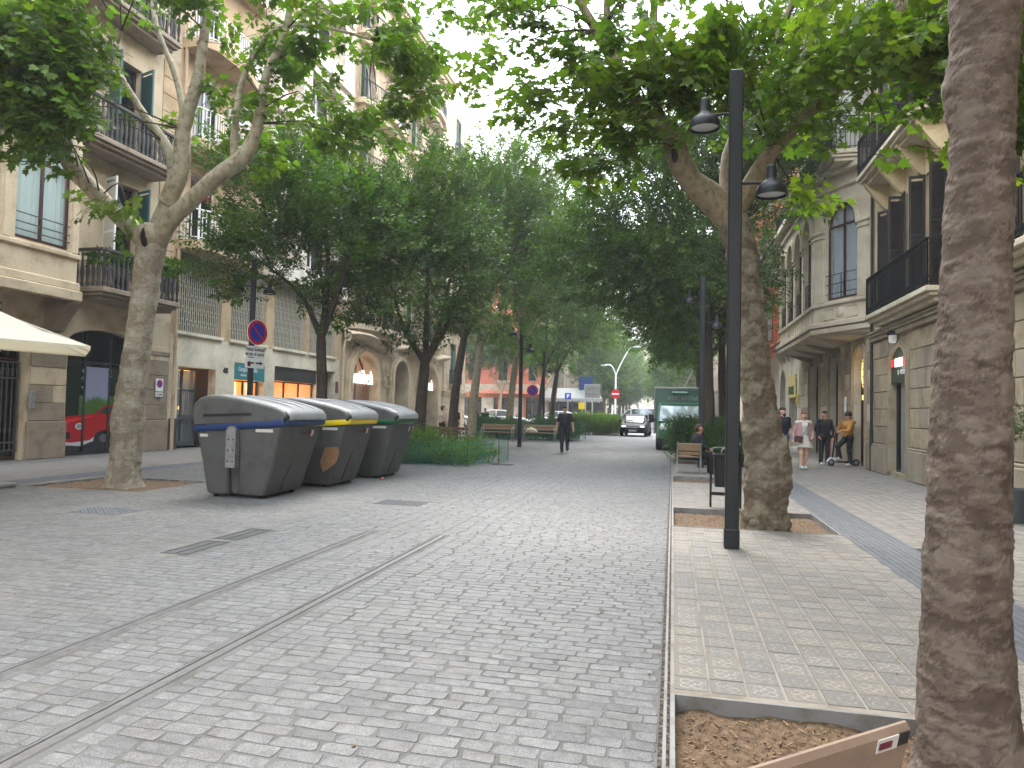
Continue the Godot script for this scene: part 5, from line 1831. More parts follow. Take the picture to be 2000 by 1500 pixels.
		for k in [[0.05, 0.1, 0.15], [0.35, 0.06, 0.1], [3.3, 0.1, 0.12]]:
			fz.box(gb2, -0.02, 1.42, y + k[0], y + k[0] + k[2], -0.01, k[1])
			fs2.box(gb2, 42.3, 46.7, y + k[0], y + k[0] + k[2], -0.012, k[1] + 0.003)
	gb2.quad(f.at(42.4, 5.0, 0), f.at(42.4, 5.0, 1.3), f.at(46.6, 5.0, 1.3), f.at(46.6, 5.0, 0))
	gb2.quad(f.at(42.4, 19.8, 0), f.at(42.4, 19.8, 1.3), f.at(46.6, 19.8, 1.3), f.at(46.6, 19.8, 0))
	part(G, "bay", gb2, M.orange)

# ---------------------------------------------------------------- beyond the crossing
func far_house(label: String, f: FF, u0: float, u1: float, h: float, mt: Material, sd: int, called := "far_house") -> Node3D:
	var o := thing(called, label, "building")
	var m := MB.new()
	var n := int((u1 - u0) / 3.0)
	var gops := []
	for k in n: gops.append([u0 + (u1 - u0) * (k + 0.2) / n, u0 + (u1 - u0) * (k + 0.8) / n, 0.15, 3.3])
	wall_band(m, f, u0, u1, 0, 4.4, gops, 0.35)
	for g in gops: window(o, f, g, M.frame_brown, 2, 0.7, 0.3)
	var m2 := MB.new()
	var fl := int((h - 4.4) / 3.6)
	for i in fl:
		var y := 4.4 + (h - 4.4) * i / fl
		var ops := []
		for k in n: ops.append([u0 + (u1 - u0) * (k + 0.35) / n, u0 + (u1 - u0) * (k + 0.65) / n, y + 0.4, y + 2.9])
		wall_band(m2, f, u0, u1, y, 4.4 + (h - 4.4) * (i + 1) / fl, ops, 0.3)
		for k in n:
			if i < 3:
				var w := window(o, f, ops[k], M.shutter_green if sd % 2 else M.frame_white, 2, 0.0, 0.2)
				if k % 2 == 0:
					var b := balcony(w, f, ops[k][0] - 0.35, ops[k][1] + 0.35, y + 0.38, 0.55, M.stone_e)
	part(o, "ground_floor", m, M.stone_e)
	part(o, "wall", m2, mt)
	part(o, "cornice", cornice(f, u0, u1, h - 0.5, 0.5, 0.5), M.stone_e)
	part(o, "rear_volume", simple_block(f, u0 + 0.05, u1 - 0.05, h, 12.0), M.far_wall)
	return o

func build_far() -> void:
	# the coral corner building faces the crossing
	var fc := FF.new(Vector3(-34.0, 0.1, -78.0), Vector3(1, 0, 0), Vector3(0, 0, 1))
	var co := far_house("coral red corner building with timber shopfronts across the crossing", fc, 0.0, 20.5, 21.0, M.coral, 1, "coral_building")
	var sh := MB.new()
	for k in 7:
		fc.box(sh, 0.4 + k * 2.9, 0.7 + k * 2.9, 0, 3.6, 0.003, 0.12)
		fc.box(sh, 0.7 + k * 2.9, 3.3 + k * 2.9, 2.9, 3.5, 0.003, 0.1)
	mat("timber", Color(0.72, 0.4, 0.2), 0.6)
	part(co, "shopfront", sh, M.timber)
	var aw := MB.new()
	aw.quad(fc.at(13.0, 3.7, 0.01), fc.at(20.5, 3.7, 0.01), fc.at(20.5, 3.3, 1.6), fc.at(13.0, 3.3, 1.6))
	part(co, "awning", aw, M.orange)
	part(co, "pharmacy_cross", MB.new().box(fc.at(10.6, 4.6, 0.3), Vector3(0.25, 0.9, 0.1)).box(fc.at(10.6, 4.6, 0.3), Vector3(0.9, 0.25, 0.12)), M.paint_green)
	var fl := FF.new(Vector3(-13.5, 0.1, 0), Vector3(0, 0, -1), Vector3(1, 0, 0))
	var cols := [M.far_wall, M.render_tan, M.stone_c, M.coral]
	var names := ["beige", "tan", "cream", "reddish"]
	for i in 4: far_house("%s terraced house beyond the crossing on the left, number %s from the corner" % [names[i], ["two", "three", "four", "five"][i]], FF.new(Vector3(-16.0, 0.1, 0), Vector3(0, 0, -1), Vector3(1, 0, 0)), 92.0 + i * 22, 113.9 + i * 22, 21.0 + (i % 2) * 2, cols[i], i)
	for i in 4: far_house("%s terraced house beyond the crossing on the right, number %s from the corner" % [names[3 - i], ["one", "two", "three", "four"][i]], FF.new(Vector3(6.0, 0.1, 0), Vector3(0, 0, -1), Vector3(-1, 0, 0)), 80.0 + i * 22, 101.9 + i * 22, 20.0 + (i % 2) * 2, cols[3 - i], i + 1)
	var fe := FF.new(Vector3(-40.0, 0.1, -230.0), Vector3(1, 0, 0), Vector3(0, 0, 1))
	far_house("pale building closing the far end of the avenue", fe, 0, 80, 24.0, M.far_wall, 2)
	# the street goes on behind the viewer
	for i in 2:
		far_house("%s house of the left row behind the viewer, outside the picture" % ["nearer", "farther"][i], FF.new(Vector3(-15.95, 0, 0), Vector3(0, 0, -1), Vector3(1, 0, 0)), -18.1 - i * 22, 3.9 - i * 22, 20.0, cols[i], i)
		far_house("%s house of the right row behind the viewer, outside the picture" % ["nearer", "farther"][i], FF.new(Vector3(5.7, 0, 0), Vector3(0, 0, -1), Vector3(-1, 0, 0)), -21.1 - i * 22, 0.9 - i * 22, 20.0, cols[i + 1], i)
	# cafe pavilion with a grey canopy
	var cp := thing("cafe_pavilion", "grey canopied cafe terrace with dark posts across the crossing", "pavilion", Vector3(-10.4, 0.1, -77.5))
	part(cp, "canopy", MB.new().loft([[Vector3(-3.2, 2.6, 2.2), Vector3(3.2, 2.6, 2.2), Vector3(3.2, 2.9, 2.2), Vector3(-3.2, 2.9, 2.2)], [Vector3(-3.2, 3.9, -1.5), Vector3(2.2, 3.9, -1.5), Vector3(2.2, 4.1, -1.5), Vector3(-3.2, 4.1, -1.5)]]), M.galvanised)
	for i in 9:
		part(cp, "post", MB.new().box(Vector3(-3.0 + i * 0.75, 1.35, 1.9), Vector3(0.12, 2.6, 0.12)), M.frame_dark)
	part(cp, "back_screen", MB.new().box(Vector3(0, 1.3, -1.2), Vector3(6.0, 2.5, 0.1)), M.room)

# ---------------------------------------------------------------- trees
var sprig_plane: Mesh
var sprig_small: Mesh
var sprig_shrub: Mesh

func make_sprigs() -> void:
	var g := RandomNumberGenerator.new()
	g.seed = 77
	var half := [Vector2(0.0, 0.0), Vector2(0.22, 0.02), Vector2(0.5, 0.2), Vector2(0.3, 0.34), Vector2(0.52, 0.62), Vector2(0.2, 0.58), Vector2(0.0, 1.0)]
	var m := MB.new()
	var cl := PackedColorArray()
	for i in 7:
		var t := (i + 1) / 7.0
		var base := Vector3(0.04 * sin(i * 2.0), 0.02 * i, 0.0) + Vector3(0, 0, -0.34 * t)
		var s := g.randf_range(0.1, 0.17)
		var yaw := (1.0 if i % 2 else -1.0) * g.randf_range(0.5, 1.4) if i < 6 else 0.1
		var b := Basis.from_euler(Vector3(g.randf_range(-0.9, 0.15), yaw, g.randf_range(-0.5, 0.5)))
		var stalk := b * Vector3(0, 0, -0.06)
		m.bar(base, base + stalk, 0.004)
		while cl.size() < m.v.size(): cl.append(Color(0.8, 0.75, 0.5))
		var sh := g.randf_range(0.75, 1.2)
		for side in [-1.0, 1.0]:
			var k := m.v.size()
			for p in half: m.v.push_back(base + stalk + b * Vector3(p.x * side * s, absf(p.x) * 0.18 * s - p.y * p.y * 0.12 * s, -p.y * s))
			for p in half: cl.append(Color(sh, sh, sh))
			# fan about the midrib
			var mid := m.v.size()
			m.v.push_back(base + stalk + b * Vector3(0, -0.01 * s, -0.35 * s))
			cl.append(Color(sh, sh, sh))
			for j in half.size() - 1:
				if side > 0: m.tri(mid, k + j + 1, k + j)
				else: m.tri(mid, k + j, k + j + 1)
	m.bar(Vector3(0, 0, 0.05), Vector3(0, 0.12, -0.34), 0.007)
	while cl.size() < m.v.size(): cl.append(Color(0.8, 0.6, 0.4))
	m.c = cl
	sprig_plane = m.mesh()
	sprig_small = small_sprig(g, 18, 0.105, 0.048, 0.46)
	sprig_shrub = small_sprig(g, 22, 0.06, 0.022, 0.34)

func small_sprig(g: RandomNumberGenerator, n: int, l: float, w: float, length: float) -> ArrayMesh:
	var m := MB.new()
	var cl := PackedColorArray()
	for i in n:
		var t := (i + 0.5) / n
		var base := Vector3(g.randf_range(-0.05, 0.05) * t, 0.05 * t * t + g.randf_range(-0.03, 0.03), -length * t)
		var b := Basis.from_euler(Vector3(g.randf_range(-0.8, 0.6), (1.0 if i % 2 else -1.0) * g.randf_range(0.2, 1.5), g.randf_range(-0.9, 0.9)))
		var s := g.randf_range(0.75, 1.2)
		var sh := g.randf_range(0.75, 1.25)
		var k := m.v.size()
		for p in [Vector3(0, 0, 0), Vector3(-w * 0.5, 0.006, -l * 0.45), Vector3(0, -0.004, -l), Vector3(w * 0.5, 0.006, -l * 0.45)]:
			m.v.push_back(base + b * (p * s))
			cl.append(Color(sh, sh, sh))
		m.tri(k, k + 1, k + 2); m.tri(k, k + 2, k + 3)
	m.bar(Vector3.ZERO, Vector3(0, 0.04, -length * 0.9), 0.005)
	while cl.size() < m.v.size(): cl.append(Color(0.9, 0.6, 0.4))
	m.c = cl
	return m.mesh()

# clumps of sprigs through ellipsoids; every clump keeps to its own tone
func scatter(buf: PackedFloat32Array, blobs: Array, clumps: int, per: int, cr: float, size: float, col: Color, centre: Vector3, vary := 0.3, yellow := 0.15) -> Array:
	var vol := 0.0
	for b in blobs: vol += b[1].x * b[1].y * b[1].z * (b[2] if b.size() > 2 else 1.0)
	var heads := []
	for b in blobs:
		var n := int(round(clumps * b[1].x * b[1].y * b[1].z * (b[2] if b.size() > 2 else 1.0) / vol))
		for i in n:
			var d := Vector3(rng.randfn(), rng.randfn(), rng.randfn()).normalized()
			var r := pow(rng.randf(), 0.42)
			var c: Vector3 = b[0] + d * r * b[1]
			heads.append(c)
			var out := (c - centre)
			out.y *= 0.6
			out = out.normalized() if out.length() > 0.01 else Vector3.UP
			var tone := 1.0 + rng.randf_range(-vary, vary)
			var ye := rng.randf() * rng.randf() * yellow * 2.2
			for k in per:
				var o := Vector3(rng.randfn(), rng.randfn() * 0.6, rng.randfn()) * cr
				var ax := (out + Vector3(rng.randf_range(-1, 1), rng.randf_range(-0.7, 0.5), rng.randf_range(-1, 1)) * 0.9).normalized()
				var rt := ax.cross(Vector3.UP)
				if rt.length() < 0.05: rt = Vector3.RIGHT
				rt = rt.normalized()
				var up := rt.cross(ax)
				var ba := Basis(rt, up, -ax).rotated(ax, rng.randf_range(-0.8, 0.8))
				var s := size * rng.randf_range(0.6, 1.4)
				var t := tone * rng.randf_range(0.8, 1.2)
				put(buf, ba * Basis.from_scale(Vector3(s, s, s)), c + o, Color(col.r * t * (1.0 + ye * 1.5), col.g * t * (1.0 + ye * 0.6), col.b * t))
	return heads

func limb(m: MB, pts: Array, rad: Array, seg: int, wob: float, sd: int, steps := 5) -> void:
	var p := curve(pts, steps)
	var r := spread(rad, steps)
	m.tube(p, r, seg, true, wob, sd)

# a trunk whose flaking bark is relief and colour of its own: plates stand a few millimetres proud of the older layers
func bark_limb(m: MB, pts: Array, rad: Array, seg: int, step: float, tones: Array, wob: float, sd: int, sy := 2.4, fq := 3.2, lift := 0.004) -> void:
	var P := curve(pts, 10)
	var R := spread(rad, 10)
	var cv := Curve3D.new()
	cv.bake_interval = 0.02
	var acc := [0.0]
	for i in range(1, P.size()): acc.append(acc[i - 1] + P[i].distance_to(P[i - 1]))
	for p in P: cv.add_point(p)
	var n1 := FastNoiseLite.new()
	n1.seed = sd; n1.frequency = fq; n1.fractal_octaves = 5; n1.fractal_gain = 0.6
	n1.domain_warp_enabled = true; n1.domain_warp_amplitude = 0.12; n1.domain_warp_frequency = fq * 1.5
	var n2 := FastNoiseLite.new()
	n2.seed = sd + 5; n2.frequency = fq * 2.2; n2.fractal_octaves = 4; n2.fractal_gain = 0.6
	var n3 := FastNoiseLite.new()
	n3.seed = sd + 9; n3.frequency = 1.0; n3.fractal_octaves = 3
	var n4 := FastNoiseLite.new()
	n4.seed = sd + 12; n4.frequency = 14.0; n4.fractal_octaves = 3
	var total: float = acc[acc.size() - 1]
	var rows := int(total / step)
	var k := m.v.size()
	var j := 0
	var r := Vector3.RIGHT
	for i in rows + 1:
		var s := total * i / rows
		while j < acc.size() - 2 and acc[j + 1] < s: j += 1
		var t := clampf((s - acc[j]) / maxf(acc[j + 1] - acc[j], 0.0001), 0, 1)
		var c: Vector3 = P[j].lerp(P[j + 1], t)
		var q0: float = lerpf(R[j], R[j + 1], t)
		var d: Vector3 = (P[mini(j + 2, P.size() - 1)] - P[maxi(j - 1, 0)]).normalized()
		r = (r - d * r.dot(d)).normalized()
		var u := d.cross(r)
		for a in seg:
			var an := TAU * a / seg
			var o := r * cos(an) + u * sin(an)
			var w := c + o * q0
			var q := q0 * (1.0 + wob * n3.get_noise_3d(w.x * 3.0, w.y * 2.2, w.z * 3.0) + 0.45 * wob * n3.get_noise_3d(w.x * 9.0, w.y * 8.0, w.z * 9.0))
			var f := n1.get_noise_3d(w.x, w.y * sy, w.z) + 0.3 * n2.get_noise_3d(w.x * 0.8, w.y * sy * 1.6, w.z * 0.8)
			var g := n2.get_noise_3d(w.x * 0.6 + 7.0, w.y * sy * 0.5, w.z * 0.6)
			var col: Color = tones[1]
			if f < -0.13: col = tones[0]
			elif f > 0.16: col = tones[2]
			if g > 0.27: col = tones[3]
			var fine := n4.get_noise_3d(w.x, w.y * 1.6, w.z)
			q += lift * (smoothstep(-0.16, -0.1, f) + smoothstep(0.13, 0.19, f)) + 0.0025 * fine
			var sh := 1.0 + 0.16 * fine
			m.v.push_back(c + o * q)
			m.c.push_back(Color(col.r * sh, col.g * sh, col.b * sh))
	for i in rows:
		for a in seg:
			var p := k + i * seg + a
			var b := k + i * seg + (a + 1) % seg
			m.tri(p, p + seg, b + seg); m.tri(p, b + seg, b)

func tone(r: float, g: float, b: float) -> Color: return Color(r, g, b).srgb_to_linear()

func twigs(m: MB, nodes: Array, heads: Array, every: int, r0: float) -> void:
	for i in range(0, heads.size(), every):
		var h: Vector3 = heads[i]
		var best: Vector3 = nodes[0]
		for n in nodes: if n.distance_squared_to(h) < best.distance_squared_to(h): best = n
		var mid := best.lerp(h, 0.5) + Vector3(rng.randf_range(-0.2, 0.2), rng.randf_range(0.0, 0.35), rng.randf_range(-0.2, 0.2))
		m.tube(curve([best, mid, h], 3), spread([r0, r0 * 0.6, r0 * 0.2], 3), 5, false)

# a street tree of the small-leaved kind; forks is a list of limb paths
func leafy_tree(label: String, x: float, z: float, trunk: Array, forks: Array, r: float, blobs: Array, clumps: int, per: int, col: Color, grp: String, kind := "small", bark: Material = null, size := 1.0, every := 3) -> Node3D:
	var o := thing("plane_tree" if kind == "plane" else "broadleaf_tree", label, "tree", Vector3(x, 0, z), 0, grp)
	var w := Vector3(x, 0, z)
	var m := MB.new()
	var tr := [Vector3(0, -0.12, 0)]
	for p in trunk: tr.append(p - w)
	var rr := [r * 1.5, r * 1.1]
	for i in range(1, trunk.size()): rr.append(r * lerpf(1.05, 0.72, float(i) / (trunk.size() - 1)))
	limb(m, tr, rr, 12, 0.12, int(absf(x * 13 + z * 7)))
	part(o, "trunk", m, bark if bark else M.bark_dark)
	var lm := MB.new()
	var nodes := []
	for p in tr.slice(tr.size() - 1): nodes.append(p)
	for f in forks:
		var pts := [tr[tr.size() - 1]]
		for p in f: pts.append(p - w)
		var q := []
		for i in pts.size(): q.append(r * lerpf(0.62, 0.16, float(i) / (pts.size() - 1)))
		limb(lm, pts, q, 8, 0.1, 3)
		for p in curve(pts, 3): nodes.append(p)
	var bl := []
	var cen := Vector3()
	for b in blobs:
		bl.append([b[0] - w, b[1]] + b.slice(2))
		cen += b[0] - w
	cen /= blobs.size()
	var buf := PackedFloat32Array()
	var heads := scatter(buf, bl, clumps, per, 0.33 * size, size * (1.0 if kind == "plane" else 1.15), col, cen - Vector3(0, 1, 0))
	if forks.size(): twigs(lm, nodes, heads, every, r * 0.13)
	if lm.v.size(): part(o, "limbs", lm, bark if bark else M.bark_dark)
	multi(o, "crown", sprig_plane if kind == "plane" else sprig_small, M.leaf_plane if kind == "plane" else M.leaf_small, buf, buf.size() / 16)
	return o

func build_trees() -> void:
	var v := func(x, y, z): return Vector3(x, y, z)
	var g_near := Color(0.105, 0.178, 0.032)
	# --- near right trunk
	var a := thing("plane_tree", "thick brown mottled trunk of the plane tree at the right edge of the picture", "tree", Vector3(1.27, 0, -3.5), 0, "plane trees along the street")
	var m := MB.new()
	bark_limb(m, [v.call(-0.01, -0.2, 0), v.call(-0.005, 0.12, 0), v.call(-0.02, 0.7, 0), v.call(0.0, 1.55, 0), v.call(0.035, 2.4, 0), v.call(0.05, 2.75, 0), v.call(0.035, 2.98, 0), v.call(0.06, 3.2, 0), v.call(0.05, 3.9, 0.0), v.call(0.0, 4.8, 0.05)], [0.27, 0.195, 0.165, 0.15, 0.128, 0.12, 0.136, 0.128, 0.13, 0.16], 150, 0.009, [tone(0.4, 0.335, 0.295), tone(0.49, 0.425, 0.38), tone(0.55, 0.49, 0.445), tone(0.445, 0.38, 0.335)], 0.06, 5, 1.9)
	part(a, "trunk", m, M.bark_skin)
	var lm := MB.new()
	for f in [[v.call(-1.0, 5.8, 0.4), v.call(-2.2, 7.2, 0.9), v.call(-3.2, 8.4, 1.0)], [v.call(0.9, 6.0, -0.3), v.call(2.0, 7.5, -0.6)], [v.call(0.2, 6.2, -0.9), v.call(0.1, 7.6, -2.2)]]:
		limb(lm, [v.call(0.0, 4.6, 0.05)] + f, ([0.13, 0.1, 0.07, 0.04] if f.size() == 3 else [0.13, 0.09, 0.05]), 10, 0.1, 8)
	part(a, "limbs", lm, M.bark_near)
	var buf := PackedFloat32Array()
	scatter(buf, [[v.call(-1.8, 7.8, 0.6), v.call(2.6, 1.5, 2.2)], [v.call(1.4, 7.6, -0.2), v.call(2.0, 1.5, 1.8)]], 120, 9, 0.3, 1.0, g_near, v.call(0, 6, 0))
	multi(a, "crown", sprig_plane, M.leaf_plane, buf, buf.size() / 16)
	# --- trees of the same rows behind the viewer, which shade the foreground
	for q in [["plane tree of the left row beside the viewer, outside the picture", -9.8, -3.2, 8.6], ["plane tree of the right row behind the viewer, outside the picture", 1.3, 4.4, 8.2], ["plane tree of the left row behind the viewer, outside the picture", -9.8, 5.0, 8.4]]:
		var x: float = q[1]
		var z: float = q[2]
		leafy_tree(q[0], x, z, [v.call(x, 0.1, z), v.call(x, 2.4, z), v.call(x + 0.1, 4.6, z)], [[v.call(x - 1.2, 6.2, z), v.call(x - 2.2, 8.0, z)], [v.call(x + 1.4, 6.2, z + 0.4), v.call(x + 2.6, 8.0, z + 0.6)]], 0.22, [[v.call(x + 0.6, q[3], z), v.call(3.6, 1.7, 3.0)]], 150, 9, g_near, "plane trees along the street", "plane", M.bark, 1.0, 5)
	# --- gnarled tree at the right kerb
	var b := thing("plane_tree", "gnarled burled plane tree with a hollow limb, standing behind the black lamp post", "tree", Vector3(1.26, 0, -10.4), 0, "plane trees along the street")
	var tw := [tone(0.44, 0.38, 0.31), tone(0.54, 0.495, 0.42), tone(0.6, 0.56, 0.485), tone(0.48, 0.42, 0.35)]
	m = MB.new()
	bark_limb(m, [v.call(0, -0.15, 0), v.call(0.0, 0.05, 0), v.call(0.0, 0.3, 0), v.call(0.02, 0.62, 0), v.call(0.01, 0.9, 0), v.call(-0.06, 1.35, 0), v.call(-0.14, 2.0, 0.02), v.call(-0.2, 2.7, 0.02), v.call(-0.3, 3.4, 0), v.call(-0.4, 4.0, -0.02), v.call(-0.55, 4.4, -0.05)], [0.37, 0.3, 0.26, 0.32, 0.3, 0.26, 0.205, 0.19, 0.19, 0.21, 0.2], 90, 0.022, tw, 0.17, 15, 1.4, 2.6, 0.006)
	var br := RandomNumberGenerator.new()
	br.seed = 9
	for i in 13:
		var an := [0.1, 1.0, 2.0, 2.9, 1.5, 0.5, 2.4, 3.4, 1.2, 0.3, 2.2, 1.7, 2.8][i] as float
		var y := [0.55, 0.75, 0.5, 0.85, 0.95, 1.05, 1.2, 0.6, 0.3, 0.05, 0.06, 0.08, 1.35][i] as float
		var rr := 0.2 if y < 1.1 else 0.17
		var s := [0.13, 0.09, 0.1, 0.1, 0.12, 0.08, 0.09, 0.1, 0.07, 0.13, 0.11, 0.1, 0.07][i] as float
		m.ball(Vector3(cos(an) * rr - maxf(0, y - 0.9) * 0.12, y, sin(an) * rr), Vector3(s * 1.1, s * 0.85, s * 1.1), 14)
	while m.c.size() < m.v.size(): m.c.push_back(tw[1])
	part(b, "trunk", m, M.bark_skin)
	lm = MB.new()
	limb(lm, [v.call(-0.5, 4.25, 0), v.call(-0.75, 4.55, 0.02), v.call(-1.05, 4.83, 0.05), v.call(-1.25, 5.2, 0.1), v.call(-1.36, 5.55, 0.1), v.call(-1.7, 5.8, 0.1), v.call(-2.08, 6.46, 0.1), v.call(-2.43, 7.1, 0.1), v.call(-2.72, 7.65, 0.1), v.call(-3.2, 8.8, 0.0)], [0.2, 0.2, 0.17, 0.165, 0.15, 0.1, 0.09, 0.075, 0.06, 0.04], 16, 0.16, 21)
	limb(lm, [v.call(-1.35, 5.5, 0.1), v.call(-1.55, 6.0, 0.05), v.call(-1.6, 6.8, 0.0), v.call(-1.6, 7.6, 0.0), v.call(-1.58, 9.0, 0)], [0.08, 0.06, 0.055, 0.055, 0.05], 10, 0.05, 22)
	limb(lm, [v.call(-2.0, 6.3, 0.1), v.call(-2.2, 7.0, 0.0), v.call(-2.3, 7.6, -0.1), v.call(-2.2, 9.0, -0.2)], [0.07, 0.06, 0.05, 0.03], 10, 0.1, 23)
	limb(lm, [v.call(-0.5, 4.2, 0), v.call(0.0, 5.1, 0.25), v.call(0.9, 5.9, 0.6), v.call(1.7, 6.3, 1.0), v.call(2.6, 6.2, 1.2)], [0.14, 0.1, 0.07, 0.05, 0.025], 10, 0.1, 24)
	limb(lm, [v.call(-0.5, 4.3, 0), v.call(-0.5, 5.4, -0.6), v.call(0.1, 7.0, -1.2), v.call(0.6, 8.4, -1.6)], [0.12, 0.09, 0.07, 0.04], 10, 0.1, 25)
	part(b, "limbs", lm, M.bark_olive)
	m = MB.new()
	m.ball(v.call(-1.27, 5.22, 0.2), v.call(0.07, 0.2, 0.09), 14)
	part(b, "hollow", m, M.black)
	buf = PackedFloat32Array()
	var nodes := [v.call(-1.25, 5.2, 0.1), v.call(-1.7, 5.8, 0.1), v.call(-2.4, 7.1, 0.1), v.call(0.0, 5.1, 0.25), v.call(0.9, 5.9, 0.6), v.call(1.7, 6.3, 1.0), v.call(2.6, 6.2, 1.2), v.call(0.1, 7.0, -1.2), v.call(-0.5, 5.4, -0.6), v.call(-3.0, 8.4, 0)]
	var heads := scatter(buf, [
		[v.call(1.4, 5.75, 1.0), v.call(1.5, 0.75, 0.9), 1.2], [v.call(-0.3, 5.9, 0.3), v.call(1.0, 0.8, 0.8), 0.9], [v.call(-1.7, 6.2, 0.4), v.call(1.4, 1.1, 0.8), 0.9],
		[v.call(-3.3, 6.5, 0.2), v.call(1.2, 1.2, 0.8), 0.32], [v.call(-3.7, 7.9, 0.2), v.call(1.6, 0.9, 1.0), 0.18], [v.call(0.5, 8.4, -0.6), v.call(2.4, 1.2, 1.6), 0.16], [v.call(-2.0, 5.0, 0.3), v.call(1.0, 0.5, 0.6), 0.5],
		[v.call(2.2, 4.9, 0.9), v.call(0.9, 0.45, 0.6), 0.6], [v.call(0.55, 4.6, 0.4), v.call(0.5, 0.5, 0.4), 0.5]], 215, 6, 0.2, 0.95, g_near, v.call(-0.5, 5, 0), 0.3, 0.35)
	lm = MB.new()
	twigs(lm, nodes, heads, 3, 0.02)
	part(b, "twigs", lm, M.bark_dark).set_meta("kind", "stuff")
	multi(b, "crown", sprig_plane, M.leaf_plane, buf, buf.size() / 16)
	# --- pale forked tree on the left
	var c := thing("plane_tree", "pale forked plane tree in a soil pit before the stone house", "tree", Vector3(-9.77, 0, -11.3), 0, "plane trees along the street")
	m = MB.new()
	var tp := [tone(0.58, 0.525, 0.45), tone(0.665, 0.625, 0.55), tone(0.71, 0.68, 0.61), tone(0.6, 0.55, 0.47)]
	bark_limb(m, [v.call(0, -0.12, 0), v.call(-0.01, 0.06, 0), v.call(0.0, 0.35, 0), v.call(0.02, 0.8, 0), v.call(0.03, 1.15, 0), v.call(0.08, 1.84, 0), v.call(0.2, 2.8, 0), v.call(0.29, 3.7, 0), v.call(0.39, 4.5, 0)], [0.38, 0.31, 0.265, 0.255, 0.285, 0.235, 0.22, 0.225, 0.26], 80, 0.025, tp, 0.09, 35, 1.2, 1.9, 0.004)
	while m.c.size() < m.v.size(): m.c.push_back(tp[1])
	part(c, "trunk", m, M.bark_skin)
	lm = MB.new()
	var P := func(x, y, z): return Vector3(x + 9.77, y, z + 11.3)
	var limbs := [
		[[P.call(-9.4, 4.4, -11.3), P.call(-9.95, 4.86, -11.25), P.call(-10.47, 5.32, -11.2), P.call(-11.07, 5.98, -11.1), P.call(-11.18, 6.55, -11.1)], [0.19, 0.16, 0.15, 0.17, 0.13]],
		[[P.call(-9.4, 4.4, -11.3), P.call(-9.2, 5.1, -11.4), P.call(-9.05, 5.77, -11.4), P.call(-9.31, 6.36, -11.4), P.call(-9.9, 7.1, -11.4), P.call(-10.41, 7.89, -11.4), P.call(-10.4, 8.6, -11.4)], [0.19, 0.16, 0.13, 0.1, 0.06, 0.06, 0.04]],
		[[P.call(-9.15, 5.2, -11.35), P.call(-8.85, 5.76, -11.3), P.call(-8.78, 6.51, -11.25), P.call(-8.5, 7.34, -11.2), P.call(-8.38, 8.28, -11.2), P.call(-8.25, 9.4, -11.2)], [0.16, 0.16, 0.13, 0.1, 0.08, 0.05]],
		[[P.call(-9.35, 4.4, -11.3), P.call(-8.95, 4.8, -11.2), P.call(-8.5, 5.09, -11.1), P.call(-7.85, 5.52, -11.0), P.call(-7.35, 5.85, -11.0), P.call(-7.1, 6.4, -11.0), P.call(-6.98, 7.22, -11.0), P.call(-6.63, 8.02, -11.0), P.call(-6.5, 9.3, -11.0)], [0.19, 0.16, 0.145, 0.14, 0.14, 0.09, 0.075, 0.06, 0.04]],
		[[P.call(-7.55, 5.75, -11.0), P.call(-7.55, 6.4, -11.0), P.call(-7.4, 7.3, -11.0), P.call(-6.9, 8.0, -11.0), P.call(-6.2, 8.2, -11.3), P.call(-5.2, 8.0, -11.6)], [0.07, 0.06, 0.05, 0.04, 0.03, 0.02]],
		[[P.call(-8.8, 6.4, -11.25), P.call(-8.85, 6.9, -11.3), P.call(-9.15, 7.68, -11.4), P.call(-9.63, 8.59, -11.5), P.call(-9.9, 9.6, -11.5)], [0.07, 0.06, 0.055, 0.045, 0.03]],
		[[P.call(-11.15, 6.4, -11.1), P.call(-10.8, 7.0, -11.0), P.call(-10.2, 7.5, -10.9), P.call(-9.8, 8.2, -10.8)], [0.07, 0.06, 0.05, 0.03]],
		[[P.call(-11.15, 6.5, -11.1), P.call(-11.3, 7.2, -10.4), P.call(-11.0, 7.9, -9.6)], [0.07, 0.05, 0.03]]]
	nodes = []
	for l in limbs:
		limb(lm, l[0], l[1], 14, 0.13, 41)
		for p in curve(l[0].slice(2), 3): nodes.append(p)
	lm.ball(P.call(-9.38, 4.55, -11.2), Vector3(0.26, 0.25, 0.24), 14)
	part(c, "limbs", lm, M.bark)
	m = MB.new()
	m.ball(P.call(-9.33, 4.5, -11.05), Vector3(0.07, 0.19, 0.1), 14)
	part(c, "hollow", m, M.hollow)
	buf = PackedFloat32Array()
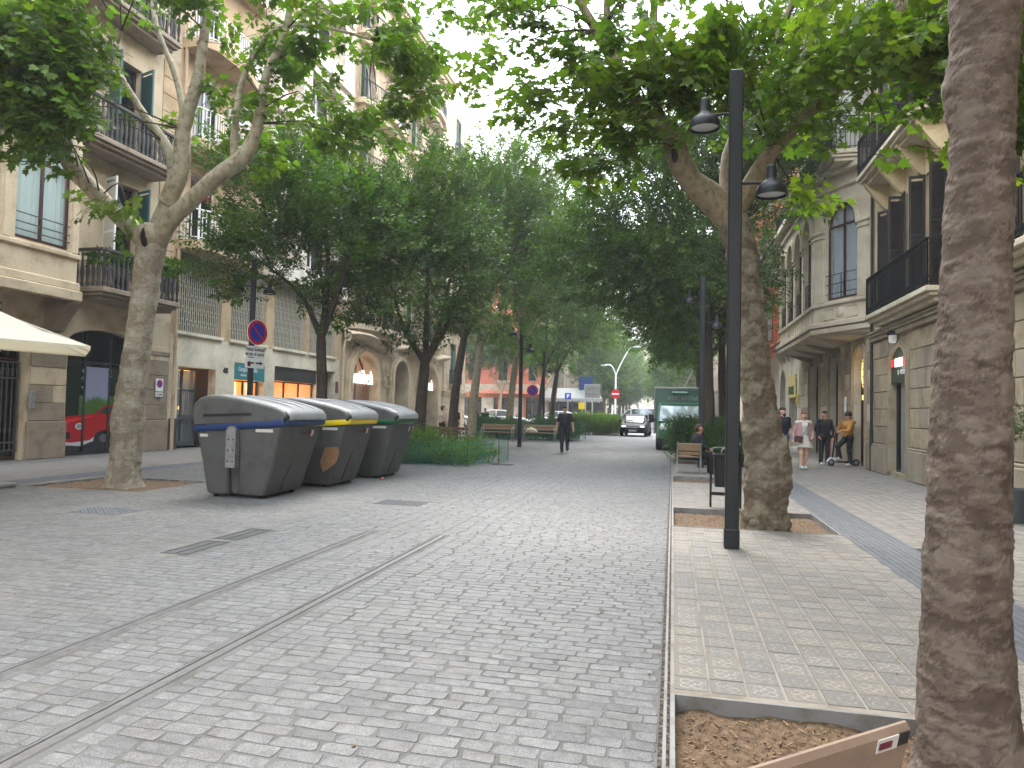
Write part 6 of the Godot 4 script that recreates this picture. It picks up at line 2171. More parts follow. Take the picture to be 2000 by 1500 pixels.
	heads = scatter(buf, [
		[P.call(-10.3, 7.2, -9.8), Vector3(1.2, 0.8, 0.8), 2.6], [P.call(-9.8, 6.3, -9.6), Vector3(0.9, 0.7, 0.6), 2.4], [P.call(-11.3, 6.4, -10.6), Vector3(0.8, 0.6, 0.5), 1.6], [P.call(-9.2, 8.6, -10.8), Vector3(1.4, 0.6, 0.9), 0.6],
		[P.call(-6.2, 7.9, -11.4), Vector3(2.0, 0.8, 1.1), 0.35], [P.call(-4.9, 7.5, -12.0), Vector3(1.2, 0.8, 1.1), 0.4], [P.call(-8.2, 6.6, -11.6), Vector3(1.2, 1.0, 0.8), 0.3], [P.call(-9.6, 5.0, -11.0), Vector3(0.4, 0.4, 0.4), 0.8], [P.call(-5.8, 6.5, -11.8), Vector3(1.5, 0.5, 1.0), 0.4], [P.call(-3.6, 8.2, -12.5), Vector3(1.0, 0.8, 0.8), 0.12], [P.call(-11.9, 5.4, -9.6), Vector3(0.35, 0.5, 0.3), 1.5]], 215, 7, 0.22, 0.95, g_near, P.call(-9, 6.5, -11.3), 0.3, 0.25)
	lm = MB.new()
	twigs(lm, nodes, heads, 3, 0.018)
	part(c, "twigs", lm, M.bark_dark).set_meta("kind", "stuff")
	multi(c, "crown", sprig_plane, M.leaf_plane, buf, buf.size() / 16)

	# --- dark trees behind the bins and in the planted bed
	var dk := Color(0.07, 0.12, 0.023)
	leafy_tree("dark leafy tree rising behind the three bins", -9.42, -18.0, [v.call(-9.4, 0.1, -18), v.call(-9.38, 1.7, -18), v.call(-9.45, 3.4, -18)], [[v.call(-10.2, 4.6, -18.2), v.call(-11.2, 5.4, -18.2)], [v.call(-9.3, 5.2, -18), v.call(-9.5, 7.2, -18)], [v.call(-8.7, 4.8, -17.6), v.call(-8.2, 6.0, -17.4)], [v.call(-9.8, 4.6, -18.8), v.call(-10.4, 6.4, -19.2)]], 0.17,
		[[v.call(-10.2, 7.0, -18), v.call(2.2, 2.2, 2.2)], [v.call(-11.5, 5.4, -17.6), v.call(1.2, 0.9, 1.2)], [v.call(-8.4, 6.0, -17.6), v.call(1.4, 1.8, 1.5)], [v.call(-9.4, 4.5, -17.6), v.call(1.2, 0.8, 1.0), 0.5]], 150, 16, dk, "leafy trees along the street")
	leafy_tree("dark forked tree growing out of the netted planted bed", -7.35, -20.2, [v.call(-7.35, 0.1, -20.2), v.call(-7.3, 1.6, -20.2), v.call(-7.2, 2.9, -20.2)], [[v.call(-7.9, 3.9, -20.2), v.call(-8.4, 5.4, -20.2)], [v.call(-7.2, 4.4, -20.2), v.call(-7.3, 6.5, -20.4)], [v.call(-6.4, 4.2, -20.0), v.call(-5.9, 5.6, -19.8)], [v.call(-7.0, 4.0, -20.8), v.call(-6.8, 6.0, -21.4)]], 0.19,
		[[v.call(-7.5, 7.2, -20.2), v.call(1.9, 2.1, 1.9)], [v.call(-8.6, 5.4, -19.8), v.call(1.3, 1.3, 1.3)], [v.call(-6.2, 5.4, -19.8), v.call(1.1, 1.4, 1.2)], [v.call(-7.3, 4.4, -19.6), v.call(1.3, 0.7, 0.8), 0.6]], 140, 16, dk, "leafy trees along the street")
	# --- left row further on
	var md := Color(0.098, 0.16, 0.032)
	var lab := ["pale trunked tree beside the first wooden bench", "straight pale tree rising behind the benches", "slim dark tree behind the middle lamp post", "last tree of the left row before the crossing"]
	var zs := [-34.6, -43.0, -50.0, -55.5]
	for i in 4:
		var z: float = zs[i]
		var x := -9.85 if i < 2 else -9.3
		leafy_tree(lab[i], x, z, [v.call(x, 0.1, z), v.call(x + 0.15, 2.4, z), v.call(x + 0.4, 4.6, z)], [[v.call(x - 0.8, 6.2, z), v.call(x - 1.6, 8.0, z)], [v.call(x + 1.2, 6.0, z + 0.5), v.call(x + 2.2, 7.4, z + 0.6)], [v.call(x + 0.4, 7.0, z - 0.5), v.call(x + 0.4, 9.4, z)]], 0.24 if i != 2 else 0.17,
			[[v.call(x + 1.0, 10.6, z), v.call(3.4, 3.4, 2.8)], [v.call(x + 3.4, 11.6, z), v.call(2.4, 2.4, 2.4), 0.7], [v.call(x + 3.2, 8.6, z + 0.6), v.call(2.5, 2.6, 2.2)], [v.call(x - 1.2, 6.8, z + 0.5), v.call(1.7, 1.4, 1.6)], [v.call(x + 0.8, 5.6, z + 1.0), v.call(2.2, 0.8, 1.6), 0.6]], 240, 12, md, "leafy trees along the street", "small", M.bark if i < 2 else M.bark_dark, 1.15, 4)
	leafy_tree("leafy tree leaning over the street from the left row", -8.6, -27.5, [v.call(-8.6, 0.1, -27.5), v.call(-8.5, 2.2, -27.5), v.call(-8.2, 4.4, -27.5)], [[v.call(-7.2, 6.0, -27.4), v.call(-6.2, 7.5, -27.2)], [v.call(-8.4, 6.8, -27.6), v.call(-8.2, 9.0, -27.6)], [v.call(-9.4, 6.0, -27.6), v.call(-10.0, 7.6, -27.6)]], 0.2,
		[[v.call(-5.6, 10.4, -27.5), v.call(2.4, 2.2, 2.3), 0.8], [v.call(-7.8, 8.8, -27.5), v.call(2.4, 2.6, 2.3)], [v.call(-6.2, 7.0, -27.2), v.call(1.5, 1.7, 1.6)], [v.call(-7.0, 5.6, -27.0), v.call(1.5, 0.7, 1.2), 0.5]], 210, 12, md, "leafy trees along the street", "small", null, 1.1, 4)
	# --- right row
	var rl := ["dark leafy tree overhanging the street behind the seated person", "dark leaning tree beside the parked green truck", "tree behind the green truck at the right kerb", "fourth tree of the right row near the crossing"]
	var rz := [-23.6, -27.5, -37.0, -46.0]
	for i in 4:
		var z: float = rz[i]
		var x: float = [1.2, 1.9, 1.7, 1.7][i]
		var lx: float = [-2.1, -1.6, -1.4, -1.2][i]
		leafy_tree(rl[i], x, z, [v.call(x, 0.1, z), v.call(x - 0.12, 2.4, z), v.call(x - 0.16, 4.4, z)], [[v.call(x - 1.1, 5.4, z + 0.2), v.call(x + lx, 6.3, z + 0.3), v.call(x + lx - 1.2, 7.0, z + 0.3)], [v.call(x + 0.2, 6.4, z), v.call(x + 0.7, 8.8, z)], [v.call(x + 1.0, 5.6, z - 0.3), v.call(x + 1.9, 7.2, z - 0.4)]], [0.2, 0.17, 0.2, 0.2][i],
			[[v.call(x + lx - 0.3, 9.8, z + 0.2), v.call(2.7, 1.8, 2.3), 0.5], [v.call(x + lx - 0.7, 7.0, z + 0.2), v.call(2.8, 1.9, 2.2), 1.1], [v.call(x + 0.9, 11.4 if i < 2 else 10.6, z), v.call(3.0, 3.0 if i < 2 else 3.6, 2.6), 0.55], [v.call(x - 1.0, 5.2, z + 0.6), v.call(1.7, 0.9, 1.4), 0.9], [v.call(x + (1.6 if i > 1 else 0.2), 6.6, z), v.call(1.5, 1.2, 1.5), 0.6]], [330, 300, 250, 240][i], 12, dk if i < 2 else md, "leafy trees along the street", "small", null, 1.05 if i < 2 else 1.2, 4)
	# --- avenue beyond the crossing
	for i in 16:
		var z := -82.0 - (i / 2) * 9.0
		var left := i % 2 == 0
		var x := -8.6 if left else 0.6
		leafy_tree("%s avenue tree beyond the crossing, %s in its row" % ["left" if left else "right", ["nearest", "second", "third", "fourth", "fifth", "sixth", "seventh", "farthest"][i / 2]], x, z, [v.call(x, 0.2, z), v.call(x + 0.1, 2.2, z), v.call(x + 0.1, 3.8, z)], [[v.call(x - 1.0, 5.4, z), v.call(x - 1.8, 7.0, z)], [v.call(x + 1.0, 5.4, z), v.call(x + 1.8, 7.0, z)]] if i < 8 else [], 0.25,
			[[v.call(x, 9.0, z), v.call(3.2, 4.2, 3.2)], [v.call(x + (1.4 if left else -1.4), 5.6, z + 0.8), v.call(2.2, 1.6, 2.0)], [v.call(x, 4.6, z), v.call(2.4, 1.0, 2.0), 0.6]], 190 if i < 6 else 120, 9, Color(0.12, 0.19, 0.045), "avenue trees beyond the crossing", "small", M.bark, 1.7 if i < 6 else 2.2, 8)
	for i in 5:
		var x: float = [-22.0, -17.5, -13.0, 8.5, 14.0][i]
		leafy_tree("%s street tree on the far side of the crossing" % ["leftmost", "second left", "third left", "first right", "rightmost"][i], x, -72.5, [v.call(x, 0.1, -72.5), v.call(x, 2.4, -72.5), v.call(x + 0.1, 3.6, -72.5)], [[v.call(x - 0.8, 5.0, -72.5), v.call(x - 1.3, 6.4, -72.5)], [v.call(x + 0.9, 5.0, -72.5), v.call(x + 1.5, 6.2, -72.5)]], 0.16,
			[[v.call(x, 8.0, -72.5), v.call(2.6, 2.4, 2.4)]], 150, 9, Color(0.1, 0.165, 0.04), "trees beside the crossing", "small", M.bark, 1.5, 6)

# ---------------------------------------------------------------- things in the street
func rounded_ring(x0: float, x1: float, z0: float, z1: float, y: float, r: float, tilt := 0.0, n := 4) -> Array:
	var out := []
	for c in [[x1 - r, z1 - r, 0.0], [x0 + r, z1 - r, PI / 2], [x0 + r, z0 + r, PI], [x1 - r, z0 + r, 1.5 * PI]]:
		for i in n + 1:
			var a: float = c[2] + PI / 2 * i / n
			var x: float = c[0] + r * cos(a)
			out.append(Vector3(x, y + tilt * x, c[1] + r * sin(a)))
	return out

func rim_y(x: float) -> float: return 1.17 + 0.085 * x

func make_bin(label: String, at: Vector3, band: Material, turn: float) -> Node3D:
	var o := thing("recycling_bin", label, "bin", at, turn, "row of grey recycling bins")
	var body := MB.new()
	for s in [[-0.53, -0.12, -0.7, -0.13, 0.0], [0.04, 0.53, 0.05, 0.84, 0.0], [-0.1215, 0.0415, -0.135, 0.055, 0.09]]:
		var rings := []
		for t in [[0.05, 0.0, 0.03], [0.09, 0.0, 0.0], [0.6, 0.5, 0.0], [1.1, 1.0, 0.0]]:
			var k: float = t[1]
			var zl: float = lerpf(0.62, 0.69, k) - s[4] - t[2]
			rings.append(rounded_ring(lerpf(s[0], s[2], k) + t[2], lerpf(s[1], s[3], k) - t[2], -zl, zl, t[0], 0.07 if s[4] == 0.0 else 0.01, 0.085 if k > 0.9 else 0.0))
		body.loft(rings, true, true)
	part(o, "body", body, M.bin_grey)
	# crease on the road face
	var cr := MB.new()
	cr.bar(Vector3(0.545, 0.1, 0.18), Vector3(0.7, 0.68, 0.02), 0.014)
	part(o, "crease", cr, M.black)
	# coloured rim
	var rm := MB.new()
	rm.loft([rounded_ring(-0.73, 0.9, -0.715, 0.715, 1.11, 0.1, 0.085), rounded_ring(-0.75, 0.92, -0.73, 0.73, 1.14, 0.1, 0.085), rounded_ring(-0.75, 0.92, -0.73, 0.73, 1.205, 0.1, 0.085), rounded_ring(-0.72, 0.89, -0.71, 0.71, 1.22, 0.1, 0.085)])
	part(o, "rim", rm, band)
	# lid: high rounded back sloping to the road
	var prof := [Vector2(-0.735, 1.17), Vector2(-0.77, 1.38), Vector2(-0.74, 1.52), Vector2(-0.65, 1.61), Vector2(-0.5, 1.655), Vector2(-0.28, 1.66), Vector2(0.05, 1.615), Vector2(0.4, 1.555), Vector2(0.7, 1.49), Vector2(0.85, 1.43), Vector2(0.91, 1.36), Vector2(0.905, 1.26)]
	var lid := MB.new()
	var rg := []
	for s in [[-0.725, 0.86], [-0.715, 0.93], [-0.69, 0.975], [-0.64, 1.0], [0.64, 1.0], [0.69, 0.975], [0.715, 0.93], [0.725, 0.86]]:
		var r := []
		for p in prof: r.append(Vector3(p.x * lerpf(1.0, s[1], 0.35), 1.2 + (p.y - 1.2) * s[1], s[0]))
		rg.append(r)
	lid.loft(rg, true, true)
	var lo := part(o, "lid", lid, M.bin_lid if false else M.bin_grey)
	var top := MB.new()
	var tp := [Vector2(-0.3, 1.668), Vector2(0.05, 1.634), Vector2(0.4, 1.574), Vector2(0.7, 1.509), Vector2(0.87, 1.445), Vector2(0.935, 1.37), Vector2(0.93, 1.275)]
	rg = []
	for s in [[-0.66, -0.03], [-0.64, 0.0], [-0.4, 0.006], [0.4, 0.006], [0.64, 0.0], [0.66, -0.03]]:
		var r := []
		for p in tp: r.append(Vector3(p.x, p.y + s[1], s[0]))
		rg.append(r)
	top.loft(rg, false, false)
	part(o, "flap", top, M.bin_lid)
	for z in [-0.4, 0.0, 0.4]:
		var rb := MB.new()
		rb.tube(curve([Vector3(-0.18, 1.655, z), Vector3(0.05, 1.642, z), Vector3(0.4, 1.584, z * 0.96), Vector3(0.7, 1.518, z * 0.9), Vector3(0.86, 1.455, z * 0.88)], 2), spread([0.006, 0.022, 0.022, 0.022, 0.006], 2), 8)
		part(o, "flap_rib", rb, M.bin_lid)
	var sl := MB.new()
	sl.bar(Vector3(-0.55, 1.32, 0.722), Vector3(0.3, 1.36, 0.722), 0.02, 0.045)
	part(o, "slot", sl, M.black)
	var ar := MB.new()
	ar.extrude(outline(-0.095, 0.075, 0.0, 0.66, 0.085), Vector3(0, 0.5, 0.66), Vector3.RIGHT, Vector3.UP, Vector3(0, 0, 0.12))
	var ao := part(o, "lifting_arm", ar, M.bin_arm)
	var bt := MB.new()
	for p in [[-0.05, 0.6], [0.03, 0.6], [-0.05, 0.78], [0.03, 0.78], [-0.05, 0.95], [0.03, 0.95]]: bt.lathe([Vector2(0.013, 0.0), Vector2(0.013, 0.012), Vector2(0.0, 0.014)], Vector3(p[0], p[1], 0.78), 8, Basis(Vector3.RIGHT, PI / 2))
	part(ao, "bolt", bt, M.iron)
	part(o, "reflector", MB.new().box(Vector3(0.52, 1.1, 0.69), Vector3(0.3, 0.05, 0.008)), M.sticker)
	part(o, "reflector", MB.new().box(Vector3(-0.55, 1.0, 0.685), Vector3(0.14, 0.045, 0.008)), M.sticker)
	var lg := MB.new()
	lg.box(Vector3(0.815, 1.05, -0.36), Vector3(0.006, 0.11, 0.12), Basis(Vector3(0, 0, 1), -0.28))
	part(o, "emblem", lg, M.sticker)
	var lg2 := MB.new()
	lg2.box(Vector3(0.818, 1.05, -0.28), Vector3(0.006, 0.1, 0.09), Basis(Vector3(0, 0, 1), -0.28))
	lg2.box(Vector3(0.815, 1.05, -0.05), Vector3(0.006, 0.02, 0.2), Basis(Vector3(0, 0, 1), -0.28))
	part(o, "emblem", lg2, M.maroon)
	var wh := MB.new()
	for p in [[-0.4, -0.5], [-0.4, 0.5], [0.4, -0.5], [0.4, 0.5]]: wh.lathe([Vector2(0.0, -0.03), Vector2(0.05, -0.03), Vector2(0.05, 0.03), Vector2(0.0, 0.03)], Vector3(p[0], 0.05, p[1]), 10, Basis(Vector3.RIGHT, PI / 2))
	part(o, "foot", wh, M.rubber)
	return o

func lamp_head(parent: Node, at: Vector3, arm_from: Vector3, s := 1.0) -> void:
	var a := MB.new()
	a.tube([arm_from, Vector3(at.x, arm_from.y, at.z)], [0.018, 0.018], 8)
	var ao := part(parent, "arm", a, M.pole)
	var h := MB.new()
	h.lathe([Vector2(0.0, 0.36), Vector2(0.045, 0.36), Vector2(0.055, 0.33), Vector2(0.06, 0.2), Vector2(0.085, 0.165), Vector2(0.15, 0.12), Vector2(0.172, 0.07), Vector2(0.178, 0.0), Vector2(0.165, 0.0), Vector2(0.15, 0.05)], at, 20)
	var ho := part(parent, "lamp_head", h, M.pole)
	part(ho, "diffuser", MB.new().lathe([Vector2(0.0, 0.012), Vector2(0.08, 0.014), Vector2(0.16, 0.028)], at, 20), M.lamp_glass)

func lamp_post(label: String, at: Vector3, lamps: Array, turn := 0.0) -> Node3D:
	var o := thing("lamp_post", label, "lamp post", at, turn, "dark steel lamp posts")
	part(o, "pole", MB.new().cbox(Vector3(0, 2.86, 0), Vector3(0.15, 5.32, 0.13), 0.012), M.pole)
	part(o, "base_sleeve", MB.new().cbox(Vector3(0, 0.11, 0), Vector3(0.168, 0.22, 0.15), 0.01), M.pole)
	for l in lamps: lamp_head(o, Vector3(l[0], l[1], l[2]), Vector3(signf(l[0]) * 0.06, l[1] + 0.16, 0))
	return o

func disc(at: Vector3, n: Vector3, r: float, t: float, seg := 28) -> MB:
	var x := n.cross(Vector3.UP).normalized()
	return MB.new().lathe([Vector2(0.0, t), Vector2(r, t), Vector2(r, 0.0), Vector2(0.0, 0.0)], at, seg, Basis(x, n, x.cross(n)), true)

func no_parking(label: String, at: Vector3, turn: float, r := 0.33) -> Node3D:
	var o := thing("no_parking_sign", label, "sign", at, turn)
	part(o, "plate", disc(Vector3.ZERO, Vector3(0, 0, 1), r * 1.03, 0.02), M.sign_white)
	part(o, "red_ring", disc(Vector3(0, 0, 0.021), Vector3(0, 0, 1), r, 0.003), M.sign_red)
	part(o, "blue_face", disc(Vector3(0, 0, 0.025), Vector3(0, 0, 1), r * 0.74, 0.003), M.sign_blue)
	part(o, "slash", MB.new().box(Vector3(0, 0, 0.03), Vector3(r * 0.15, r * 1.5, 0.004), Basis(Vector3(0, 0, 1), PI / 4)), M.sign_red)
	part(o, "clamp", MB.new().box(Vector3(0, 0, -0.05), Vector3(0.1, 0.06, 0.1)), M.galvanised)
	return o

func make_bench(label: String, at: Vector3, turn: float, wood: Material, back := true) -> Node3D:
	var o := thing("bench", label, "bench", at, turn, "wooden benches by the planted beds")
	for i in 3: part(o, "seat_slat", MB.new().cbox(Vector3(0, 0.44, -0.16 + i * 0.15), Vector3(1.75, 0.035, 0.135), 0.008), wood)
	if back:
		for i in 2: part(o, "back_slat", MB.new().cbox(Vector3(0, 0.62 + i * 0.15, -0.27 - i * 0.035), Vector3(1.75, 0.13, 0.03), 0.008, Basis(Vector3.RIGHT, -0.2)), wood)
	for x in [-0.78, 0.78]:
		var m := MB.new()
		m.tube(curve([Vector3(x, 0.0, 0.26), Vector3(x, 0.3, 0.22), Vector3(x, 0.56, 0.22), Vector3(x, 0.66, 0.1), Vector3(x, 0.66, -0.2)], 4), spread([0.025, 0.025, 0.025, 0.025, 0.022], 4), 8)
		m.tube(curve([Vector3(x, 0.0, -0.24), Vector3(x, 0.42, -0.22), Vector3(x, 0.85, -0.33)], 4), spread([0.025, 0.025, 0.022], 4), 8)
		m.bar(Vector3(x, 0.41, -0.24), Vector3(x, 0.41, 0.22), 0.035)
		part(o, "leg_frame", m, M.galvanised)
	return o

func make_chair(label: String, at: Vector3, turn: float, arms := true) -> Node3D:
	# backrest at -z, seat towards +z
	var o := thing("wooden_chair", label, "chair", at, turn, "single wooden street chairs")
	part(o, "seat", MB.new().cbox(Vector3(0, 0.43, 0.02), Vector3(0.52, 0.035, 0.44), 0.01), M.wood)
	part(o, "backrest", MB.new().cbox(Vector3(0, 0.68, -0.265) if arms else Vector3(0, 0.63, -0.255), Vector3(0.56, 0.2, 0.03) if arms else Vector3(0.6, 0.31, 0.03), 0.012, Basis(Vector3.RIGHT, -0.22)), M.wood if arms else M.wood_pale)
	if arms: part(o, "back_slat", MB.new().cbox(Vector3(0, 0.52, -0.23), Vector3(0.52, 0.08, 0.025), 0.01, Basis(Vector3.RIGHT, -0.22)), M.wood)
	for x in [-0.29, 0.29]:
		var m := MB.new()
		m.tube(curve([Vector3(x, 0.0, -0.27), Vector3(x, 0.4, -0.21), Vector3(x, 0.79, -0.3)], 4) if arms else [Vector3(x * 0.9, 0, -0.24), Vector3(x * 0.9, 0.6, -0.22)], spread([0.02, 0.02, 0.018], 4) if arms else [0.02, 0.02], 8)
		if arms: m.tube(curve([Vector3(x, 0.0, 0.26), Vector3(x, 0.4, 0.22), Vector3(x, 0.6, 0.2), Vector3(x, 0.64, 0.1), Vector3(x, 0.64, -0.26)], 4), spread([0.02, 0.02, 0.02, 0.018, 0.018], 4), 8)
		else: m.tube([Vector3(x * 0.9, 0, 0.24), Vector3(x * 0.9, 0.42, 0.2)], [0.02, 0.02], 8)
		m.bar(Vector3(x, 0.4, -0.22), Vector3(x, 0.4, 0.22), 0.03)
		part(o, "leg_frame", m, M.galvanised)
	return o

func net_fence(label: String, pts: Array, h: float) -> void:
	var o := thing("net_fence", label, "fence")
	var m := MB.new()
	var g := RandomNumberGenerator.new()
	g.seed = pts.size() + int(absf(pts[0].z))
	for i in pts.size() - 1:
		var a: Vector3 = pts[i]
		var b: Vector3 = pts[i + 1]
		var l := a.distance_to(b)
		var d := (b - a) / l
		var nn := d.cross(Vector3.UP)
		var n := int(l / 0.3)
		for r in int(h / 0.075):
			var y := 0.04 + r * 0.075
			var prev := Vector3.INF
			for k in n + 1:
				var u := l * k / n
				var sag := 0.035 * sin(u * 2.2 + r * 0.25) * sin(PI * fposmod(u, 1.5) / 1.5) + g.randf_range(-0.008, 0.008)
				var p := a + d * u + Vector3.UP * (y + sag) + nn * 0.03 * sin(u * 3.0 + r * 0.3)
				if prev != Vector3.INF: m.bar(prev, p, 0.008)
				prev = p
		for k in int(l / 0.11):
			var u := k * 0.11
			m.bar(a + d * u + Vector3.UP * 0.03 + nn * 0.03 * sin(u * 3.0), a + d * u + Vector3.UP * h + nn * 0.03 * sin(u * 3.0 + 3.0), 0.006)
	part(o, "netting", m, M.net).set_meta("kind", "stuff")
	for i in pts.size() - 1:
		var a: Vector3 = pts[i]
		var b: Vector3 = pts[i + 1]
		var n := maxi(1, int(a.distance_to(b) / 1.5))
		for k in n + (1 if i == pts.size() - 2 else 0):
			var p := a.lerp(b, float(k) / n)
			part(o, "post", MB.new().tube([p, p + Vector3(0, h + 0.06, 0)], [0.012, 0.012], 6), M.paint_green)

func shrubs(label: String, called: String, boxes: Array, n: int, per: int, col: Color, size := 1.0) -> void:
	var o := thing(called, label, "shrubs")
	var buf := PackedFloat32Array()
	var st := MB.new()
	for i in n:
		var b: Array = boxes[rng.randi() % boxes.size()]
		var p: Vector3 = b[0] + Vector3(rng.randf() * b[1].x, 0, rng.randf() * b[1].z)
		var h: float = b[1].y * rng.randf_range(0.55, 1.1)
		st.bar(p, p + Vector3(rng.randf_range(-0.1, 0.1), h * 0.8, rng.randf_range(-0.1, 0.1)), 0.012)
		var tone := rng.randf_range(0.7, 1.35)
		for k in per:
			var q := p + Vector3(rng.randfn() * 0.14, h * pow(rng.randf(), 0.7), rng.randfn() * 0.14)
			var ax := Vector3(rng.randf_range(-1, 1), rng.randf_range(0.1, 1.3), rng.randf_range(-1, 1)).normalized()
			var rt := ax.cross(Vector3(0.1, 0.2, 1).normalized()).normalized()
			var s := size * rng.randf_range(0.6, 1.1)
			var t := tone * rng.randf_range(0.8, 1.2)
			put(buf, Basis(rt, rt.cross(ax), -ax) * Basis.from_scale(Vector3(s, s, s)), q, Color(col.r * t, col.g * t, col.b * t))
	part(o, "stems", st, M.bark_dark).set_meta("kind", "stuff")
	multi(o, "foliage", sprig_shrub, M.leaf_small, buf, buf.size() / 16)

func build_street() -> void:
	# bins
	make_bin("grey recycling bin with a blue rim, nearest of the three", Vector3(-6.9, 0, -11.0), M.paint_blue, 0.03)
	make_bin("grey recycling bin with a yellow rim, between the other two", Vector3(-6.75, 0, -12.95), M.paint_yellow, 0.03)
	make_bin("grey recycling bin with a green rim, farthest of the three", Vector3(-6.62, 0, -14.95), M.paint_green, 0.03)
	var cb := thing("cardboard_sheet", "torn brown cardboard leaning between the first two bins", "cardboard", Vector3(-6.22, 0, -12.0), -0.1)
	part(cb, "sheet", MB.new().extrude(PackedVector2Array([Vector2(0.0, 0.32), Vector2(0.12, 0.4), Vector2(0.26, 0.5), Vector2(0.3, 0.68), Vector2(0.24, 0.8), Vector2(-0.05, 0.78), Vector2(-0.12, 0.5)]), Vector3(0, 0, 0), Vector3(0.95, 0, 0.1), Vector3(0.02, 0.97, -0.22), Vector3(0, 0, 0.012)), M.cardboard)
	var ct := thing("litter_scrap", "small red and white scrap on the ground by the farthest bin", "litter", Vector3(-5.95, 0.0, -14.2), 0.5)
	ct.scale = Vector3.ONE * 0.55
	part(ct, "wrapper", MB.new().loft([[Vector3(-0.06, 0.0, -0.03), Vector3(0.06, 0.0, -0.03), Vector3(0.05, 0.06, -0.02), Vector3(-0.05, 0.07, -0.02)], [Vector3(-0.05, 0.0, 0.05), Vector3(0.05, 0.0, 0.04), Vector3(0.04, 0.03, 0.04), Vector3(-0.04, 0.05, 0.05)]]), M.sign_red)
	part(ct, "label", MB.new().box(Vector3(0, 0.07, 0.01), Vector3(0.07, 0.02, 0.04), Basis(Vector3.RIGHT, 0.4)), M.sign_white)
	# lamp posts
	lamp_post("tall black lamp post at the right kerb, nearest to the viewer", Vector3(0.67, 0, -8.57), [[-0.35, 4.86, 0.0], [0.4, 4.03, 0.0]])
	lamp_post("dark lamp post on the left carrying the parking sign", Vector3(-11.32, 0, -17.6), [[-0.4, 4.62, 0.05], [0.42, 4.6, -0.05]], 0.5)
	lamp_post("black lamp post in the middle distance, in front of the benches", Vector3(-6.28, 0, -29.6), [[0.38, 4.0, 0.0], [-0.38, 4.7, 0.0]])
	lamp_post("dark lamp post behind the seated person", Vector3(0.8, 0, -21.3), [[-0.36, 4.75, 0], [0.4, 4.0, 0]])
	lamp_post("far dark lamp post next to the slim tree on the left", Vector3(-8.4, 0, -47.0), [[0.38, 4.1, 0.0], [-0.38, 4.6, 0.0]])
	# parking sign and its plates
	var ta := 1.3
	var nrm := Vector3(sin(ta), 0, cos(ta))
	var pp := Vector3(-11.32, 0, -17.6) + nrm * 0.13
	no_parking("round blue and red no parking sign on the left lamp post", pp + Vector3(0.05, 3.5, 0), ta, 0.34)
	var p1 := thing("text_plate", "white plate with two lines of text below the parking sign", "sign", pp + Vector3(0, 2.97, 0), ta)
	part(p1, "plate", MB.new().extrude(outline(-0.3, 0.3, -0.15, 0.15), Vector3.ZERO, Vector3.RIGHT, Vector3.UP, Vector3(0, 0, 0.018)), M.sign_white)
	text(p1, "lettering", "Totes bandes", 0.125, 0.004, Vector3(0, 0.06, 0.022), Basis(), M.frame_dark, true, 0.8)
	text(p1, "lettering", "en tot el carrer", 0.125, 0.004, Vector3(0, -0.07, 0.022), Basis(), M.frame_dark, true, 0.75)
	var p2 := thing("arrow_plate", "white plate with two black arrows, lowest on the left lamp post", "sign", pp + Vector3(0, 2.66, 0), ta)
	part(p2, "plate", MB.new().extrude(outline(-0.32, 0.32, -0.14, 0.14), Vector3.ZERO, Vector3.RIGHT, Vector3.UP, Vector3(0, 0, 0.018)), M.sign_white)
	for s in [-1.0, 1.0]:
		var am := MB.new()
		var po := PackedVector2Array([Vector2(0.03 * s, -0.02), Vector2(0.18 * s, -0.02), Vector2(0.18 * s, -0.055), Vector2(0.27 * s, 0.0), Vector2(0.18 * s, 0.055), Vector2(0.18 * s, 0.02), Vector2(0.03 * s, 0.02)])
		am.extrude(po, Vector3(0, 0, 0.019), Vector3.RIGHT, Vector3.UP, Vector3(0, 0, 0.004))
		part(p2, "arrow", am, M.black)
	part(p2, "sticker", MB.new().box(Vector3(-0.2, -0.045, 0.025), Vector3(0.1, 0.11, 0.003)), M.maroon)
	# parasol
	var ps := thing("parasol", "white cafe parasol reaching into the left edge of the picture", "parasol", Vector3(-11.35, 0, -10.0))
	var cn := MB.new()
	var tip := Vector3(0, 3.05, 0)
	for k in 8:
		var q := []
		for j in 2:
			var a := (k + j) * PI / 4
			var r := 1.95 if (k + j) % 2 == 0 else 1.42
			q.append(Vector3(cos(a) * r, 2.42 if (k + j) % 2 == 0 else 2.47, sin(a) * r))
		var ma: Vector3 = (q[0] + tip) * 0.5 + Vector3.DOWN * 0.05
		var mb2: Vector3 = (q[1] + tip) * 0.5 + Vector3.DOWN * 0.05
		cn.tri3(tip, ma, mb2)
		cn.quad(ma, q[0], q[1], mb2)
		cn.quad(q[0], q[0] + Vector3.DOWN * 0.03, q[1] + Vector3.DOWN * 0.03, q[1])
	part(ps, "canopy", cn, M.canvas)
	part(ps, "pole", MB.new().tube([Vector3(0, 0.05, 0), Vector3(0, 3.1, 0)], [0.025, 0.022], 10), M.white_metal)
	part(ps, "base", MB.new().cbox(Vector3(0, 0.04, 0), Vector3(0.6, 0.08, 0.6), 0.02), M.edging)
	var rb := MB.new()
	for k in 8:
		var a := k * PI / 4
		var r := 1.93 if k % 2 == 0 else 1.4
		rb.bar(tip + Vector3.DOWN * 0.04, Vector3(cos(a) * r, 2.41, sin(a) * r), 0.02)
	part(ps, "rib", rb, M.white_metal)
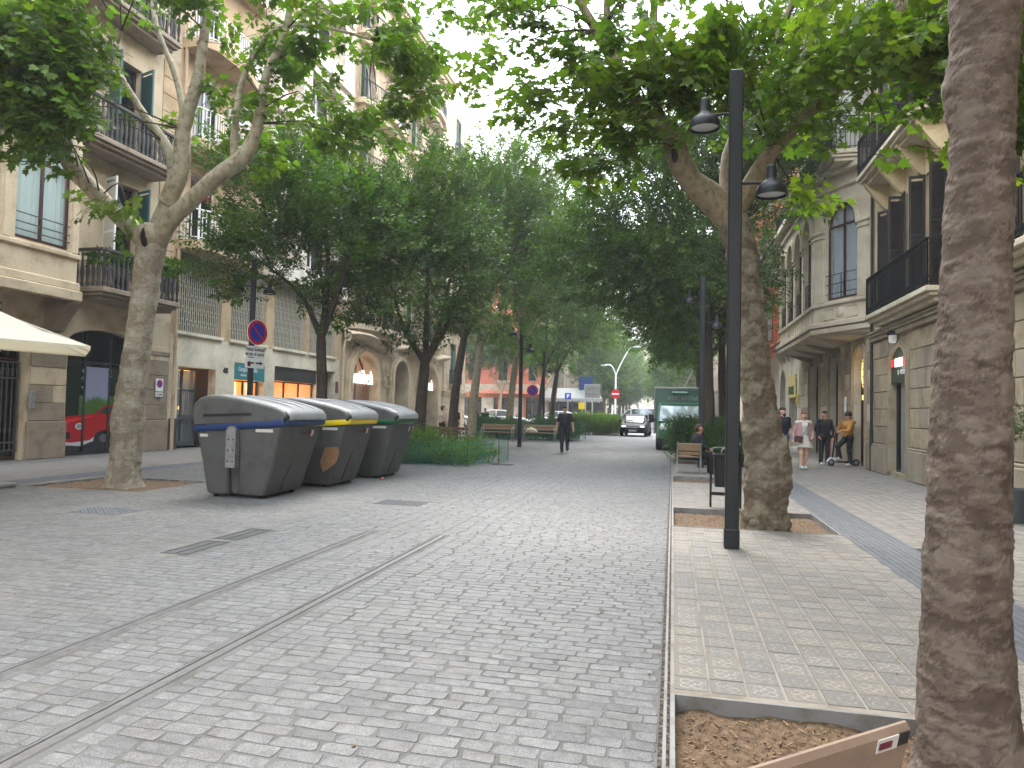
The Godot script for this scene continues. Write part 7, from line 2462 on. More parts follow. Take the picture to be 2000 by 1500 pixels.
	# planted beds, nets and benches
	shrubs("low leafy bed fenced with green net, right of the bins", "planted_bed", [[Vector3(-7.6, 0, -20.9), Vector3(2.1, 0.6, 2.4)], [Vector3(-7.6, 0, -20.3), Vector3(2.7, 0.35, 1.8)], [Vector3(-7.6, 0, -20.9), Vector3(1.0, 0.8, 2.3)]], 120, 20, Color(0.15, 0.24, 0.06))
	net_fence("sagging green plastic net round the bed right of the bins", [Vector3(-8.0, 0, -18.35), Vector3(-5.3, 0, -18.35), Vector3(-4.85, 0, -20.0), Vector3(-4.85, 0, -21.2)], 0.72)
	shrubs("netted leafy bed behind the two pale benches", "planted_bed", [[Vector3(-10.6, 0, -39.5), Vector3(5.6, 1.0, 2.6)]], 190, 22, Color(0.08, 0.16, 0.05), 1.2)
	net_fence("green plastic net round the bed behind the benches", [Vector3(-10.8, 0, -36.75), Vector3(-5.0, 0, -36.75), Vector3(-4.7, 0, -39.8)], 1.0)
	shrubs("bright clipped hedge beside the dark oncoming car", "hedge", [[Vector3(-7.2, 0, -52.0), Vector3(3.6, 1.25, 3.0)]], 170, 26, Color(0.19, 0.28, 0.05), 1.3)
	shrubs("dark green shrubs in front of the green truck", "planted_bed", [[Vector3(0.15, 0, -26.6), Vector3(2.0, 1.25, 2.2)], [Vector3(0.9, 0, -24.2), Vector3(1.4, 1.05, 2.2)]], 160, 30, Color(0.065, 0.13, 0.035), 1.15)
	make_bench("dark brown bench behind the netted bed near the two women", Vector3(-8.6, 0, -26.4), 0.0, M.wood_dark)
	make_bench("pale wooden bench left of the middle lamp post", Vector3(-8.55, 0, -34.9), 0.0, M.wood)
	make_bench("pale wooden bench beside the walking man, with a bag on it", Vector3(-6.5, 0, -35.4), 0.0, M.wood)
	var bag := thing("plastic_bag", "white plastic bag lying on the bench by the walking man", "bag", Vector3(-6.9, 0.46, -35.4))
	part(bag, "bag", MB.new().tube([Vector3(-0.3, 0.02, 0), Vector3(-0.2, 0.12, 0.02), Vector3(0, 0.14, 0), Vector3(0.2, 0.08, 0.03), Vector3(0.32, 0.02, 0)], [0.02, 0.1, 0.13, 0.08, 0.02], 9, true, 0.5, 3), M.canvas)
	part(bag, "handle", MB.new().tube([Vector3(-0.1, 0.2, 0), Vector3(-0.05, 0.32, 0.02), Vector3(0.05, 0.2, 0.02)], [0.012, 0.012, 0.012], 6), M.canvas)
	make_chair("wooden chair seen from behind at the right kerb, holding the seated person", Vector3(0.42, 0, -19.15), PI)
	make_chair("second wooden chair next to the seated person", Vector3(1.35, 0, -19.9), -1.2)
	# nearest chair, only its backrest corner in the picture
	var ch := make_chair("wooden chair cut off at the lower right corner, with a sticker on its back", Vector3(0.145, 0, -1.935), -2.42, false)
	part(ch, "sticker", MB.new().box(Vector3(-0.205, 0.748, -0.2985), Vector3(0.075, 0.034, 0.003), Basis(Vector3.RIGHT, -0.22)), M.sticker)
	part(ch, "sticker", MB.new().box(Vector3(-0.195, 0.747, -0.3005), Vector3(0.045, 0.016, 0.003), Basis(Vector3.RIGHT, -0.22)), M.maroon)
	part(ch, "sticker", MB.new().box(Vector3(-0.264, 0.75, -0.2985), Vector3(0.04, 0.032, 0.004), Basis(Vector3.RIGHT, -0.22)), M.black)
	# litter basket on two legs
	var lb := thing("litter_basket", "black litter basket hung in a two legged frame behind the lamp post", "litter bin", Vector3(0.86, 0, -12.3))
	for x in [-0.235, 0.235]: part(lb, "leg", MB.new().tube([Vector3(x, 0, 0), Vector3(x, 0.9, 0)], [0.018, 0.018], 8), M.pole)
	part(lb, "cross_bar", MB.new().bar(Vector3(-0.235, 0.22, 0), Vector3(0.235, 0.22, 0), 0.03, 0.05), M.pole)
	part(lb, "basket", MB.new().loft([rounded_ring(-0.17, 0.17, -0.13, 0.13, 0.34, 0.06), rounded_ring(-0.2, 0.2, -0.17, 0.17, 0.84, 0.06), rounded_ring(-0.21, 0.21, -0.18, 0.18, 0.85, 0.06), rounded_ring(-0.21, 0.21, -0.18, 0.18, 0.88, 0.06), rounded_ring(-0.18, 0.18, -0.15, 0.15, 0.88, 0.05), rounded_ring(-0.16, 0.16, -0.12, 0.12, 0.4, 0.05)], true, true), M.pole)
	# signs and lamps at the crossing
	no_parking("round no parking sign on a post left of the middle lamp post", Vector3(-8.15, 2.75, -41.8), 0.3, 0.34)
	var sp := thing("sign_post", "thin grey post carrying the far no parking sign", "post", Vector3(-8.18, 0, -41.95))
	part(sp, "post", MB.new().tube([Vector3.ZERO, Vector3(0, 3.2, 0)], [0.03, 0.03], 8), M.galvanised)
	part(sp, "cap", MB.new().ball(Vector3(0, 3.2, 0), Vector3(0.035, 0.03, 0.035), 8), M.galvanised)
	for s in [[-9.5, -66.0, 3.0, 0.6, "P", "small blue parking sign on a post at the crossing", M.sign_blue], [-8.1, -68.0, 4.3, 1.3, "M", "large blue and white board at the crossing", M.paint_blue]]:
		var o := thing("blue_sign", s[5], "sign", Vector3(s[0], 0, s[1]))
		part(o, "post", MB.new().tube([Vector3(0, 0, -0.06), Vector3(0, s[2] + 0.2, -0.06)], [0.04, 0.04], 8), M.galvanised)
		part(o, "panel", MB.new().cbox(Vector3(0, s[2], 0), Vector3(s[3], s[3], 0.05), 0.01), s[6])
		if s[4] == "P": text(o, "lettering", "P", s[3] * 0.8, 0.01, Vector3(0, s[2], 0.03), Basis(), M.sign_white, true)
		else: part(o, "white_field", MB.new().box(Vector3(0.25, s[2] - 0.35, 0.03), Vector3(0.7, 0.5, 0.01)), M.sign_white)
	var ne := thing("no_entry_sign", "round red no entry sign on the double street lamp", "sign", Vector3(-5.05, 3.25, -64.85))
	part(ne, "disc", disc(Vector3.ZERO, Vector3(0, 0, 1), 0.42, 0.03), M.sign_red)
	part(ne, "bar", MB.new().box(Vector3(0, 0, 0.04), Vector3(0.6, 0.13, 0.01)), M.sign_white)
	var sl := thing("street_lamp", "slim white double armed street lamp at the crossing", "street lamp", Vector3(-5.05, 0, -65.0))
	part(sl, "pole", MB.new().tube([Vector3.ZERO, Vector3(0, 5.0, 0)], [0.09, 0.07], 10), M.frame_white)
	part(sl, "arm", MB.new().tube(curve([Vector3(0, 4.9, 0), Vector3(0.35, 5.8, 0), Vector3(1.1, 7.2, 0), Vector3(1.5, 7.5, 0), Vector3(2.0, 7.5, 0)], 3), spread([0.06, 0.05, 0.05, 0.05, 0.07], 3), 8), M.frame_white)
	part(sl, "arm", MB.new().tube(curve([Vector3(0, 4.9, 0), Vector3(-0.2, 5.5, 0), Vector3(-0.5, 5.85, 0), Vector3(-1.0, 5.85, 0)], 3), spread([0.05, 0.045, 0.045, 0.06], 3), 8), M.frame_white)
	part(sl, "lamp_head", MB.new().cbox(Vector3(2.2, 7.47, 0), Vector3(0.6, 0.1, 0.25), 0.03).cbox(Vector3(-1.15, 5.82, 0), Vector3(0.45, 0.08, 0.2), 0.03), M.lamp_glass)
	var ws := thing("street_board", "pale square back of a traffic board at the crossing", "sign", Vector3(-6.9, 0, -63.0))
	part(ws, "post", MB.new().tube([Vector3.ZERO, Vector3(0, 3.9, 0)], [0.06, 0.06], 8), M.galvanised)
	part(ws, "board", MB.new().cbox(Vector3(0, 3.4, 0.08), Vector3(1.35, 1.2, 0.04), 0.01), M.galvanised)
	part(ws, "stiffener", MB.new().box(Vector3(0, 3.65, 0.11), Vector3(1.2, 0.05, 0.03)).box(Vector3(0, 3.15, 0.11), Vector3(1.2, 0.05, 0.03)), M.edging)
	var ys := thing("yellow_sign", "small yellow sign on a short post at the crossing", "sign", Vector3(-7.9, 0, -63.5))
	part(ys, "post", MB.new().tube([Vector3.ZERO, Vector3(0, 2.3, 0)], [0.03, 0.03], 6), M.galvanised)
	part(ys, "panel", MB.new().cbox(Vector3(0, 2.1, 0.05), Vector3(0.55, 0.6, 0.03), 0.01), M.paint_yellow)

# ---------------------------------------------------------------- vehicles (front towards +z)
func section(w: float, y0: float, y1: float, z: float, r: float, top := 1.0) -> Array:
	var out := []
	for c in [[1, 1, 0.0], [-1, 1, PI / 2], [-1, -1, PI], [1, -1, 1.5 * PI]]:
		for i in 4:
			var a: float = c[2] + PI / 2 * i / 3
			var ww := w * (top if c[1] > 0 else 1.0)
			out.append(Vector3(c[0] * (ww - r) + r * cos(a), (y1 - r if c[1] > 0 else y0 + r) + r * sin(a), z))
	return out

func wheel(parent: Node, at: Vector3, r: float, w: float) -> void:
	var b := Basis(Vector3(0, 0, 1), PI / 2)
	var t := part(parent, "wheel", MB.new().lathe([Vector2(r * 0.62, -w / 2), Vector2(r * 0.93, -w / 2), Vector2(r, -w * 0.35), Vector2(r, w * 0.35), Vector2(r * 0.93, w / 2), Vector2(r * 0.62, w / 2)], at, 20, b), M.rubber)
	part(t, "rim", MB.new().lathe([Vector2(0.0, -w * 0.42), Vector2(r * 0.2, -w * 0.45), Vector2(r * 0.62, -w * 0.36), Vector2(r * 0.62, w * 0.36), Vector2(r * 0.2, w * 0.45), Vector2(0.0, w * 0.42)], at, 14, b), M.galvanised)

func make_car(called: String, label: String, at: Vector3, turn: float, paint: Material, kind: String, lit := false) -> Node3D:
	var o := thing(called, label, "van" if kind == "van" else "car", at, turn)
	var body := MB.new()
	var st := []
	var L := 4.2
	var cab := []
	if kind == "van":
		L = 5.0
		st = [[-2.5, 0.86, 0.4, 1.6], [-2.45, 0.94, 0.3, 1.1], [-1.5, 0.96, 0.28, 1.1], [0.8, 0.96, 0.28, 1.08], [1.6, 0.95, 0.28, 1.05], [2.2, 0.9, 0.3, 0.95], [2.45, 0.8, 0.35, 0.8], [2.5, 0.7, 0.4, 0.7]]
		st[0] = [-2.5, 0.9, 0.4, 1.0]
		cab = [[-2.48, 0.9, 1.0, 1.88], [-2.4, 0.93, 1.0, 1.94], [0.5, 0.93, 1.0, 1.94], [1.0, 0.9, 1.0, 1.84], [1.75, 0.84, 0.95, 1.1]]
	else:
		var h := 0.12 if kind == "suv" else 0.0
		st = [[-2.08, 0.72, 0.4, 0.8], [-2.02, 0.84, 0.3, 0.92 + h], [-1.3, 0.89, 0.24, 0.97 + h], [0.0, 0.9, 0.22, 0.94 + h], [0.9, 0.89, 0.22, 0.92 + h], [1.5, 0.87, 0.22, 0.84 + h], [1.9, 0.8, 0.24, 0.72 + h], [2.06, 0.68, 0.3, 0.6 + h], [2.1, 0.6, 0.34, 0.52 + h]]
		cab = [[-1.95, 0.7, 0.9 + h, 1.0 + h], [-1.5, 0.74, 0.9 + h, 1.38 + h], [-0.9, 0.76, 0.9 + h, 1.46 + h], [0.1, 0.75, 0.9 + h, 1.44 + h], [0.45, 0.73, 0.88 + h, 1.34 + h], [1.15, 0.7, 0.86 + h, 0.95 + h]]
	var rg := []
	for s in st: rg.append(section(s[1], s[2], s[3], s[0], 0.1))
	part(o, "body", body.loft(rg), paint)
	var gl := MB.new()
	rg = []
	for s in cab: rg.append(section(s[1], s[2], s[3], s[0], 0.04, 0.84))
	part(o, "glazing", gl.loft(rg), M.windscreen if kind != "van" else M.windscreen)
	var rf := MB.new()
	rg = []
	for i in range(1, cab.size() - 1):
		var s: Array = cab[i]
		rg.append(section(s[1] * 0.86, s[3] - 0.06, s[3] + 0.02, s[0], 0.03))
	part(o, "roof", rf.loft(rg), paint)
	var pil := MB.new()
	for x in [-1.0, 1.0]:
		for i in cab.size():
			var s: Array = cab[i]
			if i < cab.size() - 1:
				var t: Array = cab[i + 1]
				if i == 0 or i == cab.size() - 2 or (i == cab.size() - 3): pil.bar(Vector3(x * s[1] * 0.85, s[3] - 0.02, s[0]), Vector3(x * t[1] * 0.85, t[3] - 0.02, t[0]), 0.07)
		for z in ([-0.55] if kind != "van" else [-1.4, 0.0, 0.75]):
			pil.bar(Vector3(x * cab[1][1] * 1.0, 0.95, z), Vector3(x * cab[1][1] * 0.87, cab[2][3] - 0.04, z), 0.09)
	if kind == "van":
		for x in [-1.0, 1.0]: pil.box(Vector3(x * 0.885, 1.42, -1.95), Vector3(0.09, 0.85, 1.0), Basis(Vector3(0, 0, 1), x * 0.15))
	part(o, "pillar", pil, paint)
	var fz: float = st[st.size() - 1][0]
	var hy := 0.66 if kind != "van" else 0.82
	for x in [-1.0, 1.0]:
		part(o, "headlight", MB.new().ball(Vector3(x * 0.6, hy, fz - 0.14), Vector3(0.17, 0.06, 0.14), 10), M.car_lamp if lit else M.headlight)
		part(o, "mirror", MB.new().cbox(Vector3(x * 0.98, 1.0, 0.75), Vector3(0.18, 0.13, 0.1), 0.03), paint)
		part(o, "tail_light", MB.new().cbox(Vector3(x * 0.72, 0.8, st[0][0] + 0.02), Vector3(0.2, 0.14, 0.1), 0.02), M.sign_red)
	part(o, "grille", MB.new().cbox(Vector3(0, 0.5, fz - 0.0), Vector3(0.9, 0.14, 0.06), 0.02), M.black)
	part(o, "trim_bar", MB.new().cbox(Vector3(0, 0.6, fz - 0.03), Vector3(0.8, 0.03, 0.08), 0.008), M.galvanised)
	var np := part(o, "number_plate", MB.new().box(Vector3(0, 0.4, fz + 0.035), Vector3(0.5, 0.11, 0.02)), M.sign_white)
	text(np, "plate_text", "8742 KLM" if lit else "3165 JVB", 0.09, 0.004, Vector3(0, 0.4, fz + 0.047), Basis(), M.black, true)
	var zf := 1.3 if kind != "van" else 1.6
	for x in [-0.8, 0.8]:
		for z in [zf, -1.3 if kind != "van" else -1.5]: wheel(o, Vector3(x, 0.32, z), 0.32, 0.22)
	return o

func make_motorbike(label: String, at: Vector3, turn: float, paint: Material) -> void:
	var o := thing("motorcycle", label, "motorcycle", at, turn, "motorcycles parked at the crossing")
	wheel(o, Vector3(0, 0.3, 0.65), 0.3, 0.12)
	wheel(o, Vector3(0, 0.3, -0.65), 0.3, 0.14)
	part(o, "body", MB.new().loft([section(0.1, 0.45, 0.7, -0.7, 0.04), section(0.17, 0.35, 0.8, -0.3, 0.06), section(0.17, 0.3, 0.7, 0.2, 0.06), section(0.14, 0.45, 0.95, 0.5, 0.05), section(0.1, 0.7, 1.0, 0.68, 0.04)]), paint)
	part(o, "seat", MB.new().cbox(Vector3(0, 0.8, -0.35), Vector3(0.26, 0.1, 0.7), 0.04), M.black)
	part(o, "handlebar", MB.new().tube([Vector3(-0.34, 1.02, 0.4), Vector3(0, 0.98, 0.52), Vector3(0.34, 1.02, 0.4)], [0.018, 0.02, 0.018], 6), M.black)
	part(o, "windshield", MB.new().box(Vector3(0, 1.15, 0.6), Vector3(0.36, 0.4, 0.015), Basis(Vector3.RIGHT, -0.35)), M.windscreen)
	part(o, "top_box", MB.new().cbox(Vector3(0, 0.98, -0.72), Vector3(0.36, 0.3, 0.34), 0.05), M.black)

func build_vehicles() -> void:
	make_car("dark_car", "dark oncoming hatchback with lit headlights in the middle of the street", Vector3(-2.45, 0, -49.8), -0.05, M.car_dark, "hatch", true)
	make_car("white_van", "white van crossing behind the dark car", Vector3(-2.6, 0, -60.5), -PI / 2, M.car_white, "van")
	make_car("silver_car", "silver car at the crossing just left of the white van", Vector3(-4.7, 0, -57.9), PI / 2 + 0.2, M.car_silver, "hatch")
	make_car("silver_car", "pale silver car behind the bright hedge", Vector3(-7.6, 0, -64.0), PI / 2, M.car_silver, "hatch")
	make_car("white_car", "white car parked behind the straight pale tree", Vector3(-14.0, 0, -59.5), PI / 2, M.car_white, "suv")
	make_car("white_car", "white car at the far left of the crossing, beside the corner house", Vector3(-18.9, 0, -59.8), PI / 2, M.car_white, "suv")
	make_car("white_car", "white car seen between the bench and the lamp post", Vector3(-10.4, 0, -63.5), -PI / 2, M.car_white, "suv")
	make_motorbike("motorcycle parked left of the walking man's head", Vector3(-8.6, 0, -57.6), 0.6, M.car_white)
	make_motorbike("motorcycle with blue bodywork parked beside the hedge", Vector3(-7.9, 0, -57.2), 0.5, M.paint_blue)
	# green delivery truck
	var t := thing("delivery_truck", "green delivery truck parked facing the viewer on the right", "truck", Vector3(0.3, 0, -33.0))
	part(t, "cargo_box", MB.new().cbox(Vector3(0, 1.66, -1.6), Vector3(2.2, 2.0, 3.6), 0.02), M.truck_green)
	var ed := MB.new()
	for x in [-1.1, 1.1]:
		ed.cbox(Vector3(x, 1.66, 0.21), Vector3(0.07, 2.06, 0.06), 0.01)
		ed.cbox(Vector3(x, 2.67, -1.6), Vector3(0.07, 0.08, 3.66), 0.01)
	ed.cbox(Vector3(0, 2.68, 0.215), Vector3(2.27, 0.09, 0.07), 0.01)
	part(t, "edge_frame", ed, M.galvanised)
	text(t, "lettering", "MERCADONA", 0.27, 0.02, Vector3(0.12, 2.24, 0.225), Basis(), M.truck_letters, true, 0.8)
	part(t, "cooling_unit", MB.new().cbox(Vector3(0.0, 2.46, 0.32), Vector3(0.75, 0.14, 0.28), 0.05), M.truck_green)
	# cab
	var cab := MB.new()
	cab.loft([section(0.98, 0.45, 2.0, 0.28, 0.1, 0.94), section(0.98, 0.42, 2.02, 1.0, 0.1, 0.92), section(0.97, 0.42, 1.9, 1.3, 0.1, 0.9)])
	var co := part(t, "cab", cab, M.truck_green)
	part(t, "bonnet", MB.new().loft([section(0.97, 0.42, 1.24, 1.26, 0.1, 0.96), section(0.96, 0.42, 1.16, 1.9, 0.12, 0.92), section(0.9, 0.44, 1.0, 2.25, 0.12, 0.86), section(0.78, 0.5, 0.86, 2.38, 0.1, 0.86)]), M.truck_green)
	var ws := MB.new()
	ws.quad(Vector3(-0.9, 1.22, 1.84), Vector3(-0.82, 1.92, 1.32), Vector3(0.82, 1.92, 1.32), Vector3(0.9, 1.22, 1.84))
	ws.quad(Vector3(-0.9, 1.22, 1.83), Vector3(-0.82, 1.92, 1.31), Vector3(-0.9, 1.86, 0.6), Vector3(-0.97, 1.2, 0.6))
	ws.quad(Vector3(0.9, 1.22, 1.83), Vector3(0.82, 1.92, 1.31), Vector3(0.9, 1.86, 0.6), Vector3(0.97, 1.2, 0.6))
	part(co, "windscreen", ws, M.truck_glass)
	var sur := MB.new()
	for s in [[-1.0], [1.0]]: sur.bar(Vector3(s[0] * 0.91, 1.2, 1.86), Vector3(s[0] * 0.83, 1.94, 1.32), 0.07)
	sur.bar(Vector3(-0.83, 1.94, 1.32), Vector3(0.83, 1.94, 1.32), 0.08)
	part(co, "windscreen_frame", sur, M.truck_green)
	var wi := MB.new()
	wi.bar(Vector3(-0.75, 1.3, 1.81), Vector3(0.0, 1.24, 1.86), 0.018); wi.bar(Vector3(0.05, 1.27, 1.83), Vector3(0.75, 1.24, 1.86), 0.018)
	part(co, "wiper", wi, M.black)
	for x in [-1.0, 1.0]:
		part(t, "headlight", MB.new().cbox(Vector3(x * 0.68, 0.94, 2.23), Vector3(0.36, 0.2, 0.16), 0.05, Basis(Vector3(0, 0, 1), x * 0.15)), M.headlight)
		var mo := part(t, "mirror", MB.new().cbox(Vector3(x * 1.2, 1.32, 1.45), Vector3(0.22, 0.36, 0.12), 0.03), M.black)
		part(mo, "mirror_arm", MB.new().bar(Vector3(x * 0.95, 1.25, 1.4), Vector3(x * 1.12, 1.28, 1.44), 0.05), M.black)
		wheel(t, Vector3(x * 0.86, 0.36, 1.55), 0.36, 0.26)
		wheel(t, Vector3(x * 0.86, 0.36, -2.4), 0.36, 0.34)
		part(t, "fog_lamp", MB.new().ball(Vector3(x * 0.55, 0.38, 2.4), Vector3(0.06, 0.06, 0.04), 8), M.headlight)
	part(t, "grille", MB.new().cbox(Vector3(0, 0.78, 2.37), Vector3(0.9, 0.22, 0.06), 0.03), M.black)
	part(t, "bumper", MB.new().loft([section(0.97, 0.22, 0.52, 1.95, 0.05), section(0.95, 0.22, 0.54, 2.3, 0.07), section(0.75, 0.26, 0.52, 2.46, 0.06)]), M.frame_dark)
	part(t, "chassis", MB.new().box(Vector3(0, 0.48, -1.0), Vector3(1.0, 0.2, 4.6)), M.black)

# ---------------------------------------------------------------- people: a field of tapered capsules meshed as surface nets
func sdf_into(mb: MB, bones: Array, cell: float, k: float) -> void:
	var lo := Vector3.INF
	var hi := -Vector3.INF
	for b in bones:
		var r := maxf(b[2], b[3]) + cell * 2.5
		for p in [b[0], b[1]]:
			lo = lo.min(p - Vector3.ONE * r); hi = hi.max(p + Vector3.ONE * r)
	var nx := int((hi.x - lo.x) / cell) + 2
	var ny := int((hi.y - lo.y) / cell) + 2
	var nz := int((hi.z - lo.z) / cell) + 2
	var f := PackedFloat32Array()
	f.resize(nx * ny * nz)
	f.fill(1.0)
	var best := f.duplicate()
	var who := PackedByteArray()
	who.resize(nx * ny * nz)
	for bi in bones.size():
		var b: Array = bones[bi]
		var p: Vector3 = b[0]
		var q: Vector3 = b[1]
		var ra: float = b[2]
		var rb: float = b[3]
		var d := q - p
		var dd := maxf(d.length_squared(), 1e-9)
		var R := maxf(ra, rb) + cell * 2.2 + k
		var a0 := ((p.min(q) - lo - Vector3.ONE * R) / cell).floor()
		var a1 := ((p.max(q) - lo + Vector3.ONE * R) / cell).ceil()
		for x in range(maxi(0, int(a0.x)), mini(nx, int(a1.x) + 1)):
			for y in range(maxi(0, int(a0.y)), mini(ny, int(a1.y) + 1)):
				for z in range(maxi(0, int(a0.z)), mini(nz, int(a1.z) + 1)):
					var w := lo + Vector3(x, y, z) * cell
					var t := clampf((w - p).dot(d) / dd, 0.0, 1.0)
					var v := (w - p - d * t).length() - lerpf(ra, rb, t)
					var i := (x * ny + y) * nz + z
					if v < best[i]:
						best[i] = v
						who[i] = bi
					var h := maxf(k - absf(f[i] - v), 0.0) / k
					f[i] = minf(f[i], v) - h * h * k * 0.25
	var id := PackedInt32Array()
	id.resize(nx * ny * nz)
	id.fill(-1)
	var off := [0, 1, nz, nz + 1, ny * nz, ny * nz + 1, ny * nz + nz, ny * nz + nz + 1]
	for x in nx - 1:
		for y in ny - 1:
			for z in nz - 1:
				var i := (x * ny + y) * nz + z
				var neg := 0
				for o in off: if f[i + o] < 0.0: neg += 1
				if neg == 0 or neg == 8: continue
				var s := Vector3()
				var n := 0
				for e in [[0, 1], [2, 3], [4, 5], [6, 7], [0, 2], [1, 3], [4, 6], [5, 7], [0, 4], [1, 5], [2, 6], [3, 7]]:
					var fa := f[i + off[e[0]]]
					var fb := f[i + off[e[1]]]
					if (fa < 0.0) != (fb < 0.0):
						var t := fa / (fa - fb)
						var ca := Vector3(e[0] >> 2, (e[0] >> 1) & 1, e[0] & 1)
						var cb := Vector3(e[1] >> 2, (e[1] >> 1) & 1, e[1] & 1)
						s += ca.lerp(cb, t)
						n += 1
				id[i] = mb.v.size()
				mb.v.push_back(lo + (Vector3(x, y, z) + s / n) * cell)
				mb.c.push_back(bones[who[i]][4])
	var st := [ny * nz, nz, 1]
	for x in range(1, nx - 1):
		for y in range(1, ny - 1):
			for z in range(1, nz - 1):
				var i := (x * ny + y) * nz + z
				for ax in 3:
					var j: int = i + st[ax]
					if (f[i] < 0.0) == (f[j] < 0.0): continue
					var u: int = st[(ax + 1) % 3]
					var w: int = st[(ax + 2) % 3]
					var a := id[i]
					var b := id[i - u]
					var c := id[i - u - w]
					var d := id[i - w]
					if a < 0 or b < 0 or c < 0 or d < 0: continue
					if f[i] < 0.0:
						mb.tri(a, c, b); mb.tri(a, d, c)
					else:
						mb.tri(a, b, c); mb.tri(a, c, d)

func lin(c: Color) -> Color: return c.srgb_to_linear()

# joints are given for a 1.7 m figure facing +z
func person(label: String, at: Vector3, turn: float, h: float, pose: Dictionary, col: Dictionary, group := "") -> Node3D:
	var o := thing("person", label, "person", at, turn, group)
	var s := h / 1.7
	var J := {"pelvis": Vector3(0, 0.93, 0), "chest": Vector3(0, 1.28, 0), "neck": Vector3(0, 1.46, 0), "head": Vector3(0, 1.59, 0.01),
		"hipL": Vector3(-0.09, 0.9, 0), "hipR": Vector3(0.09, 0.9, 0), "kneeL": Vector3(-0.1, 0.49, 0.02), "kneeR": Vector3(0.1, 0.49, 0.02), "ankL": Vector3(-0.1, 0.08, -0.02), "ankR": Vector3(0.1, 0.08, -0.02),
		"shL": Vector3(-0.18, 1.39, 0), "shR": Vector3(0.18, 1.39, 0), "elL": Vector3(-0.23, 1.12, -0.02), "elR": Vector3(0.23, 1.12, -0.02), "wrL": Vector3(-0.24, 0.87, 0.06), "wrR": Vector3(0.24, 0.87, 0.06), "look": Vector3(0, 0, 1), "toe": Vector3(0, 0, 1)}
	for k in pose: J[k] = pose[k]
	for k in J:
		if k != "look" and k != "toe": J[k] *= s
	var sk := lin(col.skin)
	var tp := lin(col.top)
	var sl: Color = lin(col.sleeve) if col.has("sleeve") else tp
	var fo: Color = lin(col.forearm) if col.has("forearm") else sk
	var bt := lin(col.bottom)
	var sh: Color = lin(col.shank) if col.has("shank") else bt
	var so := lin(col.shoe)
	var wd: float = col.get("wide", 1.0)
	var mb := MB.new()
	var pe: Vector3 = J.pelvis
	var cheV: Vector3 = J.chest
	var hx := Vector3(0.06, 0, 0) * s
	var bones := [
		[J.hipL, J.hipR, 0.115 * s * wd, 0.115 * s * wd, bt], [pe + Vector3(0, 0.06, 0) * s, pe.lerp(cheV, 0.5), 0.125 * s * wd, 0.125 * s * wd, tp],
		[cheV - hx, cheV + hx, 0.13 * s * wd, 0.13 * s * wd, tp], [pe.lerp(cheV, 0.4) - hx, cheV - hx, 0.11 * s * wd, 0.12 * s * wd, tp], [pe.lerp(cheV, 0.4) + hx, cheV + hx, 0.11 * s * wd, 0.12 * s * wd, tp],
		[J.shL, J.shR, 0.068 * s, 0.068 * s, tp], [J.neck - Vector3(0, 0.06, 0) * s, J.neck + Vector3(0, 0.06, 0.0) * s, 0.055 * s, 0.05 * s, sk]]
	for e in ["L", "R"]:
		bones.append([J["hip" + e], J["knee" + e], 0.09 * s * wd, (0.062 if bt.is_equal_approx(sk) else 0.078) * s, bt])
		bones.append([J["knee" + e], J["ank" + e], (0.06 if bt.is_equal_approx(sk) else 0.075) * s, (0.043 if bt.is_equal_approx(sk) else 0.06) * s, sh])
		bones.append([J["ank" + e] - Vector3(0, 0.03, 0) * s, J["ank" + e] + (J.toe * 0.15 - Vector3(0, 0.04, 0)) * s, 0.045 * s, 0.036 * s, so])
		bones.append([J["sh" + e], J["el" + e].lerp(J["sh" + e], 0.2), 0.062 * s * wd, 0.055 * s * wd, sl])
		bones.append([J["el" + e].lerp(J["sh" + e], 0.25), J["el" + e], 0.05 * s, 0.044 * s, fo if col.has("short") else sl])
		bones.append([J["el" + e], J["wr" + e], 0.044 * s * (wd if not col.has("short") else 1.0), 0.033 * s, fo])
	sdf_into(mb, bones, 0.02 * s, 0.035)
	# head with a face
	var lk: Vector3 = J.look.normalized()
	var rt := Vector3.UP.cross(lk).normalized()
	var H: Vector3 = J.head
	var hc: Color = lin(col.hair)
	var dark := Color(0.03, 0.02, 0.02)
	var hb := [[H + Vector3(0, 0.035, 0) * s - lk * 0.015 * s, H + Vector3(0, 0.03, 0) * s + lk * 0.015 * s, 0.085 * s, 0.08 * s, sk], [H + lk * 0.02 * s, H + (Vector3(0, -0.085, 0) + lk * 0.035) * s, 0.07 * s, 0.042 * s, sk],
		[H + (lk * 0.09 + Vector3(0, 0.02, 0)) * s, H + (lk * 0.108 + Vector3(0, -0.015, 0)) * s, 0.012 * s, 0.016 * s, sk], [H + (lk * 0.082 + Vector3(0, -0.055, 0)) * s - rt * 0.016 * s, H + (lk * 0.082 + Vector3(0, -0.055, 0)) * s + rt * 0.016 * s, 0.01 * s, 0.01 * s, Color(0.3, 0.1, 0.08)],
		[H + Vector3(0, -0.06, 0) * s - lk * 0.01, J.neck - Vector3(0, 0.02, 0) * s, 0.052 * s, 0.052 * s, sk]]
	for q in [-1.0, 1.0]:
		hb.append([H + (lk * 0.082 + Vector3(0, 0.015, 0)) * s + rt * q * 0.033 * s, H + (lk * 0.083 + Vector3(0, 0.015, 0)) * s + rt * q * 0.038 * s, 0.012 * s, 0.012 * s, dark])
		hb.append([H + rt * q * 0.084 * s + Vector3(0, 0.02, 0) * s, H + rt * q * 0.086 * s - Vector3(0, 0.02, 0) * s, 0.014 * s, 0.012 * s, sk])
	if col.has("beard"): hb.append([H + (lk * 0.05 + Vector3(0, -0.07, 0)) * s, H + (lk * 0.055 + Vector3(0, -0.09, 0)) * s, 0.05 * s, 0.045 * s, hc])
	sdf_into(mb, hb, 0.011 * s, 0.015)
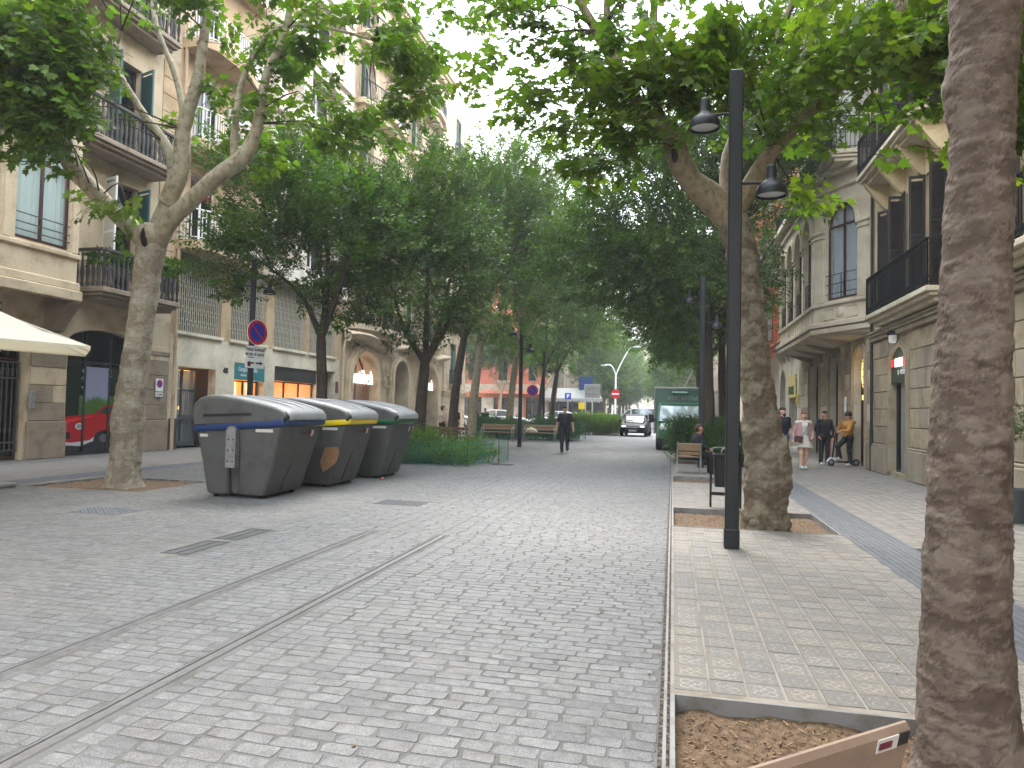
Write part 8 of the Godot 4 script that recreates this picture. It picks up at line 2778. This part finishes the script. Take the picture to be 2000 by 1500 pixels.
	# hands: palm, four fingers, thumb
	for e in ["L", "R"]:
		var w: Vector3 = J["wr" + e]
		var d: Vector3 = (w - J["el" + e]).normalized()
		var side := d.cross(Vector3(1 if e == "L" else -1, 0, 0.2)).normalized()
		var inn := side.cross(d).normalized()
		var hb2 := [[w, w + d * 0.075 * s, 0.028 * s, 0.03 * s, sk], [w + d * 0.05 * s - side * 0.018 * s, w + d * 0.05 * s + side * 0.02 * s, 0.02 * s, 0.02 * s, sk]]
		for fi in 4:
			var ln: float = [0.062, 0.075, 0.07, 0.055][fi]
			var p0: Vector3 = w + (d * 0.085 + side * (0.03 - fi * 0.02)) * s
			var p1: Vector3 = p0 + (d * 0.8 + inn * 0.35).normalized() * ln * 0.55 * s
			var p2: Vector3 = p1 + (d * 0.55 + inn * 0.8).normalized() * ln * 0.5 * s
			hb2.append([p0, p1, 0.0095 * s, 0.009 * s, sk]); hb2.append([p1, p2, 0.009 * s, 0.008 * s, sk])
		var t0: Vector3 = w + (d * 0.03 + side * 0.028) * s
		var t1: Vector3 = t0 + (d * 0.6 + side * 0.7 + inn * 0.3).normalized() * 0.04 * s
		hb2.append([t0, t1, 0.012 * s, 0.0105 * s, sk]); hb2.append([t1, t1 + (d * 0.9 + inn * 0.3).normalized() * 0.03 * s, 0.0105 * s, 0.009 * s, sk])
		sdf_into(mb, hb2, 0.007 * s, 0.006)
	part(o, "body", mb, M.skin_body)
	# hair
	if not col.has("bald"):
		var hm := MB.new()
		var hr := [[H + Vector3(0, 0.065, 0) * s - lk * 0.025 * s, H + Vector3(0, 0.075, 0) * s + lk * 0.025 * s, 0.083 * s, 0.072 * s, Color.WHITE], [H + Vector3(0, 0.02, 0) * s - lk * 0.045 * s, H - lk * 0.05 * s - Vector3(0, 0.03, 0) * s, 0.078 * s, 0.06 * s, Color.WHITE]]
		if col.has("long_hair"): hr.append([H - lk * 0.055 * s, H - lk * 0.07 * s - Vector3(0, 0.2, 0) * s, 0.07 * s, 0.05 * s, Color.WHITE])
		sdf_into(hm, hr, 0.013 * s, 0.02)
		hm.c = PackedColorArray()
		part(o, "hair", hm, col.hair_mat)
	return o

func build_people() -> void:
	var S1 := Color(0.72, 0.54, 0.44)
	var S2 := Color(0.8, 0.64, 0.55)
	var navy := Color(0.08, 0.1, 0.14)
	var blk := Color(0.07, 0.075, 0.085)
	# man walking towards the viewer
	person("man in navy T-shirt and dark trousers walking down the middle of the street", Vector3(-3.88, 0, -26.3), 0.15, 1.7,
		{"kneeL": Vector3(-0.1, 0.5, 0.14), "ankL": Vector3(-0.1, 0.09, 0.1), "kneeR": Vector3(0.1, 0.48, 0.04), "ankR": Vector3(0.1, 0.14, -0.2), "elL": Vector3(-0.27, 1.13, -0.06), "wrL": Vector3(-0.3, 0.88, 0.0), "elR": Vector3(0.27, 1.13, 0.0), "wrR": Vector3(0.31, 0.9, 0.12)},
		{"skin": S1, "top": navy, "bottom": blk, "shoe": Color(0.1, 0.1, 0.1), "short": true, "hair": Color(0.12, 0.1, 0.09), "hair_mat": M.hair_dark, "wide": 1.12})
	# couple hand in hand
	person("bearded man in a navy T-shirt and blue jeans, half behind the gnarled tree, holding hands", Vector3(3.2, 0, -22.7), 0.35, 1.76,
		{"look": Vector3(0.5, -0.05, 1), "wrR": Vector3(0.3, 0.86, 0.1), "kneeL": Vector3(-0.1, 0.5, 0.1), "ankL": Vector3(-0.1, 0.09, 0.08), "kneeR": Vector3(0.1, 0.48, 0.02), "ankR": Vector3(0.1, 0.1, -0.14)},
		{"skin": S2, "top": Color(0.09, 0.11, 0.16), "bottom": Color(0.3, 0.36, 0.44), "shoe": Color(0.2, 0.2, 0.22), "short": true, "hair": Color(0.14, 0.1, 0.08), "hair_mat": M.hair_dark, "beard": true, "wide": 1.08})
	var wo := person("woman in a pink jacket and short white dress walking beside the bearded man", Vector3(3.72, 0, -22.3), 0.2, 1.65,
		{"look": Vector3(-0.7, 0, 1), "wrL": Vector3(-0.33, 0.88, 0.08), "elL": Vector3(-0.27, 1.13, 0), "elR": Vector3(0.29, 1.14, -0.02), "wrR": Vector3(0.22, 0.98, 0.14), "kneeL": Vector3(-0.09, 0.49, 0.1), "ankL": Vector3(-0.09, 0.09, 0.08), "kneeR": Vector3(0.08, 0.48, 0.05), "ankR": Vector3(0.07, 0.08, -0.06)},
		{"skin": S2, "top": Color(0.78, 0.76, 0.72), "sleeve": Color(0.66, 0.52, 0.52), "forearm": Color(0.66, 0.52, 0.52), "bottom": S2, "shoe": Color(0.82, 0.82, 0.8), "hair": Color(0.4, 0.22, 0.14), "hair_mat": M.hair_red, "wide": 0.95})
	var sk := MB.new()
	var rg := []
	for l in [[1.0, 0.15, 0.115], [0.9, 0.19, 0.15], [0.78, 0.24, 0.19], [0.66, 0.28, 0.22]]:
		var r := []
		for k in 24:
			var a := TAU * k / 24
			var w: float = 1.0 + 0.05 * sin(a * 8.0) * (1.0 - l[0])
			r.append(Vector3(cos(a) * l[1] * w, l[0] - 0.02, sin(a) * l[2] * w))
		rg.append(r)
	mat("dress", Color(0.76, 0.74, 0.69), 0.9)
	mat("pink_jacket", Color(0.66, 0.52, 0.52), 0.9)
	part(wo, "dress", sk.loft(rg, true, false), M.dress)
	var jk := MB.new()
	rg = []
	for l in [[1.37, 0.2, 0.12], [1.25, 0.22, 0.155], [1.05, 0.235, 0.17], [0.82, 0.26, 0.18]]:
		var r := []
		for k in 22:
			var a := PI / 2 + 0.42 + (TAU - 0.84) * k / 21.0
			r.append(Vector3(cos(a) * l[1], l[0], sin(a) * l[2]))
		rg.append(r)
	part(wo, "jacket", jk.loft(rg, false, false), M.pink_jacket)
	mat("bag_brown", Color(0.32, 0.2, 0.19), 0.6)
	var bg := part(wo, "shoulder_bag", MB.new().cbox(Vector3(-0.2, 0.88, 0.2), Vector3(0.24, 0.18, 0.09), 0.03, Basis(Vector3(0, 0, 1), -0.15)), M.bag_brown)
	part(bg, "strap", MB.new().tube([Vector3(-0.12, 0.95, 0.21), Vector3(0.02, 1.15, 0.185), Vector3(0.14, 1.36, 0.1)], [0.01, 0.01, 0.01], 6), M.bag_brown)
	# man in black by the wall
	person("man in a black jacket and black trousers standing beside the scooter rider", Vector3(4.72, 0, -24.5), 0.1, 1.7,
		{"elL": Vector3(-0.26, 1.13, -0.02), "wrL": Vector3(-0.2, 0.92, 0.08), "elR": Vector3(0.26, 1.13, -0.02), "wrR": Vector3(0.25, 0.88, 0.05)},
		{"skin": S1, "top": blk, "forearm": blk, "bottom": Color(0.05, 0.055, 0.06), "shoe": Color(0.8, 0.8, 0.8), "hair": Color(0.1, 0.08, 0.07), "hair_mat": M.hair_dark, "wide": 1.08})
	# rider in the yellow jacket with one foot on the scooter
	var ri := person("person in a mustard yellow jacket and black helmet with one foot on the scooter", Vector3(5.42, 0, -24.5), -1.2, 1.66,
		{"look": Vector3(0, -0.1, 1), "kneeL": Vector3(-0.1, 0.62, 0.3), "ankL": Vector3(-0.1, 0.26, 0.2), "kneeR": Vector3(0.1, 0.49, 0.02), "elL": Vector3(-0.22, 1.18, 0.22), "wrL": Vector3(-0.05, 1.42, 0.2), "elR": Vector3(0.24, 1.15, 0.15), "wrR": Vector3(0.2, 1.12, 0.38)},
		{"skin": S1, "top": Color(0.7, 0.5, 0.22), "forearm": Color(0.7, 0.5, 0.22), "bottom": Color(0.07, 0.07, 0.08), "shoe": Color(0.78, 0.76, 0.72), "hair": Color(0.1, 0.08, 0.07), "hair_mat": M.hair_dark, "wide": 1.12})
	part(ri, "helmet", MB.new().lathe([Vector2(0.115, 0.0), Vector2(0.122, 0.04), Vector2(0.115, 0.09), Vector2(0.08, 0.14), Vector2(0.0, 0.155)], Vector3(0, 1.58, -0.005), 16), M.black)
	mat("mustard", Color(0.7, 0.5, 0.22), 0.9)
	part(ri, "hood", MB.new().tube(curve([Vector3(-0.13, 1.38, -0.02), Vector3(-0.08, 1.38, -0.14), Vector3(0.08, 1.38, -0.14), Vector3(0.13, 1.38, -0.02)], 4), spread([0.05, 0.07, 0.07, 0.05], 4), 8), M.mustard)
	# electric scooter
	var sc := thing("electric_scooter", "black electric kick scooter held by the rider in yellow", "scooter", Vector3(4.98, 0, -24.35), 0.35 - PI / 2)
	wheel(sc, Vector3(0, 0.11, 0.1), 0.11, 0.05)
	wheel(sc, Vector3(0, 0.11, -0.75), 0.11, 0.05)
	part(sc, "deck", MB.new().cbox(Vector3(0, 0.13, -0.36), Vector3(0.16, 0.05, 0.6), 0.015), M.black)
	part(sc, "stem", MB.new().tube([Vector3(0, 0.16, 0.08), Vector3(0, 1.1, -0.06)], [0.026, 0.022], 8), M.pole)
	part(sc, "handlebar", MB.new().tube([Vector3(-0.25, 1.1, -0.1), Vector3(0, 1.12, -0.06), Vector3(0.25, 1.1, -0.1)], [0.016, 0.016, 0.016], 8), M.black)
	part(sc, "fender", MB.new().tube(curve([Vector3(0, 0.13, 0.24), Vector3(0, 0.24, 0.12), Vector3(0, 0.2, -0.03)], 4), spread([0.03, 0.035, 0.03], 4), 8), M.sign_white)
	part(sc, "brake_cable", MB.new().tube(curve([Vector3(0.1, 1.08, -0.05), Vector3(0.03, 0.7, 0.16), Vector3(0.02, 0.25, 0.12)], 4), spread([0.006, 0.006, 0.006], 4), 5), M.sign_red)
	# seated person at the kerb
	person("person in dark clothes sitting on the wooden chair at the right kerb", Vector3(0.62, -0.02, -19.2), 1.9, 1.66,
		{"pelvis": Vector3(0, 0.52, -0.02), "chest": Vector3(0, 0.88, 0.02), "neck": Vector3(0, 1.06, 0.04), "head": Vector3(0, 1.19, 0.06), "hipL": Vector3(-0.1, 0.5, 0), "hipR": Vector3(0.1, 0.5, 0), "kneeL": Vector3(-0.12, 0.5, 0.42), "kneeR": Vector3(0.12, 0.5, 0.42), "ankL": Vector3(-0.12, 0.09, 0.4), "ankR": Vector3(0.12, 0.09, 0.4), "shL": Vector3(-0.18, 0.99, 0.02), "shR": Vector3(0.18, 0.99, 0.02), "elL": Vector3(-0.24, 0.74, 0.06), "elR": Vector3(0.24, 0.74, 0.06), "wrL": Vector3(-0.14, 0.66, 0.28), "wrR": Vector3(0.14, 0.66, 0.28)},
		{"skin": S1, "top": Color(0.1, 0.11, 0.13), "forearm": Color(0.1, 0.11, 0.13), "bottom": Color(0.06, 0.065, 0.07), "shoe": Color(0.07, 0.07, 0.07), "hair": Color(0.24, 0.17, 0.12), "hair_mat": M.hair_brown, "wide": 1.15})
	# two women by the ornate house
	person("woman in a pale top with a tan bag beside the planted bed", Vector3(-9.9, 0, -30.2), 2.6, 1.65,
		{"kneeL": Vector3(-0.1, 0.5, 0.1), "ankR": Vector3(0.1, 0.1, -0.1)},
		{"skin": S2, "top": Color(0.72, 0.66, 0.6), "bottom": blk, "shoe": Color(0.2, 0.2, 0.2), "short": true, "hair": Color(0.3, 0.2, 0.14), "hair_mat": M.hair_brown})
	person("woman in black beside the ornate house, right of the pale-topped woman", Vector3(-9.95, 0, -32.2), 0.4, 1.62,
		{"kneeR": Vector3(0.1, 0.5, 0.1), "ankL": Vector3(-0.1, 0.1, -0.1)},
		{"skin": S1, "top": blk, "bottom": blk, "shoe": Color(0.1, 0.1, 0.1), "short": true, "hair": Color(0.08, 0.07, 0.06), "hair_mat": M.hair_dark, "long_hair": true})
	var hb := thing("handbag", "tan shoulder bag carried by the woman in the pale top", "bag", Vector3(-9.62, 0.78, -30.1), 0.3)
	mat("tan_bag", Color(0.7, 0.55, 0.36), 0.7)
	part(hb, "bag", MB.new().cbox(Vector3.ZERO, Vector3(0.12, 0.4, 0.3), 0.03), M.tan_bag)
	part(hb, "strap", MB.new().tube(curve([Vector3(0, 0.18, 0.1), Vector3(-0.05, 0.55, 0.0), Vector3(0, 0.18, -0.1)], 4), spread([0.012, 0.012, 0.012], 4), 6), M.tan_bag)
	var rp := person("person in a dark coat with a red bag behind the left bench", Vector3(-11.6, 0, -44.0), 0.5, 1.62, {},
		{"skin": S1, "top": Color(0.12, 0.12, 0.15), "forearm": Color(0.12, 0.12, 0.15), "bottom": blk, "shoe": blk, "hair": Color(0.1, 0.08, 0.07), "hair_mat": M.hair_dark, "wide": 1.15})
	part(rp, "bag", MB.new().cbox(Vector3(-0.28, 0.95, 0.14), Vector3(0.2, 0.4, 0.24), 0.05), M.maroon)
	person("person in a white top behind the hedge, right of the walking man", Vector3(-6.4, 0, -55.0), 0.2, 1.65, {},
		{"skin": S2, "top": Color(0.8, 0.78, 0.76), "bottom": Color(0.3, 0.32, 0.36), "shoe": blk, "short": true, "hair": Color(0.3, 0.2, 0.12), "hair_mat": M.hair_brown})
